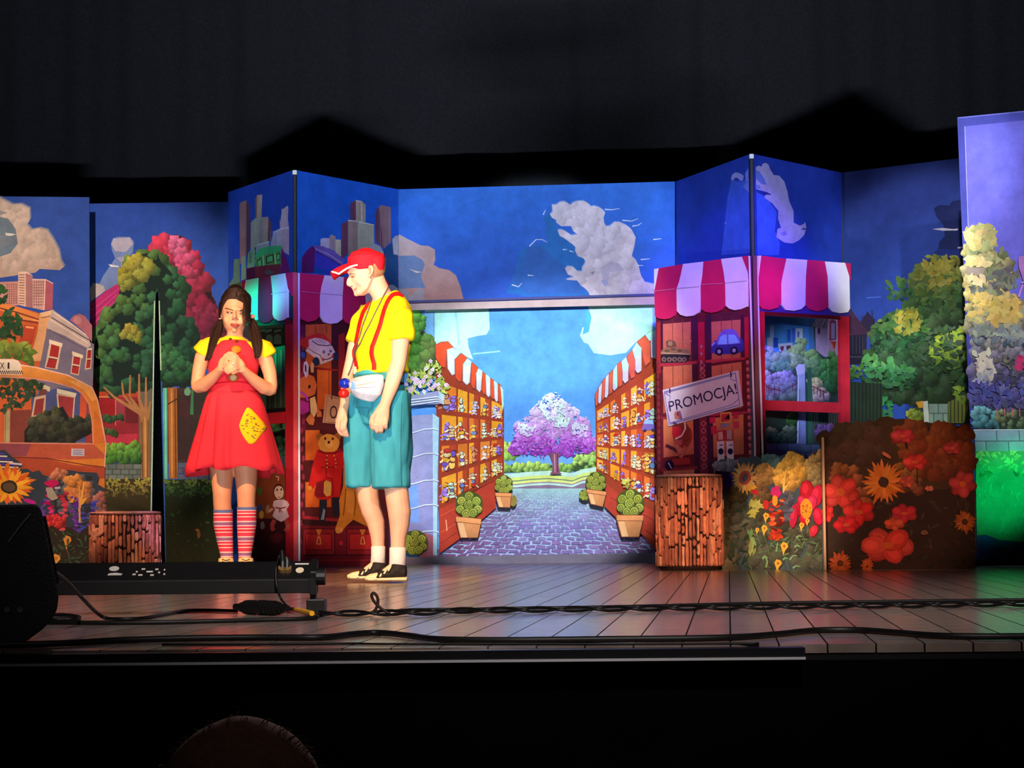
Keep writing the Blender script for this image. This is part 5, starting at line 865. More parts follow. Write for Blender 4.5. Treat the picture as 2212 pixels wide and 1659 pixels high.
# --- left kiosk
rJ = kiosk('left market kiosk behind the capped man, with toy shelf painting and red corner post', 638, 589, 15.2)
j1 = Flat(rJ, (524, 607), 15.74, (636, 588), 15.2); j2 = Flat(rJ, (645, 590), 15.2, (838, 608), 15.86)
j2.board('toy_panel')
j2.start('painted_shelves')
j2.poly([(646, 620), (838, 640), (840, 1222), (646, 1225)], (78, 26, 28))
for P in (K1((330, 230), (650, 215), (655, 760), (330, 720)), K1((470, 760), (660, 780), (660, 1240), (470, 1240)), K2((550, -60), (720, -60), (720, 300), (550, 300)), K2((550, 560), (860, 560), (860, 860), (550, 860))): j2.poly(P, (212, 104, 40), (190, 84, 30))
for P in (K1((450, 240), (452, 340)), K1((612, 780), (612, 1230)), K1((580, 235), (585, 330))): j2.line(P, 1.6, (126, 54, 24))
j2.poly(K1((640, 230), (770, 230), (770, 1450), (640, 1400)), (70, 28, 30)).poly(K1((725, 350), (800, 320), (800, 1000), (725, 1000)), (166, 38, 30)).poly(K1((480, 745), (720, 765), (715, 780), (480, 770)), (160, 36, 28)).poly(K1((250, 240), (320, 230), (330, 1500), (255, 1500)), (110, 26, 60))
for k in range(24): x, y = 652 + (k % 2) * 3, 730 + k * 20; j2.blob(x, y, 3, 7, (146, 44, 70))
j2.poly(K2((510, 990), (960, 1030), (960, 1100), (510, 1060)), (54, 22, 24)).poly(K2((510, 960), (950, 1000), (950, 1035), (510, 1000)), (150, 36, 44)); j2.end()
j2.start('painted_drawers')
j2.poly(K2((505, 1085), (1500, 1085), (1500, 1570), (505, 1570)), (116, 26, 36))
for x0, x1 in ((520, 900), (1045, 1420)): j2.poly(K2((x0, 1120), (x1, 1120), (x1, 1430), (x0, 1430)), (146, 34, 40)); j2.poly(K2((x0 + 30, 1180), (x1 - 40, 1180), (x1 - 40, 1370), (x0 + 30, 1370)), (182, 40, 40)); j2.loop(K2((x0, 1120), (x1, 1120), (x1, 1430), (x0, 1430)), 2, (72, 14, 24)); j2.loop(K2((x0 + 30, 1180), (x1 - 40, 1180), (x1 - 40, 1370), (x0 + 30, 1370)), 1.6, (84, 18, 26)); m_ = (x0 + x1) / 2; j2.poly(K2((m_ - 35, 1125), (m_ + 35, 1125), (m_ + 12, 1195), (m_ - 12, 1195)), (206, 120, 50)); j2.loop(K2((m_ - 10, 1215), (m_ + 10, 1215), (m_ + 26, 1300), (m_ - 26, 1300)), 2.4, (222, 150, 80))
j2.blob(*K2((975, 1290))[0], 4, 5, (190, 40, 60)); j2.line(K2((505, 1440), (1500, 1430)), 2, (64, 14, 20)); j2.line(K2((505, 1500), (1500, 1490)), 2.4, (160, 36, 44)); j2.end()
j2.start('painted_toy_car')
j2.poly(K1((260, 410), (330, 380), (460, 330), (540, 340), (620, 410), (640, 460), (560, 440), (400, 440), (350, 500), (260, 480)), (206, 52, 34)).poly(K1((365, 410), (440, 385), (520, 395), (600, 430), (650, 490), (690, 570), (690, 620), (640, 655), (510, 705), (480, 640), (420, 610), (330, 540), (370, 490)), (224, 206, 176)).poly(K1((440, 405), (520, 395), (590, 440), (560, 465), (460, 440)), (206, 190, 160)).line(K1((405, 420), (480, 470), (580, 480), (640, 470)), 2, (70, 50, 40)).line(K1((365, 510), (430, 560), (500, 590), (530, 640)), 1.5, (110, 90, 76))
for x, y, a, b in ((455, 670, 8, 10), (300, 590, 8, 10), (690, 605, 7, 9)): p = K1((x, y))[0]; j2.blob(p[0], p[1], a, b, (40, 46, 66), 12, .04)
j2.blob(*K1((300, 590))[0], 5, 7, (66, 90, 190)); 
for p in K1((545, 555), (625, 545)): j2.blob(p[0], p[1], 4, 4.6, (170, 165, 160)); j2.blob(p[0] + 1, p[1], 1.6, 2, (50, 40, 50))
j2.line(K1((530, 640), (590, 645), (640, 620), (660, 600)), 2, (80, 50, 40)); j2.blob(*K1((540, 645))[0], 2.6, 3.4, (190, 50, 40)); j2.blob(*K1((655, 605))[0], 2.6, 3.4, (190, 50, 40)); j2.blob(*K1((605, 585))[0], 2.4, 2.4, (110, 70, 60)); j2.end()
j2.start('painted_toy_dog')
j2.poly(K1((360, 820), (430, 850), (465, 950), (440, 1060), (400, 1080), (330, 1100), (250, 1100), (250, 880)), (206, 106, 54)).poly(K1((400, 670), (430, 700), (425, 800), (395, 800), (385, 740)), (216, 170, 120)).poly(K1((310, 680), (340, 660), (368, 720), (360, 830), (330, 870), (300, 780)), (206, 190, 232)).poly(K1((320, 700), (340, 720), (340, 800), (320, 780)), (70, 40, 80)).blob(*K1((375, 970))[0], 3, 4, (60, 30, 30)).line(K1((270, 1030), (330, 1080), (360, 1140)), 5, (170, 60, 206)).poly(K1((250, 1130), (370, 1160), (375, 1260), (300, 1300), (250, 1290)), (170, 46, 150)).poly(K1((380, 1110), (440, 1085), (465, 1200), (470, 1260), (430, 1340), (390, 1280)), (226, 186, 130)).poly(K1((390, 1290), (440, 1360), (420, 1430), (370, 1420), (330, 1360)), (206, 116, 66)).poly(K1((470, 1230), (520, 1270), (520, 1330), (460, 1330)), (196, 106, 56)); j2.end()
SGO = [j2.at(p, .008) for p in K1((570, 1058), (800, 1112), (790, 1420), (532, 1402))]
V, F = extrude_poly(SGO[::-1], -j2.n * .006); so = mk('price_sign', V, F, mat('sign_board', (190, 140, 104), .6, noise=.1), rJ, label='small tan sign with the letter O')
text_on(j2, 'O', K1((615, 1198), (700, 1198), (695, 1350), (612, 1350)), (52, 24, 22), 'letter', so, .0105)
j2.start('sign_border'); j2.line(K1((632, 1075), (634, 1120)), 2, (50, 30, 24)); j2.loop(K1((580, 1080), (790, 1128), (780, 1400), (548, 1390)), 1, (150, 100, 70)); lift(j2, .0088); j2.end(so)
j2.start('painted_teddy_bear')
TB = (206, 136, 52)
j2.blob(*K2((720, 20))[0], 8, 8, (150, 90, 36)); j2.blob(*K2((930, 20))[0], 8, 8, (150, 90, 36)); j2.blob(*K2((828, 100))[0], 23, 21, (216, 148, 62), 18, .05); j2.blob(*K2((828, 105))[0], 9, 8, (226, 166, 84)); j2.blob(*K2((828, 85))[0], 3, 3.4, (40, 22, 16)); j2.blob(*K2((785, 40))[0], 2.6, 3, (60, 30, 16)); j2.blob(*K2((875, 42))[0], 2.6, 3, (60, 30, 16))
j2.poly(K2((690, 170), (760, 200), (900, 200), (970, 160), (1040, 290), (1050, 330), (990, 400), (980, 500), (960, 740), (880, 740), (800, 780), (700, 760), (650, 720), (690, 560), (640, 640), (580, 620), (640, 330)), (192, 30, 28)).line(K2((700, 190), (770, 215), (900, 215), (980, 180)), 3, (120, 16, 20)).line(K2((800, 230), (795, 500), (870, 520), (880, 730)), 1.8, (110, 14, 18)).line(K2((730, 390), (790, 380), (900, 390), (920, 340)), 1.8, (120, 16, 20))
for x, y in K2((805, 245), (890, 245), (800, 295), (905, 290), (805, 340), (912, 335), (805, 385), (910, 378)): j2.blob(x, y, 1.6, 1.6, (226, 176, 70), 7)
j2.blob(*K2((600, 630))[0], 5, 5, TB); j2.poly(K2((680, 560), (780, 540), (850, 720), (790, 740), (690, 740), (655, 700)), (130, 26, 36)).poly(K2((770, 560), (800, 540), (850, 560), (860, 600), (850, 720), (800, 735), (765, 690)), (212, 160, 76))
j2.poly(K2((715, 770), (805, 770), (800, 950), (780, 1030), (720, 1030), (705, 980)), (36, 34, 44)).poly(K2((870, 740), (955, 740), (950, 960), (900, 980), (870, 930)), (36, 34, 44)).poly(K2((765, 870), (785, 900), (770, 1010), (730, 1010)), (130, 136, 150)); j2.end()
j2.start('painted_plush_lion')
j2.poly(K2((1000, 360), (1050, 330), (1200, 400), (1210, 620), (1300, 800), (1500, 1100), (1420, 1160), (1260, 1080), (1120, 1010), (1040, 1080), (960, 1170), (905, 1110), (960, 960), (950, 780), (1000, 600)), (200, 124, 40)).poly(K2((1030, 660), (1130, 680), (1120, 930), (1030, 920)), (216, 140, 52)).line(K2((1135, 670), (1150, 800), (1130, 960)), 2, (120, 66, 20)).line(K2((1030, 640), (1020, 800), (1000, 960)), 2, (120, 66, 20)).blob(*K2((950, 1135))[0], 9, 7, (216, 146, 66)); j2.end()
for P, r in (([(645, 590), (698, 595), (691, 620), (688, 640), (688, 682), (680, 692), (662, 696), (648, 690), (645, 680)], 1), ([(698.5, 595), (740, 599), (737, 640), (736.5, 690), (726, 698), (710, 700), (697, 696), (689, 683), (688.5, 640), (692, 620)], 0), ([(740.5, 599), (780, 603), (785, 630), (787, 650), (787, 690), (778, 699), (762, 702), (746, 698), (737.5, 688), (738, 640)], 1), ([(780.5, 603), (822, 607), (831, 632), (835, 650), (835, 694), (824, 702), (808, 704), (794, 700), (788, 692), (788, 650), (785.5, 630)], 0), ([(822.5, 607), (838, 608.5), (838, 660), (832, 632)], 1)): stripe(j2, P, r)
seam(j2, [(647, 630), (687, 634)], 1); seam(j2, [(690, 634), (737, 638)], 0)
# window wing of the left kiosk
for P, r in (([(526, 607), (534, 606), (530.5, 632), (527, 640)], 1), ([(534.5, 605.5), (562, 600.5), (560, 640), (560, 690), (553, 697), (544, 699), (535, 696), (530, 688), (530.5, 632)], 0), ([(562.5, 600.5), (588, 596), (592, 634), (592, 689), (585, 696), (573, 698), (563, 693), (560.5, 684), (561, 640)], 1), ([(588.5, 596), (619.5, 590.5), (625, 628), (625, 686), (616, 692), (605, 693.5), (596, 688), (592.5, 680), (592.5, 634)], 0), ([(620, 590.5), (634, 588), (634, 640), (625.5, 622)], 1)): stripe(j1, P, r)
seam(j1, W1((1545, 410), (1800, 370)), 0)
bar(j1, 'valance_board', [(524, 640), (634, 630), (634, 700), (524, 706)], .004, mat('valance_green', (26, 74, 66), .6))
frame(j1, 'window_post', [(617, 690), (634, 689), (636, 1224), (617, 1224)]); frame(j1, 'window_post', [(525, 704), (541, 703), (541, 1221), (525, 1221)]); frame(j1, 'window_rail', [(540, 896), (618, 889), (618, 914), (540, 918)], th=.026)
frame(j1, 'rail_shadow_strip', [(540, 887), (618, 880), (618, 889), (540, 896)], th=.02, M=BLK)  # black strip standing for the shadow line above the rail
frame(j1, 'lower_panel', [(540, 1012), (618, 1011), (618, 1221), (540, 1221)], th=.02, M=mat('dark_red_board', (62, 22, 26), .6, noise=.25))
j1.start('painted_doll_shelf'); j1.poly([(541, 1013), (617, 1012), (617, 1120), (541, 1120)], (120, 56, 30)).poly([(541, 1120), (617, 1120), (617, 1220), (541, 1220)], (58, 18, 24))
for x, y, c in ((562, 1060, (60, 110, 40)), (563, 1098, (40, 70, 130)), (566, 1112, (190, 150, 60)), (568, 1135, (120, 110, 110)), (580, 1100, (150, 110, 80))): j1.blob(x, y, 5, 9, c)
j1.blob(*W3((1545, 430))[0], 12, 18, (80, 26, 22), 14, .06); j1.blob(*W3((1548, 440))[0], 10.5, 14.5, (214, 174, 150), 16, .03)
for p in W3((1520, 400), (1582, 398)): j1.blob(p[0], p[1], 1.7, 2.8, (30, 16, 16))
j1.line(W3((1565, 440), (1570, 465)), 1, (130, 80, 60)); j1.line(W3((1535, 512), (1570, 512)), 1.6, (150, 60, 50))
j1.poly(W3((1470, 570), (1520, 550), (1620, 545), (1680, 580), (1705, 630), (1660, 690), (1700, 800), (1640, 850), (1580, 880), (1500, 840), (1450, 790), (1490, 690), (1455, 640)), (206, 170, 178)); j1.line(W3((1490, 665), (1570, 680), (1650, 660)), 2.6, (120, 30, 36)); j1.line(W3((1560, 680), (1550, 740)), 1.8, (120, 30, 36)); j1.line(W3((1560, 680), (1590, 740)), 1.8, (120, 30, 36))
j1.line(W3((1480, 850), (1440, 950), (1470, 1010)), 9, (170, 64, 62)); j1.line(W3((1650, 850), (1690, 950), (1640, 1020)), 9, (170, 64, 62)); j1.line(W3((1455, 680), (1400, 730)), 5, (200, 140, 120)); j1.line(W3((1500, 200), (1545, 210), (1535, 265)), 2, (220, 170, 150)); j1.blob(*W3((1510, 1120))[0], 14, 12, (96, 26, 34)); lift(j1, .0045); j1.end()
p = Q(637, 589, 15.19); V, F = box_vf((p.x + .004, p.y, p.z / 2), .03, .034, p.z); mk('corner_post', V, F, FRM, rJ, label='red corner post')
a = Q(645.5, 590, 15.17); b = a.copy(); b.z = 0; V, F = tube_vf([b, a], .009, 6); mk('pale_edging', V, F, PALE, rJ)

# ------------------------------------------------------------------ cut-outs
random.seed(31)
# taxi
a = Q(80, 800, 14.35); rX = thing('taxi_cutout', 'orange painted taxi cut-out with open window at the left edge', 'stage cutout', (a.x, a.y, 0))
fX = Flat(rX, (-60, 775), 14.35, (232, 775), 14.3)
TX = L2((-250, 155), (130, 156), (178, 172), (206, 216), (350, 238), (500, 268), (650, 312), (780, 370), (880, 430), (930, 540), (970, 700), (1005, 900), (1014, 970), (1006, 1090), (1000, 1200), (1000, 1400)) + [(232, 1226), (-57, 1229)] + L2((-250, 955), (890, 968), (882, 760), (850, 590), (790, 490), (700, 430), (500, 375), (330, 345), (-250, 312))
fX.board('body', TX, .02, mat('taxi_edge', (226, 150, 130), .6))
fX.start('painted_bodywork'); fX.poly(TX, (226, 138, 60))
fX.poly(L2((-250, 955), (890, 968), (1012, 1080), (1000, 1105), (700, 1120), (-250, 1085)), (196, 96, 74)); fX.poly(L2((-250, 960), (300, 966), (250, 1085), (-250, 1080)), (150, 78, 96)); fX.poly(L2((-250, 1090), (440, 1105), (700, 1170), (1000, 1190), (1000, 1300), (-250, 1300)), (186, 84, 60)); fX.line(L2((-250, 1085), (440, 1105), (820, 1170), (1000, 1190)), 2, (110, 44, 50))
fX.poly(L2((640, 360), (800, 450), (880, 560), (930, 540), (880, 430), (780, 370)), (240, 166, 92)).poly(L2((900, 640), (980, 760), (1008, 960), (900, 968)), (216, 120, 58)); fX.line(L2((-250, 312), (330, 345), (500, 375), (700, 430), (790, 490), (850, 590), (882, 760), (890, 968), (-250, 956)), 2.6, (226, 150, 130)); fX.line(L2((206, 216), (350, 238), (650, 312), (880, 430), (930, 540), (1014, 970), (1000, 1190)), 2.4, (240, 190, 170)); fX.end()
fX.start('painted_roof_sign'); fX.poly(L2((-250, 165), (130, 166), (170, 180), (196, 216), (200, 300), (-250, 300)), (236, 206, 176)); fX.loop(L2((-250, 160), (130, 162), (175, 178), (204, 220), (206, 306), (-250, 300)), 2, (240, 190, 170))
for i in range(12):
    for r in range(2): x = -20 + i * 20 + (r % 2) * 10; fX.poly(L2((x, 268 + r * 16), (x + 10, 268 + r * 16), (x + 10, 284 + r * 16), (x, 284 + r * 16)), (70, 26, 24))
fX.end(); text_on(fX, 'X', L2((0, 190), (44, 190), (44, 250), (0, 250)), (72, 18, 20), 'letter', None, .0045); text_on(fX, 'I', L2((74, 190), (92, 190), (92, 250), (74, 250)), (72, 18, 20), 'letter', None, .0045)
fX.start('sticker', 'small white paper sticker on the door'); fX.poly(L2((684, 1014), (808, 1016), (806, 1086), (680, 1084)), (206, 204, 226))
for i in range(5): fX.line(L2((696, 1026 + i * 11), (796 - (i % 2) * 20, 1028 + i * 11)), 1.3, (130, 120, 170))
fX.end()
# flower beds on cut-out boards
def lily(f, x, y, s, c=(236, 176, 66)):
    f.poly([(x - 4 * s, y - 3 * s), (x - 1 * s, y - 7 * s), (x + 4 * s, y - 5 * s), (x + 5 * s, y - 1 * s), (x + 1.5 * s, y + 3 * s), (x - .5 * s, y + 9 * s), (x - 2 * s, y + 3 * s)], c); f.blob(x + .5 * s, y - 2 * s, 1.4 * s, 2 * s, (196, 110, 40)); f.line([(x, y + 8 * s), (x + 4 * s, y + 20 * s), (x + 8 * s, y + 34 * s)], 1.2, (110, 120, 76))
a = Q(100, 1100, 13.85); rG = thing('flower_cutout', 'low painted flower bed cut-out in front of the taxi at far left', 'stage cutout', (a.x, a.y, 0))
fG = Flat(rG, (-60, 985), 13.9, (240, 1000), 13.8)
GP = [(-60, 985), (-10, 974), (10, 972), (24, 985), (46, 1002), (48, 1008), (34, 1012), (60, 1013), (70, 1020), (84, 1016), (92, 1026), (108, 1030), (116, 1020), (132, 1014), (155, 1016), (170, 1019), (208, 1021), (213, 1033), (210, 1046), (224, 1054), (226, 1090), (231, 1112), (236, 1232), (-60, 1236)]
fG.board('body', GP, .02, mat('cutout_edge', (170, 130, 130), .6))
fG.start('painted_ground'); fG.poly(GP, (54, 66, 84)); fG.poly([(-60, 1125), (100, 1128), (150, 1140), (232, 1115), (236, 1232), (-60, 1236)], (48, 42, 36)); fG.lumps([(110, 1025), (200, 1028), (205, 1110), (120, 1115)], 40, 9, [(92, 92, 110), (70, 80, 96)]); fG.lumps(L2((470, 1290), (560, 1215), (640, 1230), (620, 1290), (520, 1320)), 16, 7, [(196, 120, 96), (180, 116, 90)]); fG.lumps(L2((630, 1290), (760, 1270), (850, 1380), (850, 1500), (690, 1500), (640, 1400)), 50, 9, [(206, 140, 70), (196, 124, 72), (176, 110, 80)]); fG.lumps(L2((900, 1480), (985, 1420), (995, 1560), (1010, 1640), (900, 1640)), 24, 8, [(166, 104, 96), (140, 92, 90)])
fG.leaves([(0, 1130), (236, 1140), (236, 1228), (0, 1228)], 60, 7, [(60, 60, 50), (50, 66, 52), (70, 84, 64)], asp=.25); fG.end()
fG.start('painted_striped_vase'); 
for i in range(6): fG.line([(-30, 978 + i * 6), (10 + i * 6, 980 + i * 6)], 3, (90, 70, 200) if i % 2 == 0 else (236, 226, 240))
fG.line(L2((80, 1150), (210, 1165)), 4, (226, 206, 226)); fG.end()
fG.start('painted_sunflower'); fG.flower(8, 1046, 50, 15, (236, 150, 46), (226, 120, 46), None, .3, sx=1.35); fG.flower(20, 1052, 42, 13, (240, 170, 50), (220, 96, 40), (92, 76, 60), .3, sx=1.3); fG.end()
fG.start('painted_tall_flowers')
for x, y0, c in ((110, 1040, (196, 40, 110)), (137, 1066, (206, 60, 90)), (93, 1080, (90, 60, 160)), (163, 1075, (110, 60, 176)), (176, 1090, (60, 70, 160)), (200, 1085, (70, 66, 176))):
    for i in range(14):
        y = y0 + i * 6
        if y < 1150: fG.blob(x + U(-8, 8), y, U(5, 9), U(2.4, 4), jit(c, 26), 8, .2, U(-.4, .4))
fG.blob(112, 1044, 16, 7, (196, 26, 100)); fG.poly(L2((440, 1385), (500, 1385), (560, 1490), (500, 1510), (460, 1480)), (170, 160, 150)); fG.blob(125, 1054, 7, 3, (196, 180, 206)); fG.poly(L2((800, 1330), (815, 1330), (790, 1490), (760, 1659), (750, 1600)), (240, 176, 80)).poly(L2((780, 1500), (840, 1480), (800, 1540), (760, 1570)), (236, 170, 76)).poly(L2((660, 1530), (720, 1460), (700, 1530)), (226, 160, 76)); fG.line(L3((760, 0), (765, 350)), 4, (226, 160, 80)); fG.blob(65, 1083, 14, 5, (190, 40, 150), 9, .1, .3); fG.lumps(L3((430, 290), (620, 290), (640, 380), (560, 410), (420, 350)), 26, 6, [(206, 46, 66), (190, 60, 50)]); fG.end()
fG.start('painted_lilies'); lily(fG, 145, 1170, 2.0, (226, 150, 66)); lily(fG, 121, 1210, 2.0, (226, 160, 76)); fG.leaves(L3((500, 420), (850, 400), (850, 780), (480, 790)), 30, 8, [(70, 90, 70), (50, 76, 60)], asp=.25); fG.end()

a = Q(1690, 1000, 13.02); rL = thing('flower_cutout', 'painted flower bed cut-out with sunflower and red blooms, two boards hinged upright on the right', 'stage cutout', (a.x, a.y, 0))
fL = Flat(rL, (1535, 1000), 13.62, (1778, 975), 13.1)
LP = R4((800, 1505), (800, 320), (810, 250), (850, 190), (950, 165), (1060, 205), (1100, 150), (1200, 160), (1290, 140), (1360, 175), (1400, 215), (1430, 140), (1500, 122), (1560, 140), (1640, 118), (1740, 110), (1830, 140), (1890, 190), (1930, 110), (2010, 70), (2080, 66), (2090, 1508))
fL.board('body', LP, .02, mat('cutout_edge2', (214, 160, 120), .6))
fL.start('painted_ground'); fL.poly(LP, (70, 80, 90)); fL.lumps(R4((800, 640), (2080, 900), (2080, 1495), (810, 1495)), 110, 16, [(64, 58, 46), (84, 76, 62), (72, 68, 56), (96, 90, 76)], d=(.2, 1), con=.3, clip=True);  fL.poly(R4((860, 330), (1000, 350), (1010, 470), (940, 560), (860, 440)), (96, 50, 190))
fL.lumps(R4((820, 250), (960, 180), (1060, 220), (1040, 300), (840, 330)), 20, 9, [(130, 110, 116), (100, 100, 120)]); fL.lumps(R4((1400, 160), (1550, 140), (1560, 280), (1420, 260)), 16, 10, [(90, 120, 116), (80, 104, 110)]); fL.lumps(R4((1300, 300), (1420, 250), (1500, 340), (1480, 470), (1350, 490), (1280, 420)), 40, 9, [(206, 150, 80), (190, 130, 70), (150, 106, 66)]); fL.lumps(R4((1530, 300), (1600, 180), (1720, 120), (1840, 180), (1890, 330), (1820, 480), (1680, 560), (1540, 470)), 90, 10, [(226, 170, 76), (214, 152, 66), (170, 116, 60)]); fL.lumps(R4((1900, 180), (1980, 100), (2070, 90), (2070, 450), (1940, 480)), 50, 9, [(206, 160, 86), (170, 136, 86), (130, 110, 80)])
fL.lumps(R4((990, 500), (1150, 480), (1200, 640), (1000, 680)), 26, 9, [(110, 80, 46), (76, 60, 40)]); fL.lumps(R4((1240, 560), (1400, 520), (1450, 640), (1300, 700)), 24, 9, [(120, 84, 50), (100, 70, 44)]); fL.leaves(R4((820, 700), (1190, 700), (1190, 1480), (820, 1480)), 60, 9, [(54, 60, 46), (46, 64, 52)], asp=.3); fL.leaves(R4((1215, 1000), (2070, 1000), (2070, 1490), (1215, 1490)), 90, 8, [(100, 96, 70), (96, 120, 84), (84, 80, 64)], asp=.22); fL.end()  # darker leaves at left carry the stump's shadow in their colour
fL.start('painted_sunflower'); p = R4((1160, 400))[0]; fL.flower(p[0], p[1], 37, 17, (244, 176, 110), (236, 150, 70), None, .3, sx=.82); fL.blob(p[0], p[1], 13, 16, (206, 80, 60), 14, .05, .3); fL.blob(p[0], p[1], 6, 11, (96, 84, 96), 12, .05, .4); fL.poly(R4((1180, 480), (1310, 510), (1240, 560), (1200, 550)), (236, 160, 60)); fL.end()
fL.start('painted_red_blooms')
for i in range(46): x, y = rnd_in(R4((1460, 640), (1610, 640), (1640, 940), (1600, 1150), (1470, 1140), (1440, 930))); fL.blob(x, y, U(5, 9), U(2, 4), jit(random.choice([(206, 60, 30), (190, 44, 30), (226, 96, 50), (120, 30, 26)]), 16), 8, .2, U(-.6, .6))
fL.poly(R4((1470, 600), (1480, 520), (1560, 490), (1600, 590), (1560, 640)), (216, 40, 110)).blob(*R4((1520, 670))[0], 6, 12, (240, 150, 50)).blob(*R4((1415, 720))[0], 7, 10, (206, 44, 40)).poly(R4((1230, 540), (1310, 540), (1335, 600), (1260, 590)), (206, 40, 50))
for k, (x, y, a, b, rot, c) in enumerate(((1900, 560, 15, 25, 0, (190, 26, 44)), (2020, 620, 14, 26, .25, (206, 30, 62)), (2040, 860, 12, 20, -.2, (206, 26, 60)), (1790, 780, 9, 17, .1, (190, 22, 50)), (1745, 860, 9, 26, .1, (206, 32, 70)), (1880, 880, 12, 16, 0, (200, 30, 54)), (1960, 700, 12, 18, .3, (216, 44, 84)), (1850, 690, 10, 16, -.3, (210, 40, 76)), (1985, 1035, 9, 14, .4, (214, 40, 62)))):
    p = R4((x, y))[0]; fL.blob(p[0], p[1], a, b, tuple(v * .7 for v in c), 16, .06, rot); fL.blob(p[0] - .6, p[1] - .8, a * .9, b * .9, c, 16, .06, rot); fL.blob(p[0] - a * .2, p[1] - b * .25, a * .45, b * .45, tuple(min(255, v * 1.1 + 14) for v in c), 12, .1, rot)
fL.blob(*R4((1895, 770))[0], 13, 22, (240, 150, 46), 14, .06)
for _ in range(16): x, y = R4((1895 + U(-50, 50), 780 + U(-80, 90)))[0]; fL.blob(x, y, 1.6, 2, (190, 90, 30), 6)
for _ in range(26): x, y = rnd_in(R4((1630, 560), (1740, 540), (1720, 900), (1650, 1000))); fL.blob(x, y, U(3, 6), U(3, 5), jit((90, 84, 100), 18))
fL.poly(R4((1650, 290), (1665, 290), (1640, 500), (1690, 470), (1620, 590), (1615, 500)), (240, 180, 90)); o = fL.end(); o['kind'] = 'stuff'
fL.start('painted_lilies')
for x, y, s in ((1395, 1020, 1.6), (1630, 1235, 1.9), (1555, 1440, 1.8), (1310, 1030, 1.0), (1910, 925, 1.1), (1840, 980, 1.3), (1415, 870, 1.5)): p = R4((x, y))[0]; lily(fL, p[0], p[1], s)
fL.leaves(R4((1215, 700), (1300, 680), (1300, 860), (1230, 880)), 12, 10, [(176, 160, 70)], asp=.4); fL.leaves(R4((1310, 700), (1380, 700), (1370, 770), (1320, 770)), 6, 9, [(190, 170, 90)]); fL.leaves(R4((1215, 1020), (1270, 1060), (1280, 1300), (1225, 1290)), 12, 13, [(110, 140, 90), (150, 150, 76)], asp=.3, ang=1.4)
for P in (((1700, 1380), (1740, 1330), (1790, 1330)), ((1740, 1480), (1770, 1450), (1830, 1460)), ((1540, 1280), (1550, 1220), (1560, 1170)), ((1420, 1470), (1435, 1390), (1400, 1330)), ((1780, 1120), (1810, 1090), (1850, 1100)), ((1380, 1370), (1400, 1330), (1440, 1360)), ((1620, 1380), (1650, 1350), (1680, 1370)), ((1760, 1230), (1790, 1200), (1830, 1220))): fL.line(R4(*P), 5, (130, 160, 110), 2)
fL.end()
fM = Flat(rL, (1779, 948), 13.1, (2106, 910), 13.02)  # this board's shade is put into its darker print colours
MP = R5((187, 1546), (158, 420), (166, 360), (163, 290), (185, 250), (240, 225), (300, 200), (330, 175), (370, 132), (430, 150), (500, 182), (570, 165), (650, 132), (700, 95), (780, 82), (850, 112), (920, 105), (990, 110), (1040, 140), (1080, 152), (1140, 135), (1200, 155), (1250, 162), (1300, 135), (1380, 150), (1440, 178), (1490, 150), (1560, 160), (1575, 500), (1600, 800), (1603, 1535))
fM.board('body', MP, .02, mat('cutout_edge3', (150, 90, 76), .6))
fM.start('painted_ground'); fM.poly(MP, (72, 46, 26)); fM.lumps(R5((180, 300), (400, 180), (700, 160), (720, 480), (190, 520)), 60, 16, [(70, 56, 30), (82, 50, 38), (66, 40, 28)], k=6, con=.2); fM.lumps(R5((820, 160), (1200, 180), (1540, 180), (1560, 640), (1180, 700), (880, 420)), 100, 14, [(120, 64, 28), (130, 56, 24), (100, 44, 22)], k=8, con=.25); fM.poly(R5((185, 850), (1590, 750), (1602, 1530), (190, 1540)), (54, 32, 24)); fM.leaves(R5((200, 900), (1580, 850), (1590, 1500), (200, 1520)), 120, 10, [(70, 48, 34), (60, 46, 34), (46, 36, 26)], asp=.3); fM.lumps(R5((200, 560), (480, 560), (620, 900), (560, 1000), (220, 700)), 34, 11, [(150, 84, 44), (140, 70, 40)]); fM.lumps(R5((860, 560), (1100, 560), (1090, 800), (900, 780)), 24, 10, [(140, 84, 34), (130, 60, 40)]); fM.end()
fM.start('painted_sunflower'); p = R5((735, 705))[0]; fM.flower(p[0], p[1], 50, 17, (226, 120, 40), (216, 104, 36), (110, 66, 32), .2); fM.blob(p[0], p[1], 8, 13, (74, 44, 34), 12, .05, -.4); fM.end()
for x, y, r, q, sx, rot, c in ((330, 800, 172, .85, 1, .2, (204, 52, 40)), (500, 990, 150, .62, 1, .4, (204, 36, 34)), (385, 1108, 118, .5, 1, 0, (200, 30, 34)), (205, 1000, 80, 1.0, .6, .3, (190, 30, 30)), (775, 1300, 232, .52, 1.05, .1, (210, 58, 46)), (915, 272, 112, .42, 1, .2, (184, 46, 50)), (1030, 515, 112, .5, 1, 0, (198, 46, 38)), (1480, 725, 135, .85, .9, .3, (172, 46, 44)), (930, 1000, 120, .5, 1, .5, (190, 40, 50)), (835, 1100, 92, .4, 1, .3, (200, 74, 40)), (1385, 385, 84, .55, 1, 0, (164, 42, 40)), (955, 700, 66, .8, 1, 0, (184, 68, 50)), (1165, 765, 40, .5, 1, 0, (190, 96, 70))):
    fM.start('painted_poppy'); p = R5((x, y))[0]; fM.poppy(p[0], p[1], r / 4.365, c, tuple(v * .86 for v in c), (206, 84, 36) if r > 80 else None, q, 6, rot, sx); fM.end()
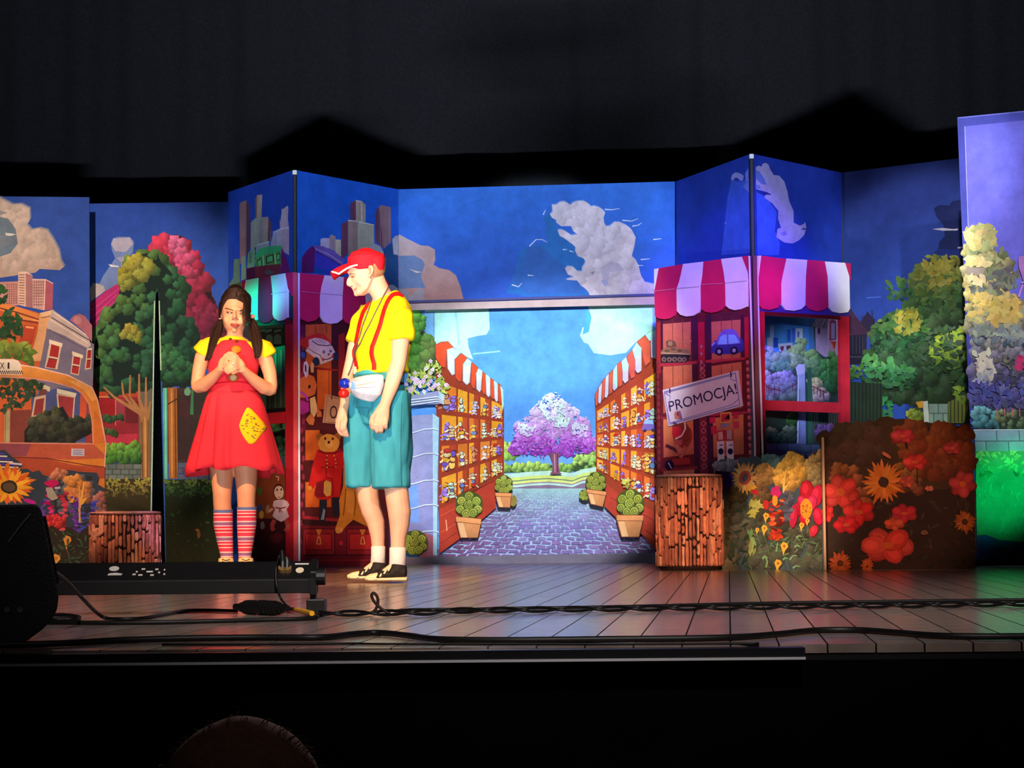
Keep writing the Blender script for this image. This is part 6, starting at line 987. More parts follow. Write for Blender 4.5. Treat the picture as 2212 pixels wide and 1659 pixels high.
fM.start('painted_daisy'); fM.flower(*R5((325, 1470))[0], 28, 11, (196, 84, 34), (176, 66, 30), (120, 50, 26), .2); fM.end(); fM.start('painted_daisy'); fM.flower(*R5((1500, 1080))[0], 26, 11, (176, 90, 34), (160, 76, 30), (90, 44, 24), .22); fM.end(); fM.start('painted_daisy'); fM.flower(*R5((580, 1500))[0], 22, 9, (196, 84, 40), (180, 76, 36), None, .2, sx=.7); fM.end(); fM.start('painted_stems'); fM.flower(*R5((440, 850))[0], 10, 8, (216, 66, 40), (206, 50, 40), None); fM.line(R5((1050, 570), (1060, 740)), 2, (60, 50, 30)); fM.line(R5((940, 320), (960, 390)), 3, (40, 26, 20)); fM.blob(*R5((1120, 1180))[0], 8, 5, (130, 84, 60)); fM.blob(*R5((760, 450))[0], 12, 4, (206, 100, 70), 9, .1, .6); o = fM.end(); o['kind'] = 'stuff'
for v, px in ((0, 1777.5),):
    a = Q(px, 945, 13.06); b = Q(px + 4, 1232, 13.06); b.z = 0; V, F = box_vf(((a.x + b.x) / 2, a.y, a.z / 2), .014, .03, a.z); mk('hinge_edge', V, F, mat('cutout_edge2', (214, 160, 120)), rL)

# ------------------------------------------------------------------ stumps with separate bark plates
BARKS = [mat('bark_%d' % i, c, .8, noise=.3, nscale=26, bump=.6, bscale=50) for i, c in enumerate(((196, 126, 96), (172, 102, 78), (150, 90, 72), (192, 138, 112), (136, 78, 64)))]
def stump(label, c, rad, h, seed):
    random.seed(seed); r = thing('tree_stump', label, 'stump', (c.x, c.y, 0))
    V, F = lathe_vf((c.x, c.y, 0), [(rad - .03, .0), (rad - .016, .02), (rad - .016, h - .006), (rad - .03, h)], 40); mk('core', V, F, mat('bark_groove', (30, 12, 10), .9), r)
    V, F = lathe_vf((c.x, c.y, 0), [(rad - .012, h - .012), (rad - .002, h - .004), (rad - .006, h + .004), (rad - .05, h + .007)], 40); mk('top_disc', V, F, mat('stump_top', (196, 140, 130), .7, noise=.2), r, label='pale cut top')
    n = 56
    for k in range(n):
        z = .025
        while z < h - .02:
            L = U(.06, .22); z1 = min(z + L, h - .012)
            if h - .012 - z1 < .05: z1 = h - .012
            a0 = 2 * math.pi * (k + U(.0, .2)) / n; a1 = 2 * math.pi * (k + U(.78, 1.0)) / n; am = (a0 + a1) / 2 + U(-.02, .02); P = []
            out = rad - .016 + U(.008, .024); d = U(.008, .02)
            ring = [(am, z + .003), (a1, z + d), (a1 + U(-.035, .02), (z + z1) / 2), (a1, z1 - d), (am + U(-.03, .03), z1 - .003), (a0, z1 - d), (a0 + U(-.02, .035), (z + z1) / 2), (a0, z + d)]
            inner = [Vector((c.x + (rad - .02) * math.sin(a), c.y - (rad - .02) * math.cos(a), zz)) for a, zz in ring]
            mid = [Vector((c.x + (out - .004) * math.sin(a), c.y - (out - .004) * math.cos(a), zz)) for a, zz in ring]
            ca, cz = am, (z + z1) / 2
            top = [Vector((c.x + out * math.sin(ca + (a - ca) * .72), c.y - out * math.cos(ca + (a - ca) * .72), cz + (zz - cz) * .88)) for a, zz in ring]
            V = inner + mid + top; F = []
            for b in (0, 8): F += [(b + i, b + (i + 1) % 8, b + 8 + (i + 1) % 8, b + 8 + i) for i in range(8)]
            F.append(tuple(range(16, 24))); mk('bark_plate', V, F, random.choice(BARKS), r)
            z = z1 + .003
p = floor_pt(1497, 1233); stump('tall bark-covered stump in front of the right kiosk', Vector((p.x, p.y + .22, 0)), .22, .62, 41)
p = Q(271, 1107, 12.76); stump('shorter bark-covered stump standing behind the light bar on the left', Vector((p.x, p.y, 0)), .222, p.z, 42)
# ------------------------------------------------------------------ people
random.seed(51)
def loft_vf(path, front=(0, -1, 0), n=16, cap=.55):
    """path: (point, side radius, front radius); closed rounded tube"""
    P = [(Vector(p), a, b) for p, a, b in path]; m = len(P); front = Vector(front)
    rings = []
    for i, (p, a, b) in enumerate(P):
        t = (P[min(i + 1, m - 1)][0] - P[max(i - 1, 0)][0]).normalized()
        s = t.cross(front)
        if s.length < .05: s = Vector((1, 0, 0))
        s.normalize(); f = s.cross(t)
        rings.append((p, s, f, a, b, t))
    full = []
    p, s, f, a, b, t = rings[0]; r = min(a, b) * cap
    for k in (0.0, .45, .8): full.append((p - t * r * math.cos(math.asin(min(1, .2 + k * .95))), s, f, a * (.2 + k * .95) , b * (.2 + k * .95)))
    full += [(p, s, f, a, b) for p, s, f, a, b, t in rings]
    p, s, f, a, b, t = rings[-1]; r = min(a, b) * cap
    for k in (.8, .45, 0.0): full.append((p + t * r * math.cos(math.asin(min(1, .2 + k * .95))), s, f, a * (.2 + k * .95), b * (.2 + k * .95)))
    V, F = [], []
    for p, s, f, a, b in full:
        for k in range(n):
            th = 2 * math.pi * k / n; V.append(p + s * (a * math.cos(th)) + f * (b * math.sin(th)))
    M = len(full)
    for i in range(M - 1):
        for k in range(n): F.append((i * n + k, i * n + (k + 1) % n, (i + 1) * n + (k + 1) % n, (i + 1) * n + k))
    F += [tuple(range(n - 1, -1, -1)), tuple((M - 1) * n + k for k in range(n))]
    return V, F
def volume(name, parts, M, parent, vox=.006, it=6, label=None, fac=.5):
    """weld overlapping closed shapes into one continuous smooth surface"""
    V, F = join_vf(parts); off = root_of(parent).location
    me = bpy.data.meshes.new(name); me.from_pydata([tuple(Vector(v) - off) for v in V], [], F); me.update()
    o = bpy.data.objects.new(name, me); COL.objects.link(o)
    r = o.modifiers.new('r', 'REMESH'); r.mode = 'VOXEL'; r.voxel_size = vox; r.adaptivity = 0
    s = o.modifiers.new('s', 'SMOOTH'); s.factor = fac; s.iterations = it
    dg = bpy.context.evaluated_depsgraph_get(); dg.update(); me2 = bpy.data.meshes.new_from_object(o.evaluated_get(dg))
    bpy.data.objects.remove(o); me2.name = name
    me2.materials.clear(); me2.materials.append(M); me2.polygons.foreach_set('use_smooth', [True] * len(me2.polygons))
    o = bpy.data.objects.new(name, me2); COL.objects.link(o); o.parent = parent
    if label: o['label'] = label
    return o
def soften(o, zmin, n, keep=None):
    """relax the head only"""
    off = root_of(o).location; bm = bmesh.new(); bm.from_mesh(o.data)
    vs = [v for v in bm.verts if v.co.z + off.z > zmin and not (keep and keep(v.co + off))]
    for _ in range(n): bmesh.ops.smooth_vert(bm, verts=vs, factor=.5, use_axis_x=True, use_axis_y=True, use_axis_z=True)
    bm.to_mesh(o.data); bm.free()
from mathutils import noise as NZ
def wrinkle(o, amp, sx, sz, seed=0, zmin=None):
    """cloth folds pressed into a garment surface"""
    me = o.data; N_ = [v.normal.copy() for v in me.vertices]
    for v, n in zip(me.vertices, N_):
        q = v.co; a = NZ.noise(Vector((q.x * sx + seed, q.y * sx, q.z * sz + q.x * sx * .6))); b = NZ.noise(Vector((q.x * sx * 2.3, q.y * sx * 2.3 + seed, q.z * sz * 2.1 - q.x * sx)))
        v.co += n * amp * (abs(a) * 2 - .1 + .5 * b)
def bvh_of(*objs):
    V, F = [], []
    for o in objs:
        off = root_of(o).location; n = len(V); V += [v.co + off for v in o.data.vertices]; F += [tuple(i + n for i in p.vertices) for p in o.data.polygons]
    return BVHTree.FromPolygons(V, F)
def cast(b, px, py, lift=.0015, fb=None):
    d = ray(px, py).normalized(); h = b.ray_cast(CAMP, d)
    if h[0] is None: return fb
    nn = h[1] if h[1].dot(d) < 0 else -h[1]
    return h[0] + nn * lift
def thicken(V, F, d=.003):
    """give a surface patch thickness, away from the viewer"""
    return V, F
def patch(b, P, name, M, parent, lift=.002, rings=4, label=None, cols=None):
    """a cloth / skin patch that follows the body surface, outline in pixels"""
    cx = sum(p[0] for p in P) / len(P); cy = sum(p[1] for p in P) / len(P); n = len(P); V = []; F = []
    c = cast(b, cx, cy, lift)
    if c is None: return None
    V.append(c)
    for r in range(1, rings + 1):
        for x, y in P:
            q = cast(b, cx + (x - cx) * r / rings, cy + (y - cy) * r / rings, lift)
            V.append(q if q is not None else V[-1])
    for k in range(n): F.append((0, 1 + (k + 1) % n, 1 + k))
    for r in range(rings - 1):
        for k in range(n): a = 1 + r * n; F.append((a + k, a + (k + 1) % n, a + n + (k + 1) % n, a + n + k))
    base = 1 + (rings - 1) * n; m = len(V)
    d = ray(cx, cy).normalized() * (lift + .002); V += [V[base + k] + d for k in range(n)]       # edge turned down to the surface
    F += [(base + k, base + (k + 1) % n, m + (k + 1) % n, m + k) for k in range(n)]
    return mk(name, V, F, M, parent, smooth=True, label=label)
def strap(b, pts, w, name, M, parent, lift=.003, label=None, k=5):
    P = smooth_path([(x, y, 0) for x, y in pts], k); V, F = [], []; m = len(P); last = None
    for i, p in enumerate(P):
        t = (P[min(i + 1, m - 1)] - P[max(i - 1, 0)]).normalized(); nx, ny = -t.y, t.x; ww = w if not isinstance(w, (tuple, list)) else w[0] + (w[1] - w[0]) * i / (m - 1)
        for j in range(5):
            e = (j / 4 - .5) * ww; q = cast(b, p.x + nx * e, p.y + ny * e, lift * (1 if 0 < j < 4 else .1))
            V.append(q)
        row = V[-5:]; good = [j for j in range(5) if row[j] is not None]
        if good:
            for j in range(5):
                if row[j] is None: V[-5 + j] = V[-5 + min(good, key=lambda g: abs(g - j))]
    for i in range(m - 1):
        for j in range(4):
            f4 = (i * 5 + j, i * 5 + j + 1, i * 5 + j + 6, i * 5 + j + 5)
            if all(V[t] is not None for t in f4): F.append(f4)
    ok = [v for v in V if v is not None]
    V = [v if v is not None else ok[0] for v in V]
    return mk(name, V, F, M, parent, smooth=True, label=label)
def skin_mat(name, col):
    M = mat(name, col, .5, spec=.35, noise=.06, nscale=18, bump=.05, bscale=220); b = M.node_tree.nodes['Principled BSDF']
    b.inputs['Subsurface Weight'].default_value = .12; b.inputs['Subsurface Radius'].default_value = (.012, .005, .003); return M
def stripes_mat(name, seq, period, base):
    """knitted stripes by height"""
    M = bpy.data.materials.new(name); M.use_nodes = True; N = M.node_tree.nodes; L = M.node_tree.links; b = N['Principled BSDF']; b.inputs['Roughness'].default_value = .85
    tc = N.new('ShaderNodeTexCoord'); sp = N.new('ShaderNodeSeparateXYZ'); L.new(tc.outputs['Object'], sp.inputs[0])
    a = N.new('ShaderNodeMath'); a.operation = 'MULTIPLY'; a.inputs[1].default_value = 1 / period; L.new(sp.outputs[2], a.inputs[0])
    f = N.new('ShaderNodeMath'); f.operation = 'FRACT'; L.new(a.outputs[0], f.inputs[0])
    cr = N.new('ShaderNodeValToRGB'); cr.color_ramp.interpolation = 'CONSTANT'; L.new(f.outputs[0], cr.inputs[0]); e = cr.color_ramp.elements
    while len(e) > 1: e.remove(e[-1])
    e[0].position = 0; e[0].color = lin(seq[0][1]) + (1,)
    for p, c in seq[1:]: q = e.new(p); q.color = lin(c) + (1,)
    L.new(cr.outputs[0], b.inputs['Base Color']); MATS[name] = M; return M
def hair_locks(name, locks, M, parent, label=None):
    parts = []
    for pts, r0, r1 in locks:
        P = smooth_path(pts, 5); m = len(P); rr = [(r0 + (r1 - r0) * (i / (m - 1))) * (1 if 0 < i < m - 1 else .4) for i in range(m)]; parts.append(tube_vf(P, rr, 6))
    V, F = join_vf(parts); return mk(name, V, F, M, parent, smooth=True, label=label)

# =========================== woman in the red pinafore ===========================
YW = 11.8; SW = 4400 / YW
def w(px, py, dy=0.0): return Q(px, py, YW + dy)
def pw(*L): return [(w(x, y, dy), a / SW, b / SW) for x, y, dy, a, b in L]
rw = floor_pt(506, 1252); rw = Vector((rw.x, YW, 0))
woman = thing('person', 'woman in red pinafore dress over yellow top, dark pigtails and striped knee socks, hands clasped', 'person', rw)
SKW = skin_mat('skin_woman', (226, 160, 126))
fz = rw.z
parts = [loft_vf(pw((505, 985, 0, 54, 40), (505, 930, 0, 58, 44), (505, 885, 0, 52, 40), (504, 840, -.005, 46, 36), (504, 800, -.01, 50, 38), (505, 770, -.015, 54, 38), (505, 748, 0, 52, 28), (506, 738, .01, 34, 22))),
  loft_vf(pw((506, 756, .02, 20, 20), (507, 735, .012, 17.5, 18), (508, 712, -.005, 17.5, 19))),                         # neck
  loft_vf(pw((509, 636, .02, 15, 19), (509, 642, .018, 23, 29), (508.5, 654, .01, 28, 36), (508, 668, .005, 29, 38), (507.5, 682, 0, 28, 37), (507, 693, -.008, 26, 34), (506.5, 703, -.014, 24, 30.5), (506.2, 710, -.018, 20.5, 28), (506, 716, -.022, 14.5, 22), (506, 719, -.026, 9, 14)), n=20, cap=.5),   # head and jaw
  loft_vf(pw((507, 671, -.098, 3, 4), (506.8, 679, -.108, 3.6, 6), (506.6, 686, -.113, 5.2, 7)), n=8), loft_vf(pw((501.5, 688, -.093, 3.2, 4), (511.5, 688, -.093, 3.2, 4)), front=(0, 0, 1), n=8),   # nose and nostrils
  loft_vf(pw((494, 667, -.088, 2.6, 3), (500, 665.5, -.095, 3, 4), (514, 666.5, -.095, 3, 4), (522, 670, -.086, 2.6, 3)), front=(0, 0, 1), n=8),      # brow
  loft_vf(pw((490, 687, -.07, 9, 7), (492, 696, -.066, 8, 7)), n=8), loft_vf(pw((523, 688, -.07, 9, 7), (521, 697, -.066, 8, 7)), n=8),   # cheeks
  loft_vf(pw((501, 703, -.098, 3, 4), (507, 702, -.104, 3.6, 5), (513, 703.5, -.098, 3, 4)), front=(0, 0, 1), n=8), loft_vf(pw((502, 713.5, -.079, 5, 4.5), (510, 713.5, -.079, 5, 4.5)), front=(0, 0, 1), n=8),    # lips, chin
  loft_vf(pw((477.5, 676, .01, 2.5, 5), (478, 684, .012, 2.6, 5), (480, 689, .01, 2, 3)), n=8), loft_vf(pw((538, 680, .01, 2.5, 5), (537.5, 688, .012, 2.6, 5), (536, 693, .01, 2, 3)), n=8)]    # ears
# arms: upper arm hangs, forearm rises to the clasped hands
parts += [loft_vf(pw((452, 750, .01, 18, 18), (437, 772, .01, 17, 17), (430, 800, .0, 15, 16), (426, 828, -.01, 14, 15), (428, 838, -.02, 14.5, 15))), loft_vf(pw((427, 836, -.02, 14, 14), (440, 832, -.06, 15, 14.5), (458, 817, -.13, 12.5, 12.5), (471, 803, -.185, 9.5, 10), (478, 795, -.21, 9, 11))),
  loft_vf(pw((558, 752, .01, 18, 18), (574, 776, .01, 17, 17), (583, 806, .0, 15, 16), (586, 834, -.01, 14, 15), (583, 844, -.02, 14.5, 15))), loft_vf(pw((584, 842, -.02, 14, 14), (570, 837, -.06, 15, 14.5), (549, 821, -.13, 12.5, 12.5), (533, 806, -.185, 9.5, 10), (524, 797, -.21, 9, 11)))]
# palms and fingers, interlaced
parts += [loft_vf(pw((478, 797, -.212, 9, 10), (482, 785, -.225, 11, 8), (486, 776, -.232, 9.5, 6)), n=12), loft_vf(pw((524, 799, -.212, 9, 10), (519, 789, -.228, 11, 8), (514, 780, -.236, 9.5, 6)), n=12)]
def finger(pts, r): return loft_vf([(w(x, y, dy), r / SW, r / SW) for x, y, dy in pts], front=(0, 0, 1), n=8, cap=.9)
for pts in (((484, 774, -.235), (493, 767, -.25), (503, 768, -.262), (510, 774, -.258)), ((482, 780, -.236), (492, 775, -.258), (503, 777, -.266), (511, 782, -.258)), ((480, 787, -.236), (489, 784, -.258), (499, 786, -.266), (507, 790, -.258)), ((480, 793, -.23), (487, 793, -.25), (495, 795, -.258), (501, 798, -.25))): parts.append(finger(pts, 3.7))
for pts in (((516, 781, -.24), (507, 782.5, -.268), (495, 789, -.272), (486, 796, -.262)), ((517, 788, -.24), (507, 790, -.27), (496, 796.5, -.274), (487, 802, -.262)), ((517, 795, -.238), (508, 797, -.266), (499, 802, -.27), (492, 806, -.26)), ((516, 802, -.23), (509, 803.5, -.254), (503, 806.5, -.258))): parts.append(finger(pts, 3.7))
parts += [finger(((481, 779, -.23), (486, 768, -.24), (495, 762, -.248), (503, 763, -.25)), 4), finger(((518, 784, -.235), (514, 772, -.245), (508, 765, -.252), (502, 768, -.25)), 4)]
# legs
def leg(x0, x1, x2, x3, yk):
    return loft_vf(pw((x0, 955, 0, 30, 34), (x0, 1000, 0, 27, 31), (x1, 1040, -.005, 23.5, 26), (x1, yk, -.012, 20.5, 23), (x1, yk + 22, -.006, 19.5, 21), (x2, 1110, .006, 19.5, 22), (x2, 1130, .012, 19.8, 23), (x2 + (x3 - x2) * .45, 1165, .012, 16.5, 19), (x3, 1200, .006, 12.5, 14.5), (x3, 1222, .0, 11.5, 13.5), (x3, 1236, -.01, 12, 14)), n=16)
parts += [leg(478, 480, 482, 490, 1066), leg(531, 532, 533, 529, 1064)]
for x in (489, 530): parts.append(loft_vf([(w(x, 1243, .03), .034, .024), (w(x, 1242, -.04), .038, .028), (w(x, 1246, -.12), .036, .018)], front=(0, 0, 1), n=10))
wb = volume('body', parts, SKW, woman, .0048, 5)
_nz = w(507, 682, -.09); soften(wb, w(507, 735).z, 7, lambda c: (c - _nz).length < .028)
WB = bvh_of(wb)
# face
def smooth2(pts): return [(p.x, p.y) for p in smooth_path([(x, y, 0) for x, y in pts], 4)]
def face(b, P, name, M, parent, lift=.0012, label=None): return patch(b, P, name, M, parent, lift, 3, label)
DK = mat('lash_dark', (44, 26, 22), .6); LIP = mat('lips_woman', (204, 84, 78), .4, spec=.4); BRW = mat('brow_woman', (104, 62, 44), .7); EYW = mat('eye_white', (236, 226, 220), .3); LID = mat('eyelid', (176, 110, 90), .55)
face(WB, W1((785, 625), (830, 630), (880, 645), (918, 668), (905, 672), (870, 660), (825, 650), (788, 645)), 'eyebrow', BRW, wb); face(WB, W1((1010, 668), (1040, 655), (1075, 660), (1095, 680), (1070, 676), (1040, 672), (1015, 684)), 'eyebrow', BRW, wb)
face(WB, W1((795, 668), (830, 672), (870, 682), (905, 700), (890, 712), (850, 716), (815, 704)), 'eyelid', LID, wb, .001); face(WB, W1((1010, 704), (1040, 694), (1075, 698), (1100, 712), (1080, 728), (1040, 730), (1015, 722)), 'eyelid', LID, wb, .001)
face(WB, W1((800, 690), (830, 698), (870, 704), (912, 702), (890, 716), (850, 720), (815, 710)), 'eyelashes', DK, wb, .0016); face(WB, W1((1012, 714), (1040, 718), (1075, 716), (1104, 714), (1085, 730), (1045, 734), (1015, 726)), 'eyelashes', DK, wb, .0016)
face(WB, W1((845, 704), (870, 706), (868, 715), (846, 714)), 'eye', EYW, wb, .0019); face(WB, W1((1040, 720), (1062, 720), (1060, 728), (1042, 728)), 'eye', EYW, wb, .0019)
face(WB, W1((868, 880), (900, 874), (930, 882), (955, 876), (990, 882), (1015, 892), (985, 902), (930, 906), (890, 898)), 'upper_lip', LIP, wb, .003); face(WB, W1((885, 904), (930, 912), (985, 906), (1010, 898), (985, 932), (940, 942), (900, 926)), 'lower_lip', LIP, wb, .003); face(WB, W1((880, 898), (930, 905), (1005, 896), (985, 904), (930, 911), (890, 904)), 'mouth_line', mat('mouth_dark', (120, 40, 40), .6), wb, .004)
for x, y in W1((905, 812), (985, 812)): face(WB, [(x + 1.6 * math.cos(a), y + 1.0 * math.sin(a)) for a in [k * .8 for k in range(8)]], 'nostril', mat('nostril', (120, 60, 46)), wb)  # dark patches painted for the shade inside the nostrils
# yellow top: collar and cap sleeves
YEL = mat('yellow_cotton', (250, 206, 20), .8, noise=.05, nscale=30, bump=.2, bscale=25)
top = [loft_vf(pw((505, 800, -.006, 50, 36), (505, 772, -.008, 54, 37), (505, 748, 0, 55, 30), (506, 738, .01, 36, 24.5), (507, 733, .012, 22, 22)), n=20, cap=.15),
  loft_vf(pw((462, 745, .01, 20, 19), (444, 752, .01, 21, 20), (434, 764, .01, 21, 20.5)), n=14, cap=.1), loft_vf(pw((550, 746, .01, 20, 19), (570, 755, .01, 21, 20), (580, 770, .01, 21, 20.5)), n=14, cap=.1)]
tp = volume('yellow_top', top, YEL, woman, .006, 4)
V, F = join_vf([loft_vf(pw((506, 742, .005, 27, 27), (507, 734, .006, 24.5, 24.5), (507.5, 728.5, .006, 23, 23)), n=24, cap=.05)]); mk('collar', V, F, YEL, tp, smooth=True)
wrinkle(tp, .005, 12, 12, 5)
TB_ = bvh_of(tp)
# red pinafore
REDC = mat('red_jersey', (226, 46, 64), .85, noise=.06, nscale=20, bump=.15, bscale=30)
bib = [loft_vf(pw((504, 852, -.005, 53, 42), (504, 838, -.006, 51, 41), (504, 815, -.012, 52, 43), (504, 785, -.014, 56, 45), (504.5, 766, -.016, 54.5, 44), (505, 756, -.016, 48, 41), (505, 748, -.014, 41, 38), (505, 740, -.012, 33.5, 32)), n=24, cap=.12)]
bb = volume('pinafore_bodice', bib, REDC, woman, .006, 4)
V, F = [], []; nk = 120; rows = [(846, 53, 42), (855, 57, 45), (875, 64, 51), (905, 72, 57), (940, 81, 64), (975, 90, 71), (1005, 97, 77), (1021, 100, 80)]
for j, (y, a, b) in enumerate(rows):
    t = j / (len(rows) - 1)
    for k in range(nk):
        th = 2 * math.pi * k / nk; ease = t ** 1.3 * (1 - .9 * max(0, min(1, (math.cos(th - math.radians(-55)) - .2) / .45))); fold = 1 + ease * (.15 * math.sin(7 * th + 1.1) + .085 * math.sin(11 * th + 2.0) + .03 * math.sin(17 * th)) - t ** 1.2 * (.26 * math.exp(-((th - 4.12) / .11) ** 2) + .24 * math.exp(-((th - 4.62) / .10) ** 2) + .16 * math.exp(-((th - 3.75) / .09) ** 2))
        c = w(508 - 4 * (1 - t), y, 0); hem = t ** 3 * .012 * math.sin(7 * th + 1.1) + t ** 2 * (.0 + .022 * (-math.sin(th)) * -1)
        V.append(c + Vector((a / SW * fold * math.cos(th), b / SW * fold * math.sin(th), -hem)))
for j in range(len(rows) - 1):
    for k in range(nk): F.append((j * nk + k, j * nk + (k + 1) % nk, (j + 1) * nk + (k + 1) % nk, (j + 1) * nk + k))
sk = mk('pinafore_skirt', V, F, REDC, woman, smooth=True); so_ = sk.modifiers.new('t', 'SOLIDIFY'); so_.thickness = .004; so_.offset = 0
SKB = bvh_of(sk); BBV = bvh_of(bb)
pt = patch(SKB, W2((1120, 750), (1150, 742), (1200, 775), (1290, 870), (1380, 975), (1442, 1062), (1400, 1110), (1330, 1200), (1260, 1300), (1205, 1328), (1150, 1315), (1080, 1220), (1030, 1120), (1005, 1030), (1030, 950), (1070, 850)), 'patch', mat('patch_yellow', (250, 200, 20), .8), sk, .006, 5, label='yellow printed kite-shaped patch')
for _ in range(34):
    x, y = rnd_in(W2((1140, 790), (1390, 1070), (1210, 1290), (1040, 1030))); face(SKB, [(x + U(2, 4) * math.cos(a), y + U(.8, 1.6) * math.sin(a + .4)) for a in (0, 1.05, 2.1, 3.14, 4.2, 5.2)], 'speck', mat('speck_%d' % (_ % 3), ((120, 80, 30), (110, 110, 90), (180, 100, 30))[_ % 3]), pt, .0072)
BTN = mat('button_orange', (226, 124, 10), .4); 
for (x, y), r, b, M in ((W1((955, 1298))[0], 10.5, BBV, BTN), (W2((915, 262))[0], 10.5, BBV, mat('button_gold', (176, 120, 20), .35))):
    face(b, [(x + r * math.cos(a), y + r * .78 * math.sin(a)) for a in [k * math.pi / 8 for k in range(16)]], 'button', M, bb, .006)
for x, y in W1((870, 1130), (968, 1165)): face(bvh_of(tp, bb), [(x + 4 * math.cos(a), y + 3 * math.sin(a)) for a in [k * .7 for k in range(9)]], 'button', mat('button_brown', (96, 52, 20), .5), tp, .003)
strap(BBV, [(452, 832), (478, 826), (505, 824), (530, 826), (556, 834)], 4, 'waist_seam', mat('red_seam', (190, 12, 36), .85), bb, .002)
# ring
V, F = sphere_vf(w(503.5, 786, -.283), .007, .007, .007, 8, 6); mk('ring', V, F, mat('ring', (236, 220, 246), .2, metal=.3), woman, smooth=True, label='pale ring on a finger')
# socks
SOCK = stripes_mat('striped_knit', [(0, (226, 56, 84)), (.12, (240, 214, 214)), (.18, (214, 40, 76)), (.33, (240, 206, 206)), (.40, (222, 46, 86)), (.53, (240, 206, 214)), (.60, (150, 96, 150)), (.80, (240, 206, 206)), (.88, (220, 60, 100))], .088, 0)
for x2, x3, yt in ((482, 490, 1102), (533, 529, 1096)):
    V, F = loft_vf(pw((x2, yt, .004, 20.8, 23.5), (x2, 1112, .006, 20.9, 23.5), (x2, 1130, .012, 21.2, 24.4), (x2 + (x3 - x2) * .45, 1165, .012, 17.9, 20.4), (x3, 1200, .006, 13.9, 15.9), (x3, 1230, -.005, 13.6, 15.6)), n=24, cap=.05); s_ = mk('knee_sock', V, F, SOCK, woman, smooth=True)
    V, F = loft_vf(pw((x2, yt - 1.5, .004, 21.4, 24), (x2, yt + 4, .005, 21.6, 24.2)), n=24, cap=.05); mk('cuff', V, F, mat('cuff_blue', (96, 110, 170), .85), s_, label='bluish sock cuff')
for x in (488, 531):
    sh = volume('shoe', [loft_vf([(w(x, 1236, .05), .044, .04), (w(x, 1235, -.02), .048, .046), (w(x, 1241, -.09), .05, .034), (w(x, 1246, -.15), .044, .02)], front=(0, 0, 1), n=14), loft_vf(pw((x, 1206, -.005, 16, 18), (x, 1222, -.01, 18, 20), (x, 1236, -.02, 18, 22)), n=14, cap=.1)], mat('shoe_cream', (236, 206, 150), .6, noise=.08), woman, .006, 3)
    sb = bvh_of(sh)
    for yy in (1210, 1215, 1220): strap(sb, [(x - 8, yy - 2), (x, yy + 1), (x + 8, yy - 2)], 2.4, 'lace', mat('lace_dark', (110, 70, 50)), sh, .003, k=3)
# hair
HAIR = mat('hair_brown', (44, 26, 22), .62, spec=.25, noise=.25, nscale=60)
hv = [loft_vf(pw((510, 629, .02, 17, 24), (510, 634, .012, 26, 37), (510, 640, .012, 31.5, 41), (510, 648, .03, 33.5, 40), (509, 660, .045, 34, 39), (508.5, 675, .055, 33.5, 36), (508, 690, .065, 30, 30), (508, 702, .07, 22, 20)), n=20, cap=.5)]
hc = volume('hair', hv, HAIR, woman, .006, 4)
locks = []
for i in range(26):      # fringe and parting sweep
    t = i / 25; a = U(0, 1)
    locks.append(([w(512 + U(-3, 3), 630 + U(0, 2), -.02 + U(-.01, .02)), w(520 + t * 12, 636 + t * 4, -.075 + t * .03), w(526 + t * 12, 652 + t * 6, -.105 + t * .05), w(530 + t * 10, 672 + t * 4 + U(-3, 3), -.105 + t * .06), w(533 + t * 7, 694 + U(-8, 10), -.085 + t * .06)], .0065, .002))
for i in range(22):
    t = i / 21
    locks.append(([w(510 + U(-3, 3), 630 + U(0, 2), -.01 + U(-.02, .02)), w(496 - t * 8, 636 + t * 4, -.06 + t * .05), w(484 - t * 8, 650 + t * 4, -.055 + t * .06), w(478 - t * 4, 668, -.02 + t * .06), w(476 - t * 2, 686, .03 + t * .03)], .0075, .004))
for i in range(5): locks.append(([w(520, 634, -.07), w(526, 655, -.115), w(523 + i * 1.6, 680, -.12), w(525 + i * 2, 702 + U(-4, 6), -.095)], .0028, .0012))
hl = hair_locks('fringe', locks, HAIR, hc)
HB = bvh_of(hc, wb); sl_ = []
def scalp(pts):
    P = []
    for x, y in smooth2(pts):
        q = cast(HB, x, y, .002)
        if q is not None: P.append(q)
    if len(P) > 3: sl_.append(tube_vf(P, [.0024] * (len(P) - 1) + [.001], 5))
for i in range(26):
    t = i / 25; scalp([(511 + U(-1, 1), 630 + t * 10), (498 - 3 * t + U(-1, 1), 633 + t * 11), (484 + 2 * t, 645 + t * 10), (478 + t * 2, 664 + t * 5), (477, 686)])
    scalp([(513 + U(-1, 1), 630 + t * 8), (524 + U(-1, 1), 633 + t * 9), (536 - t * 2, 647 + t * 9), (541 - t * 3, 664 + t * 4), (543, 682)])
V, F = join_vf(sl_); mk('scalp_strands', V, F, mat('hair_strand_brown', (58, 34, 27), .6, spec=.3), hc, smooth=True)  # strands a little paler brown than the hair beneath
pg = []
pl_ = []
for i in range(34):
    ox, oy = U(-10, 10), U(-.04, .03); k = U(.8, 1.05)
    pl_.append(([w(477 + ox * .3, 690, .05 + oy * .4), w(470 + ox, 712, .03 + oy), w(462 + ox, 738, -.03 + oy), w(455 + ox * .8, 762, -.075 + oy * .5), w(447 + ox * .5, 762 + 18 * k, -.09 + oy * .3)], .0075, .002))
    pg.append(([w(544 + ox * .3, 688, .05 + oy * .4), w(549 + ox, 712, .02 + oy), w(554 + ox * 1.1, 738, -.05 + oy), w(556 + ox * .8, 758, -.085 + oy * .5), w(555 + ox * .5, 755 + 20 * k, -.095 + oy * .3)], .0085, .002))
hair_locks('pigtail', pl_, HAIR, hc); hair_locks('pigtail', pg, HAIR, hc)
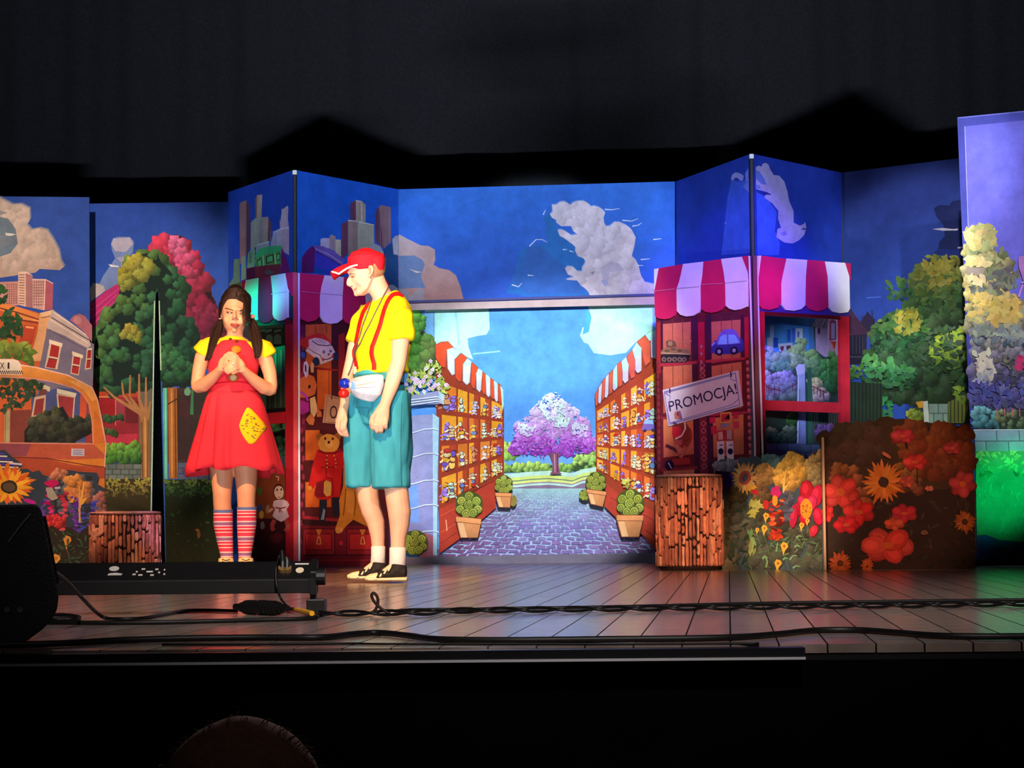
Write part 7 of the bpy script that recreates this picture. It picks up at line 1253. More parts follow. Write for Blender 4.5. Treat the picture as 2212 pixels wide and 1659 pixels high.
V, F = sphere_vf(w(545, 684, .045), .016, .018, .014, 12, 8); mk('hair_tie', V, F, mat('hair_tie', (246, 150, 130), .7), hc, smooth=True, label='peach hair tie'); V, F = sphere_vf(w(477, 690, .05), .013, .016, .012, 12, 8); mk('hair_tie', V, F, mat('hair_tie', (246, 150, 130), .7), hc, smooth=True)

# =========================== man in the red cap ===========================
YM = 11.08; SM = 4400 / YM
def mm(px, py, dy=0.0): return Q(px, py, YM + dy)
def pm(*L): return [(mm(x, y, dy), a / SM, b / SM) for x, y, dy, a, b in L]
rm = Vector((floor_pt(812, 1255).x, YM, 0))
man = thing('person', 'man in red cap, yellow T-shirt, red braces and teal shorts looking down to the left', 'person', rm)
SKM = skin_mat('skin_man', (232, 178, 148)); FL = Vector((-.80, -.60, 0))     # he faces left and a little towards the hall
parts = [loft_vf(pm((818, 870, 0, 58, 44), (818, 830, 0, 56, 42), (822, 780, 0, 58, 44), (828, 730, .01, 66, 47), (832, 690, .02, 72, 46), (836, 660, .02, 66, 36), (836, 645, .02, 40, 26)), front=FL),
  loft_vf(pm((838, 665, .02, 24, 24), (826, 640, .012, 21, 22), (812, 612, .0, 20, 23), (806, 596, 0, 20, 24)), front=(-1, -.3, 0))]
# head, seen from its left side, bent forward: lofts run chin to crown
HF = Vector((-.93, -.30, 0))
parts += [loft_vf(pm((778, 633, 0, 11, 12), (781, 624, 0, 18, 20), (785, 612, 0, 23, 29), (788, 598, 0, 27, 36), (791, 582, 0, 30, 39), (792, 568, 0, 30, 38), (792, 556, 0, 25, 31), (792, 550, 0, 15, 19)), front=HF, n=20, cap=.5),
  loft_vf(pm((758, 595, -.015, 3.6, 4.4), (754, 606, -.018, 4.6, 5.6), (753.5, 616, -.018, 5.8, 6.6)), front=HF, n=8), loft_vf(pm((760, 617, -.03, 4, 4.4), (761, 619, .0, 4, 4.4)), front=(0, 0, 1), n=8),
  loft_vf(pm((754, 588, -.03, 4, 4), (753, 588, .0, 4, 5), (756, 588, .03, 4, 4)), front=(0, 0, 1), n=8),
  loft_vf(pm((764, 625, -.02, 3.4, 4.5), (764, 624, .01, 3.4, 4.5)), front=(0, 0, 1), n=8), loft_vf(pm((770, 634.5, -.018, 6.5, 6.5), (770, 634.5, .012, 6.5, 6.5)), front=(0, 0, 1), n=8),
  loft_vf(pm((776, 608, -.046, 10, 9), (784, 614, -.046, 10, 8)), front=HF, n=8), loft_vf(pm((777, 630, -.02, 10, 10), (790, 620, -.052, 8, 7), (799, 602, -.062, 6, 6)), front=HF, n=8)]
# ear on the near side
parts += [loft_vf(pm((800, 574, -.083, 5, 2.4), (802, 582, -.088, 7, 2.6), (800, 591, -.086, 5.4, 2.6), (797, 598, -.08, 3.4, 2.4)), front=(0, -1, 0), n=10)]
# near (left) arm
parts += [loft_vf(pm((862, 678, -.10, 27, 27), (866, 705, -.13, 24, 24), (864, 745, -.15, 19.5, 20), (861, 780, -.16, 17, 18), (858, 796, -.165, 16.5, 17))), loft_vf(pm((858, 790, -.165, 16.5, 17), (853, 808, -.175, 17.5, 17), (845, 836, -.19, 15.5, 14), (836, 862, -.205, 12.5, 11), (830, 880, -.215, 12, 9.5))),
  loft_vf(pm((831, 876, -.215, 12.5, 9), (825, 892, -.222, 17, 9), (822, 908, -.226, 19, 9), (821, 914, -.228, 18, 8)), n=14)]
def fing(pts, r, f=(0, -1, 0)): return loft_vf([(mm(x, y, dy), r / SM, r / SM) for x, y, dy in pts], front=f, n=8, cap=.9)
for x, yk, L in ((805.5, 908, 19), (815, 911, 23), (825, 911, 22), (834.5, 907, 18)): parts.append(fing(((x, yk - 4, -.232), (x - .6, yk + 8, -.25), (x - .6, yk + L - 3, -.238), (x + .4, yk + L, -.205)), 4.5))
parts.append(fing(((813, 890, -.23), (805, 900, -.242), (801, 912, -.235), (803, 922, -.215)), 4.8))
# far (right) arm
parts += [loft_vf(pm((796, 690, .13, 25, 25), (779, 722, .12, 21, 21), (768, 752, .11, 18, 18), (760, 784, .10, 15.5, 16), (756, 800, .09, 15, 15))), loft_vf(pm((757, 796, .09, 15, 15), (752, 820, .06, 15, 15), (748, 850, .02, 12.5, 12.5), (744, 876, -.01, 10.5, 10), (742, 886, -.02, 10.5, 10))),
  loft_vf(pm((742, 884, -.02, 10.5, 11), (739, 900, -.025, 12, 14), (737, 914, -.028, 11, 13)), n=14)]
for x, y, r in ((729, 912, 4.6), (733, 916, 4.7), (739, 917, 4.6)): parts.append(fing(((x, y - 5, -.035 - (x - 730) * .004), (x - 1, y + 10, -.045 - (x - 730) * .003), (x + 5, y + 22, -.045), (x + 12, y + 24, -.04)), r))
parts += [fing(((745, 912, -.05), (746, 924, -.06), (748, 934, -.055), (750, 938, -.045)), 4.3), fing(((745, 894, -.045), (747, 906, -.065), (745, 918, -.07), (744, 926, -.065)), 4.8)]
# legs
parts += [loft_vf(pm((794, 860, .08, 34, 36), (787, 960, .08, 28, 31), (792, 1040, .07, 24, 25), (796, 1080, .065, 22, 24), (803, 1105, .07, 21, 23), (812, 1130, .075, 18.5, 20), (816, 1160, .07, 14.5, 16), (817, 1190, .065, 12.5, 14), (817, 1222, .06, 13, 15)), front=FL), loft_vf(pm((842, 860, -.06, 36, 37), (846, 960, -.07, 31, 33), (855, 1045, -.08, 25, 26.5), (859, 1080, -.085, 24.5, 26), (863, 1108, -.08, 24, 25.5), (863, 1135, -.078, 20.5, 22), (860, 1165, -.082, 16, 17), (859, 1192, -.086, 14.5, 15.5), (859, 1226, -.09, 15, 16)), front=FL)]
for x, y, dy in ((806, 1238, .05), (846, 1242, -.1)): parts.append(loft_vf(pm((x + 12, y, dy, 12, 14), (x - 20, y + 3, dy - .01, 12, 8), (x - 46, y + 6, dy - .02, 11, 5)), front=(0, 0, 1), n=10))
mb = volume('body', parts, SKM, man, .0048, 5)
_nm = mm(756, 608, -.02); soften(mb, mm(800, 650).z, 7, lambda c: (c - _nm).length < .024 or (c - mm(800, 585, -.085)).length < .04)
MB = bvh_of(mb)
for P, n_, M in ((M1((545, 530), (580, 518), (625, 522), (660, 536), (640, 542), (600, 532), (560, 540)), 'eyebrow', mat('brow_man', (160, 104, 76))), (M1((578, 560), (605, 550), (640, 566), (630, 580), (600, 580)), 'eyelid', LID), (M1((578, 572), (606, 570), (638, 574), (626, 584), (598, 586)), 'eyelashes', mat('lash_brown', (110, 66, 50))), (M1((612, 770), (640, 762), (672, 746), (684, 740), (672, 758), (640, 776)), 'mouth_line', mat('lips_man', (190, 110, 100), .5)), (M1((618, 778), (645, 778), (675, 762), (660, 790), (630, 796)), 'lower_lip', mat('lips_man', (190, 110, 100), .5)), (M1((575, 722), (600, 712), (606, 724), (585, 732)), 'nostril', mat('nostril', (120, 60, 46)))): face(MB, P, n_, M, mb)  # nostril patch is painted dark for the shade inside it
face(MB, M1((855, 430), (880, 420), (900, 460), (895, 520), (878, 545), (870, 520), (884, 480), (872, 445)), 'ear_fold', mat('ear_fold', (196, 120, 96), .6), mb, .0008)
HM = mat('hair_cropped', (170, 120, 84), .7, noise=.3, nscale=120)
hm = volume('hair', [loft_vf(pm((806, 601, .01, 22, 20), (805, 590, .0, 27.5, 28), (803, 578, 0, 31, 32), (800, 566, 0, 32, 36)), front=HF, n=18, cap=.2)], HM, man, .006, 3, label='closely cropped fair hair at the nape')
# cap
CAPR = mat('cap_red', (222, 18, 40), .75, noise=.05, nscale=30, bump=.1)
dome = volume('cap', [loft_vf(pm((795, 578, 0, 33.5, 39), (793, 568, 0, 35.5, 43.5), (791, 554, 0, 33, 41), (791, 545, 0, 25, 31), (791, 540, 0, 12, 16)), front=(-.92, -.3, .35), n=22, cap=.4), loft_vf(pm((815, 586, 0, 26, 14), (813, 575, 0, 31, 20), (807, 564, 0, 33, 27)), front=HF, n=18, cap=.25)], CAPR, man, .005, 4)
V, F = [], []; nb = 15
for s_ in (0, 1):
    for r in range(6):
        for k in range(nb):
            u = k / (nb - 1) * 2 - 1; t = r / 5           # across, along
            cx = 764 + (714 - 764) * t * (1 - .26 * u * u); cy = 566 + (586 - 566) * t + 10 * u * u * (1 - .25 * t) + 7 * max(0, u) ** 1.3 + (2.2 if s_ else 0) + 3.5 * math.sin(t * 3.14) * -1
            d = .1 * u * (1 - .38 * t * t)
            p = mm(cx, cy, 0) + Vector((-.28, .93, 0)).normalized() * d * 1.0; V.append(p)
    
nn = 6 * nb
for r in range(5):
    for k in range(nb - 1): a = r * nb + k; F.append((a, a + 1, a + nb + 1, a + nb)); F.append((nn + a + nb, nn + a + nb + 1, nn + a + 1, nn + a))
edge = [k for k in range(nb)] + [r * nb + nb - 1 for r in range(1, 6)] + [5 * nb + k for k in range(nb - 2, -1, -1)] + [r * nb for r in range(4, 0, -1)]
for i in range(len(edge)): a, b = edge[i], edge[(i + 1) % len(edge)]; F.append((a, nn + a, nn + b, b))
br = mk('brim', V, F, CAPR, dome, smooth=True)
rim = [V[5 * nb + k] * .5 + V[nn + 5 * nb + k] * .5 for k in range(6)]; rim = [V[r * nb] * .5 + V[nn + r * nb] * .5 for r in range(0, 5)] + rim
V, F = tube_vf(rim, .0052, 6); mk('brim_piping', V, F, mat('piping_white', (246, 236, 236), .6), dome, smooth=True, label='white piping along the brim')
# T-shirt
YS = mat('yellow_tee', (252, 222, 4), .85, noise=.04, nscale=16, bump=.45, bscale=14)
tee = volume('t_shirt', [loft_vf(pm((826, 806, 0, 68, 52), (825, 780, 0, 66, 52), (829, 735, .01, 71, 53), (833, 695, .02, 76, 52), (837, 664, .02, 70, 42), (836, 648, .02, 46, 33), (832, 640, .018, 29, 28)), front=FL, n=24, cap=.08),
  loft_vf(pm((850, 668, -.07, 34, 32), (862, 690, -.12, 31, 30), (866, 716, -.14, 29, 28), (866, 733, -.145, 28, 27)), n=16, cap=.08), loft_vf(pm((806, 676, .12, 32, 30), (790, 700, .125, 29, 28), (776, 728, .12, 27, 26), (770, 742, .115, 26, 25)), n=16, cap=.08)], YS, man, .0065, 5)
wrinkle(tee, .009, 7, 9, 3)
TS = bvh_of(tee, mb)
BR = mat('braces_red', (206, 20, 18), .7)
st1 = strap(TS, M1((870, 945), (815, 1060), (770, 1140), (730, 1260), (690, 1420), (655, 1600)) + M2((660, 110), (625, 200), (625, 290), (650, 400), (672, 500)), 8, 'brace', BR, tee, .004)
st2 = strap(TS, M1((1420, 870), (1320, 845), (1230, 870), (1150, 990), (1090, 1150), (1045, 1330), (985, 1500), (930, 1650)) + M2((920, 120), (905, 240), (925, 350), (945, 420), (945, 510)), (9, 10), 'brace', BR, tee, .004)
BRS = mat('clip_brass', (206, 170, 110), .35, metal=.7)
for x, y in (M2((945, 560))[0], M2((668, 520))[0]):
    q = cast(TS, x, y, .008); V, F = box_vf(q, .022, .008, .04); c = mk('brace_clip', V, F, BRS, tee); bevel_mesh(c, .003)
# shorts
TEAL = mat('teal_twill', (58, 158, 176), .8, noise=.06, nscale=14, bump=.3, bscale=12)
shorts = volume('shorts', [loft_vf(pm((819, 806, 0, 62, 50), (819, 830, 0, 62, 50), (818, 880, 0, 63, 52)), front=FL, n=22, cap=.08), loft_vf(pm((790, 850, .08, 40, 44), (786, 920, .08, 38, 44), (782, 990, .075, 33, 42), (781, 1052, .07, 30, 38)), front=FL, n=18, cap=.05), loft_vf(pm((816, 850, 0, 40, 44), (814, 890, 0, 34, 40), (812, 915, 0, 20, 30)), front=FL, n=18, cap=.3), loft_vf(pm((842, 850, -.06, 44, 48), (844, 920, -.07, 42, 48), (844, 990, -.08, 38, 46), (845, 1053, -.085, 36, 44)), front=FL, n=18, cap=.05)], TEAL, man, .0065, 4)
wrinkle(shorts, .009, 9, 4, 8)
SH = bvh_of(shorts, tee, mb)
strap(SH, [(868, 870), (866, 930), (866, 1000), (868, 1050)], 1.6, 'side_seam', mat('teal_dark', (34, 104, 120)), shorts, .0015)
# waist pack of clear plastic
PK = mat('waist_pack_clear', (206, 206, 216), .25, spec=.6, noise=.15, nscale=30, bump=.4, bscale=40)
pk = volume('waist_pack', [loft_vf([(mm(792, 817, -.17), 40 / SM, .03), (mm(791, 830, -.185), 41 / SM, .05), (mm(789, 846, -.185), 37 / SM, .05), (mm(787, 860, -.17), 25 / SM, .03)], front=Vector((-.35, -.93, 0)), n=18, cap=.3)], PK, man, .005, 3, label='clear pale waist pack')
PKB = bvh_of(pk)
strap(PKB, M2((640, 760), (760, 740), (880, 715), (960, 700)), 1.8, 'zip', mat('zip_tan', (206, 160, 120), .5), pk, .002); strap(PKB, M2((650, 800), (760, 790), (900, 790), (970, 760)), 1.4, 'zip', mat('zip_grey', (150, 146, 150), .4), pk, .002); patch(PKB, M2((580, 700), (660, 690), (650, 800), (640, 850), (570, 820)), 'blue_content', mat('pack_blue', (120, 170, 226), .4), pk, .0015, 3)
strap(bvh_of(shorts, tee), [(826, 822), (850, 826), (872, 828), (884, 822)], 7, 'waist_pack_belt', mat('belt_black', (26, 26, 34), .6), shorts, .003)
# lanyard with two pom balls
LN = mat('lanyard_grey', (96, 82, 88), .7)
def cord(pts, r, name, M, parent, b=TS, lift=.006):
    P = []
    for x, y in smooth2(pts): q = cast(b, x, y, lift); P.append(q if q is not None else (P[-1] if P else mm(x, y, -.15)))
    for _ in range(3): P = [P[0]] + [(P[i - 1] + P[i] * 2 + P[i + 1]) / 4 for i in range(1, len(P) - 1)] + [P[-1]]
    V, F = tube_vf(P, r, 6); return mk(name, V, F, M, parent, smooth=True)
ly = cord(M1((1160, 740), (1110, 870), (1050, 1000), (960, 1170), (880, 1340), (800, 1490), (740, 1640)) + M2((690, 150), (620, 320), (580, 480), (530, 600)), .0035, 'lanyard', LN, man)
cord(M1((915, 960), (870, 1100), (830, 1220), (770, 1360), (720, 1560)) + M2((680, 100), (640, 250), (620, 330), (575, 480), (530, 600)), .0035, 'lanyard_cord', LN, ly)
qb = mm(745.5, 828, -.13); V, F = sphere_vf(qb, .033, .033, .029, 20, 14); mk('ball', V, F, mat('ball_blue', (20, 44, 170), .12, spec=.8, noise=.35, nscale=50), ly, smooth=True, label='glossy blue ball')
qb = mm(742.5, 850, -.13); V, F = sphere_vf(qb, .029, .029, .026, 20, 14); mk('ball', V, F, mat('ball_red', (226, 30, 20), .3, spec=.5), ly, smooth=True, label='red ball')
# socks and low canvas shoes
SKW2 = mat('sock_white', (232, 220, 214), .85, bump=.3, bscale=60)
for L in (((817, 1181, .065, 14.5, 16), (817, 1200, .062, 14.5, 16), (816, 1224, .06, 15.5, 17)), ((859, 1183, -.086, 17, 18), (859, 1204, -.086, 17, 18), (858, 1232, -.09, 17.5, 18.5))): V, F = loft_vf(pm(*L), front=FL, n=20, cap=.1); mk('sock', V, F, SKW2, man, smooth=True)
CAN = mat('canvas_black', (34, 28, 26), .75, noise=.15); RUB = mat('rubber_cream', (240, 214, 170), .5)
for x, y, dy, s in ((806, 1236, .05, 1.0), (847, 1240, -.1, 1.05)):
    def sp(a, b, c, r1, r2): return (mm(x + a * s, y + b, dy + c), r1 * s / SM, r2 * s / SM)
    up = volume('shoe', [loft_vf([sp(26, -4, 0, 16, 13), sp(8, -4, 0, 17, 15), sp(-14, 2, -.01, 17, 11), sp(-34, 7, -.02, 16, 7)], front=(0, 0, 1), n=14, cap=.4), loft_vf([sp(14, -20, 0, 16, 17), sp(12, -6, 0, 18, 20)], front=FL, n=14, cap=.1)], CAN, man, .005, 3, label='black canvas low shoe with cream toe and sole')
    sole = volume('sole', [loft_vf([sp(30, 11, 0, 17.5, 5.2), sp(4, 11, 0, 18, 5.2), sp(-26, 11, -.015, 18.5, 5.2), sp(-50, 11, -.02, 15, 4.6)], front=(0, 0, 1), n=14, cap=.5)], RUB, up, .005, 2)
    volume('toe_cap', [loft_vf([sp(-30, 5, -.018, 15.5, 8), sp(-44, 7, -.02, 14.5, 7), sp(-54, 10, -.02, 10, 5)], front=(0, 0, 1), n=12, cap=.5)], RUB, up, .005, 2)
    volume('tongue', [loft_vf([sp(6, -24, -.0, 9, 4), sp(-6, -15, -.005, 10, 4.5), sp(-18, -6, -.01, 10, 4)], front=(0, 0, 1), n=12, cap=.5)], mat('tongue_cream', (226, 196, 160), .7), up, .005, 2)
    ub = bvh_of(up)
    for k in range(4): a = -4 - k * 8.5; b = -13 + k * 6.2; pp = [mm(x + (a + d) * s, y + b + e, dy - .0) for d, e in ((0, 0),)]; V, F = tube_vf([mm(x + (a - 4) * s, y + b + 6, dy - .062), mm(x + (a - 1) * s, y + b + 1, dy - .048), mm(x + (a + 2) * s, y + b - 4, dy - .02), mm(x + (a + 3) * s, y + b - 4.5, dy + .03)], .0052, 6); mk('lace', V, F, mat('lace_cream', (240, 216, 180), .7), up, smooth=True)

# =========================== spectator's head at the bottom edge ===========================
YH = 2.3; SH_ = 4400 / YH
def hh(px, py, dy=0.0): return Q(px, py, YH + dy)
c0 = hh(520, 1700)
spect = thing('person', 'spectator seen from behind, only the top of a dark-haired head at the bottom edge', 'person', (c0.x, YH, -1.22))
def ph(*L): return [(hh(x, y, dy), a / SH_, b / SH_) for x, y, dy, a, b in L]
volume('body', [loft_vf(ph((522, 1600, 0, 90, 100), (522, 1620, 0, 120, 136), (522, 1670, 0, 150, 172), (522, 1730, 0, 166, 195), (522, 1800, 0, 160, 185), (522, 1870, 0, 140, 160), (522, 1930, 0, 110, 120)), front=(0, 1, 0), n=24), loft_vf(ph((522, 1900, .03, 105, 105), (522, 2050, .03, 110, 110))), loft_vf(ph((522, 2020, .03, 120, 100), (522, 2090, .03, 340, 190), (522, 2200, .03, 420, 230), (522, 2500, .03, 380, 240), (522, 2800, .03, 370, 250), (522, 2900, .0, 370, 250))), loft_vf(ph((352, 1750, .02, 14, 30), (350, 1800, .02, 12, 28)), n=8), loft_vf(ph((692, 1750, .02, 14, 30), (694, 1800, .02, 12, 28)), n=8)], mat('spectator_dark', (120, 70, 60), .8), spect, .012, 3)
sh_ = volume('hair', [loft_vf(ph((522, 1556, 0, 46, 54), (522, 1563, 0, 68, 80), (522, 1580, 0, 100, 116), (522, 1606, 0, 130, 150), (522, 1652, 0, 162, 186), (522, 1735, -.01, 178, 205), (522, 1820, -.02, 172, 190), (522, 1890, -.03, 140, 150)), front=(0, 1, 0), n=28, cap=.25)], mat('hair_spectator', (150, 118, 108), .9, spec=.1, noise=.3, nscale=90), spect, .012, 3)
lk = []
for i in range(80):
    a = U(-1.4, 1.4); b = U(-.5, .0); R_ = 176; x = 522 + R_ * math.sin(a) * U(.9, 1.0); y = 1735 - R_ * 1.02 * math.cos(a) * math.cos(b * .5); d = .09 * math.sin(b)
    l = U(14, 40); k = a + U(-.5, .7); lk.append(([hh(x * .97 + 522 * .03, y + 6, d), hh(x + l * .5 * math.sin(k), y - l * .35 * math.cos(k), d + U(-.01, .01)), hh(x + l * math.sin(k) + U(-5, 14), y - l * .5 * math.cos(k) + U(-2, 9), d + U(-.02, .02))], .0006, .0002))
o = hair_locks('flyaway_hair', lk, mat('hair_spectator', (84, 62, 56)), sh_); o['kind'] = 'stuff'
# ------------------------------------------------------------------ stage-lip equipment
random.seed(61)
PLS = mat('black_plastic', (20, 19, 20), .38, spec=.5, noise=.2, nscale=20); RUBB = mat('black_rubber', (13, 12, 12), .5, spec=.4)
# LED batten on two brackets
YB = 7.15; sB = 4400 / YB
def eb(px, py, dy=0.0): return Q(px, py, YB + dy)
a, b = eb(100, 1250), eb(668, 1250)
bar_r = thing('light_bar', 'long black stage light bar on brackets along the stage lip at left', 'stage light', ((a.x + b.x) / 2, YB + .04, 0))
zt, zb_ = eb(400, 1253).z, eb(400, 1284).z
L = b.x - a.x; mid = (a.x + b.x) / 2
V, F = extrude_poly([Vector((a.x, YB, zb_)), Vector((a.x, YB, zt)), Vector((a.x, YB + .085, zt + .062)), Vector((a.x, YB + .105, zt + .05)), Vector((a.x, YB + .09, zb_ + .01))], Vector((L, 0, 0)))
hb = mk('housing', V, F, PLS, bar_r); bevel_mesh(hb, .004)
V, F = extrude_poly([Vector((b.x, YB - .006, zb_ - .004)), Vector((b.x, YB - .006, zt + .004)), Vector((b.x, YB + .086, zt + .07)), Vector((b.x, YB + .112, zt + .056)), Vector((b.x, YB + .096, zb_))], Vector((.022, 0, 0))); mk('end_plate', V, F, BLK, bar_r)
V, F = extrude_poly([Vector((a.x - .022, YB - .006, zb_ - .004)), Vector((a.x - .022, YB - .006, zt + .004)), Vector((a.x - .022, YB + .086, zt + .07)), Vector((a.x - .022, YB + .112, zt + .056)), Vector((a.x - .022, YB + .096, zb_))], Vector((.022, 0, 0))); mk('end_plate', V, F, BLK, bar_r)
for x, s in ((b.x + .012, 1), (a.x - .012, -1)):
    V, F = box_vf((x, YB + .03, .082), .022, .03, .13); o = mk('bracket_arm', V, F, mat('bracket_grey', (60, 58, 60), .4, metal=.5), bar_r); bevel_mesh(o, .003)
    V, F = box_vf((x + .012 * s, YB + .02, .026), .062, .11, .052); o = mk('bracket_foot', V, F, PLS, bar_r); bevel_mesh(o, .004)
    V, F = tube_vf([(x + .01 * s, YB + .045, .128), (x + .04 * s, YB + .045, .128)], .03, 14); mk('tilt_knob', V, F, PLS, bar_r, smooth=False)
W_ = mat('label_white', (216, 206, 196), .5)
sl = Vector((0, .085, .062)).normalized(); nl = Vector((0, -.062, .085)).normalized()
def top_pt(px, v): p = eb(px, 1250); return Vector((p.x, YB, zt)) + sl * v + nl * .0015
def flat_on_bar(name, M, pts, label=None):
    V, F = extrude_poly([top_pt(x, v) for x, v in pts], -nl * .002); return mk(name, V, F, M, bar_r, label=label)
flat_on_bar('logo_label', W_, [(240 + 11 * math.cos(t), .068 + .014 * math.sin(t)) for t in [k * math.pi / 8 for k in range(16)]], 'oval white maker label'); flat_on_bar('logo_label', W_, [(229, .03), (259, .03), (261, .038), (246, .044), (231, .04)])
for x, v, wd in ((283, .03, 7), (289, .045, 4), (296, .026, 9), (300, .06, 8), (312, .045, 14), (322, .025, 8), (330, .058, 7), (338, .04, 4), (349, .055, 3), (350, .03, 4)): flat_on_bar('marking', W_, [(x, v), (x + wd, v), (x + wd, v + .008), (x, v + .008)])
flat_on_bar('logo_label', mat('label_cream', (236, 216, 180), .5), [(645 + 9 * math.cos(t), .05 + .016 * math.sin(t)) for t in [k * math.pi / 8 for k in range(16)]], 'oval cream label'); flat_on_bar('marking', W_, [(633, .082), (663, .082), (663, .09), (633, .09)])
for x in (608, 618):
    p = top_pt(x, .05); V, F = tube_vf([p, p + Vector((0, .01, .03)), p + Vector((-.004, .012, .07 if x == 608 else .045))], [.011, .011, .008], 10); mk('cable_plug', V, F, PLS, bar_r, smooth=False)
    V, F = tube_vf([p - nl * .002, p + nl * .012], .016, 12); mk('socket', V, F, mat('socket_brass', (190, 150, 90), .35, metal=.6), bar_r)
# monitor wedge
YS_ = 5.42; sS = 4400 / YS_
def es(px, py, dy=0.0): return Q(px, py, YS_ + dy)
prof = [(-30, 1092), (74, 1090), (84, 1094), (90, 1104), (108, 1190), (122, 1262), (127, 1290), (124, 1316), (112, 1340), (90, 1362), (54, 1388), (40, 1392), (-30, 1394)]
c = es(30, 1250); mon = thing('monitor_speaker', 'black wedge floor monitor speaker at the left end of the stage lip', 'speaker', (c.x, YS_ + .2, 0))
dz = es(40, 1392).z
V, F = extrude_poly([es(x, y) - Vector((0, 0, dz)) for x, y in prof], Vector((-.115, .42, 0))); o = mk('cabinet', V, F, mat('speaker_paint', (24, 23, 25), .6, noise=.2, bump=.3, bscale=150), mon); bevel_mesh(o, .006)
g0, g1 = [es(x, y) - Vector((0, 0, dz)) for x, y in ((94, 1116), (123, 1262))]; gd = Vector((-.115, .42, 0))
V, F = extrude_poly([g0 + gd * .08, g1 + gd * .08, g1 + gd * .92, g0 + gd * .92], Vector((.008, 0, .002))); mk('grille', V, F, mat('grille_mesh', (30, 30, 33), .5, metal=.3, bump=.8, bscale=300), mon)
V, F = tube_vf([es(67, 1110, -.003) - Vector((0, 0, dz)), es(45, 1135, -.004) - Vector((0, 0, dz)), es(18, 1172, -.003) - Vector((0, 0, dz))], .0025, 6); mk('edge_scratch', V, F, mat('scratch_grey', (90, 90, 96), .5), mon)
for x, y in ((15, 1318), (43, 1318)): p = es(x, y, -.004) - Vector((0, 0, dz)); V, F = tube_vf([p, p + Vector((0, .012, 0))], .008, 10); mk('screw_head', V, F, mat('screw_steel', (140, 140, 146), .3, metal=.8), mon)
# cables on the boards
def cable(label, pts, r, name='cable', z=None, lumps=0, M=RUBB, group=None):
    P = []
    for q in pts:
        f_ = floor_pt(q[0], q[1], r); P.append(f_ + Vector((0, 0, q[2] if len(q) > 2 else 0)))
    P = smooth_path(P, 8); V, F = tube_vf(P, r, 8); o = mk(name, V, F, M, smooth=True)
    me = o.data; c_ = P[len(P) // 2].copy(); c_.z = 0
    for v in me.vertices: v.co -= c_
    o.location = c_; return tag(o, label, 'cable', group)
dp = [Q(112, 1232, 5.75), Q(140, 1252, 6.0), Q(176, 1290, 6.4), Q(205, 1320, 6.75)] + [floor_pt(x, y, .006) for x, y in ((228, 1335), (262, 1337), (310, 1335), (350, 1328), (400, 1319), (450, 1318), (512, 1319.5))]
P = smooth_path(dp, 8); V, F = tube_vf(P, .006, 8); o = mk('cable', V, F, RUBB, smooth=True); c_ = P[len(P) // 2].copy(); c_.z = 0
for v in o.data.vertices: v.co -= c_
o.location = c_; tag(o, 'thin cable drooping from monitor speaker to black inline connector', 'cable')
cable('long cable running from behind the monitor speaker to the start of the twisted pair', [(40, 1343), (150, 1345), (300, 1345), (450, 1342), (560, 1339), (640, 1337), (684, 1335)], .007)
cable('long thin cable lying just behind the twisted pair, right of the small loop', [(852, 1320), (900, 1317), (1020, 1316), (1100, 1314), (1250, 1312), (1400, 1309), (1560, 1305), (1700, 1302), (1850, 1300), (2000, 1298), (2150, 1296), (2260, 1295)], .006)
tw1, tw2 = [], []
for i in range(60):
    x = 690 + i * 27; y = 1331 - (x - 690) * .0125 - 4 + (3 if x < 950 else 0); ph_ = i * 1.05
    tw1.append((x, y + 2.3 * math.sin(ph_), .007 + .0065 * math.cos(ph_))); tw2.append((x, y - 2.3 * math.sin(ph_), .007 - .0065 * math.cos(ph_)))
cable('first strand of the twisted black cable pair across the stage', tw1, .0052); cable('second strand of the twisted black cable pair, with knots, across the stage', tw2, .0052)
cable('thick black front cable snaking along the stage lip', [(-40, 1394), (60, 1392), (150, 1389), (260, 1383), (400, 1379), (550, 1377), (690, 1377), (760, 1370), (820, 1367), (890, 1374), (950, 1381), (1100, 1383), (1300, 1381), (1500, 1379), (1600, 1376), (1680, 1370), (1760, 1362), (1850, 1361), (1930, 1366), (2020, 1373), (2120, 1375), (2260, 1374)], .0085)
cable('thin black cable lying right in front of the thick one', [(350, 1392), (500, 1392), (640, 1391), (750, 1390), (820, 1391), (950, 1391), (1100, 1391), (1300, 1391), (1500, 1390), (1640, 1390)], .003)
cable('short loop of black cable poking out beside the monitor speaker', [(70, 1328), (120, 1328), (150, 1329), (172, 1333), (160, 1337), (120, 1338), (80, 1340)], .006)
lp = floor_pt(818, 1327, .008)
LPp = [(800, 1326, 0), (810, 1318, .02), (816, 1305, .05), (815, 1290, .085), (808, 1281, .1), (803, 1285, .09), (806, 1296, .07), (815, 1307, .045), (828, 1318, .02), (842, 1326, 0)]
P = smooth_path([Vector((Q(x, y, lp.y).x, lp.y, max(.006, Q(x, y, lp.y).z))) for x, y, _ in LPp], 8); V, F = tube_vf(P, .005, 8); o = mk('cable', V, F, mat('cable_brown', (40, 20, 16), .5), smooth=True); c_ = Vector((lp.x, lp.y, 0))
for v in o.data.vertices: v.co -= c_
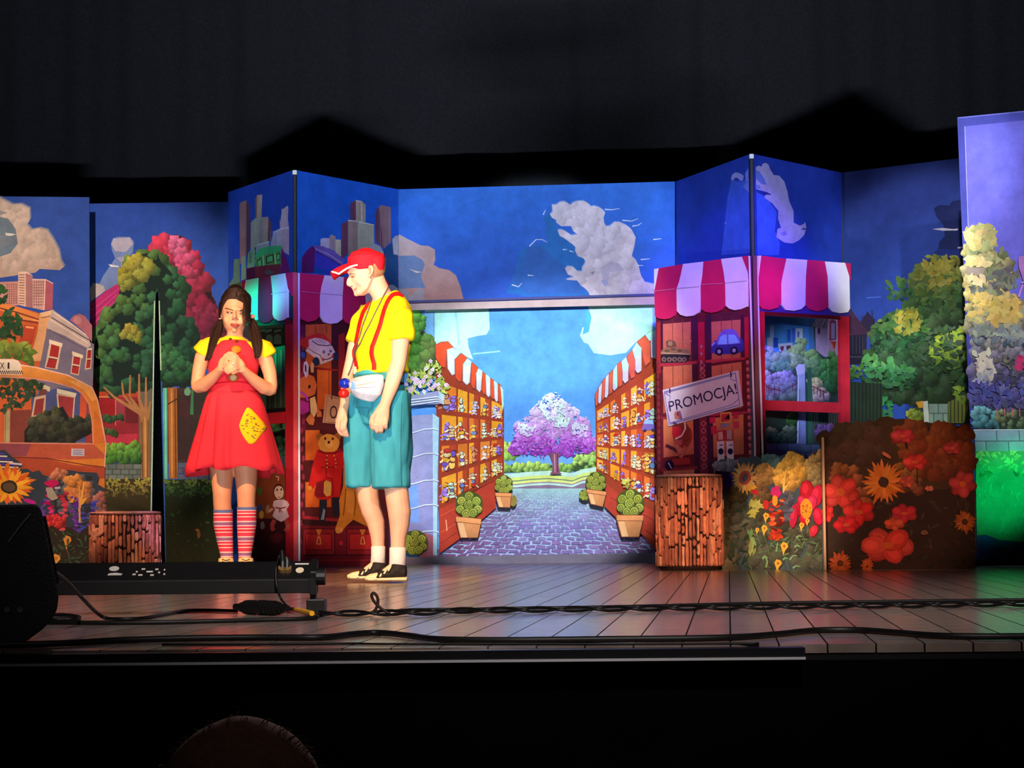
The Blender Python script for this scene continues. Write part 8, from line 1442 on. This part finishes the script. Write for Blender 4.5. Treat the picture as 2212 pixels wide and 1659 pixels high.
o.location = c_; tag(o, 'thin cable standing up in a small loop near the man’s feet', 'cable')
# inline connector
q0, q1 = floor_pt(508, 1327), floor_pt(622, 1331); q0.z = q1.z = .026
cn = thing('cable_connector', 'black inline power connector lying on the boards beside the light bar', 'connector', ((q0.x + q1.x) / 2, q0.y, 0))
def seg(t0, t1, r, name, M=RUBB): 
    V, F = tube_vf([q0.lerp(q1, t0), q0.lerp(q1, t1)], r, 14); return mk(name, V, F, M, cn, smooth=False)
for t0, t1, r, n_ in ((0, .12, .012, 'strain_relief'), (.12, .2, .017, 'strain_relief'), (.2, .48, .024, 'plug_body'), (.48, .56, .027, 'locking_ring'), (.56, .82, .023, 'plug_body'), (.82, .9, .016, 'strain_relief'), (.9, 1, .011, 'strain_relief')): seg(t0, t1, r, n_)
for t in (.24, .3, .36, .62, .68, .74): seg(t, t + .025, .026, 'grip_ridge')
# yellow-taped plug on the thin lead of the bar
q2, q3 = floor_pt(622, 1313, .012), floor_pt(674, 1325, .012)
V, F = tube_vf([q2, q2.lerp(q3, .3), q2.lerp(q3, .34), q3], [.006, .007, .009, .009], 10); o = mk('taped_plug', V, F, mat('yellow_tape', (236, 170, 30), .35, spec=.6), smooth=False); c_ = Vector((q2.x, q2.y, 0))
for v in o.data.vertices: v.co -= c_
o.location = c_; tag(o, 'yellow-taped cable plug lying below the right end of the light bar', 'plug')
ld = [top_pt(607, .05) + Vector((-.004, .012, .07)), eb(602, 1206, .05), eb(597, 1222, .0), eb(596, 1250, -.02), eb(600, 1275, -.04), eb(608, 1295, -.1), q2 + Vector((0, 0, .004))]
P = smooth_path(ld, 8); V, F = tube_vf(P, .0042, 8); o = mk('cable', V, F, RUBB, smooth=True); c_ = P[len(P) // 2].copy()
for v in o.data.vertices: v.co -= c_
o.location = c_; tag(o, 'thin lead curving down from the light bar sockets to the yellow plug', 'cable')
q4 = floor_pt(674, 1325, .006); cable('lead running from the yellow plug into the cable bundle on the boards', [(672, 1326), (678, 1328), (684, 1330), (688, 1332)], .0055)
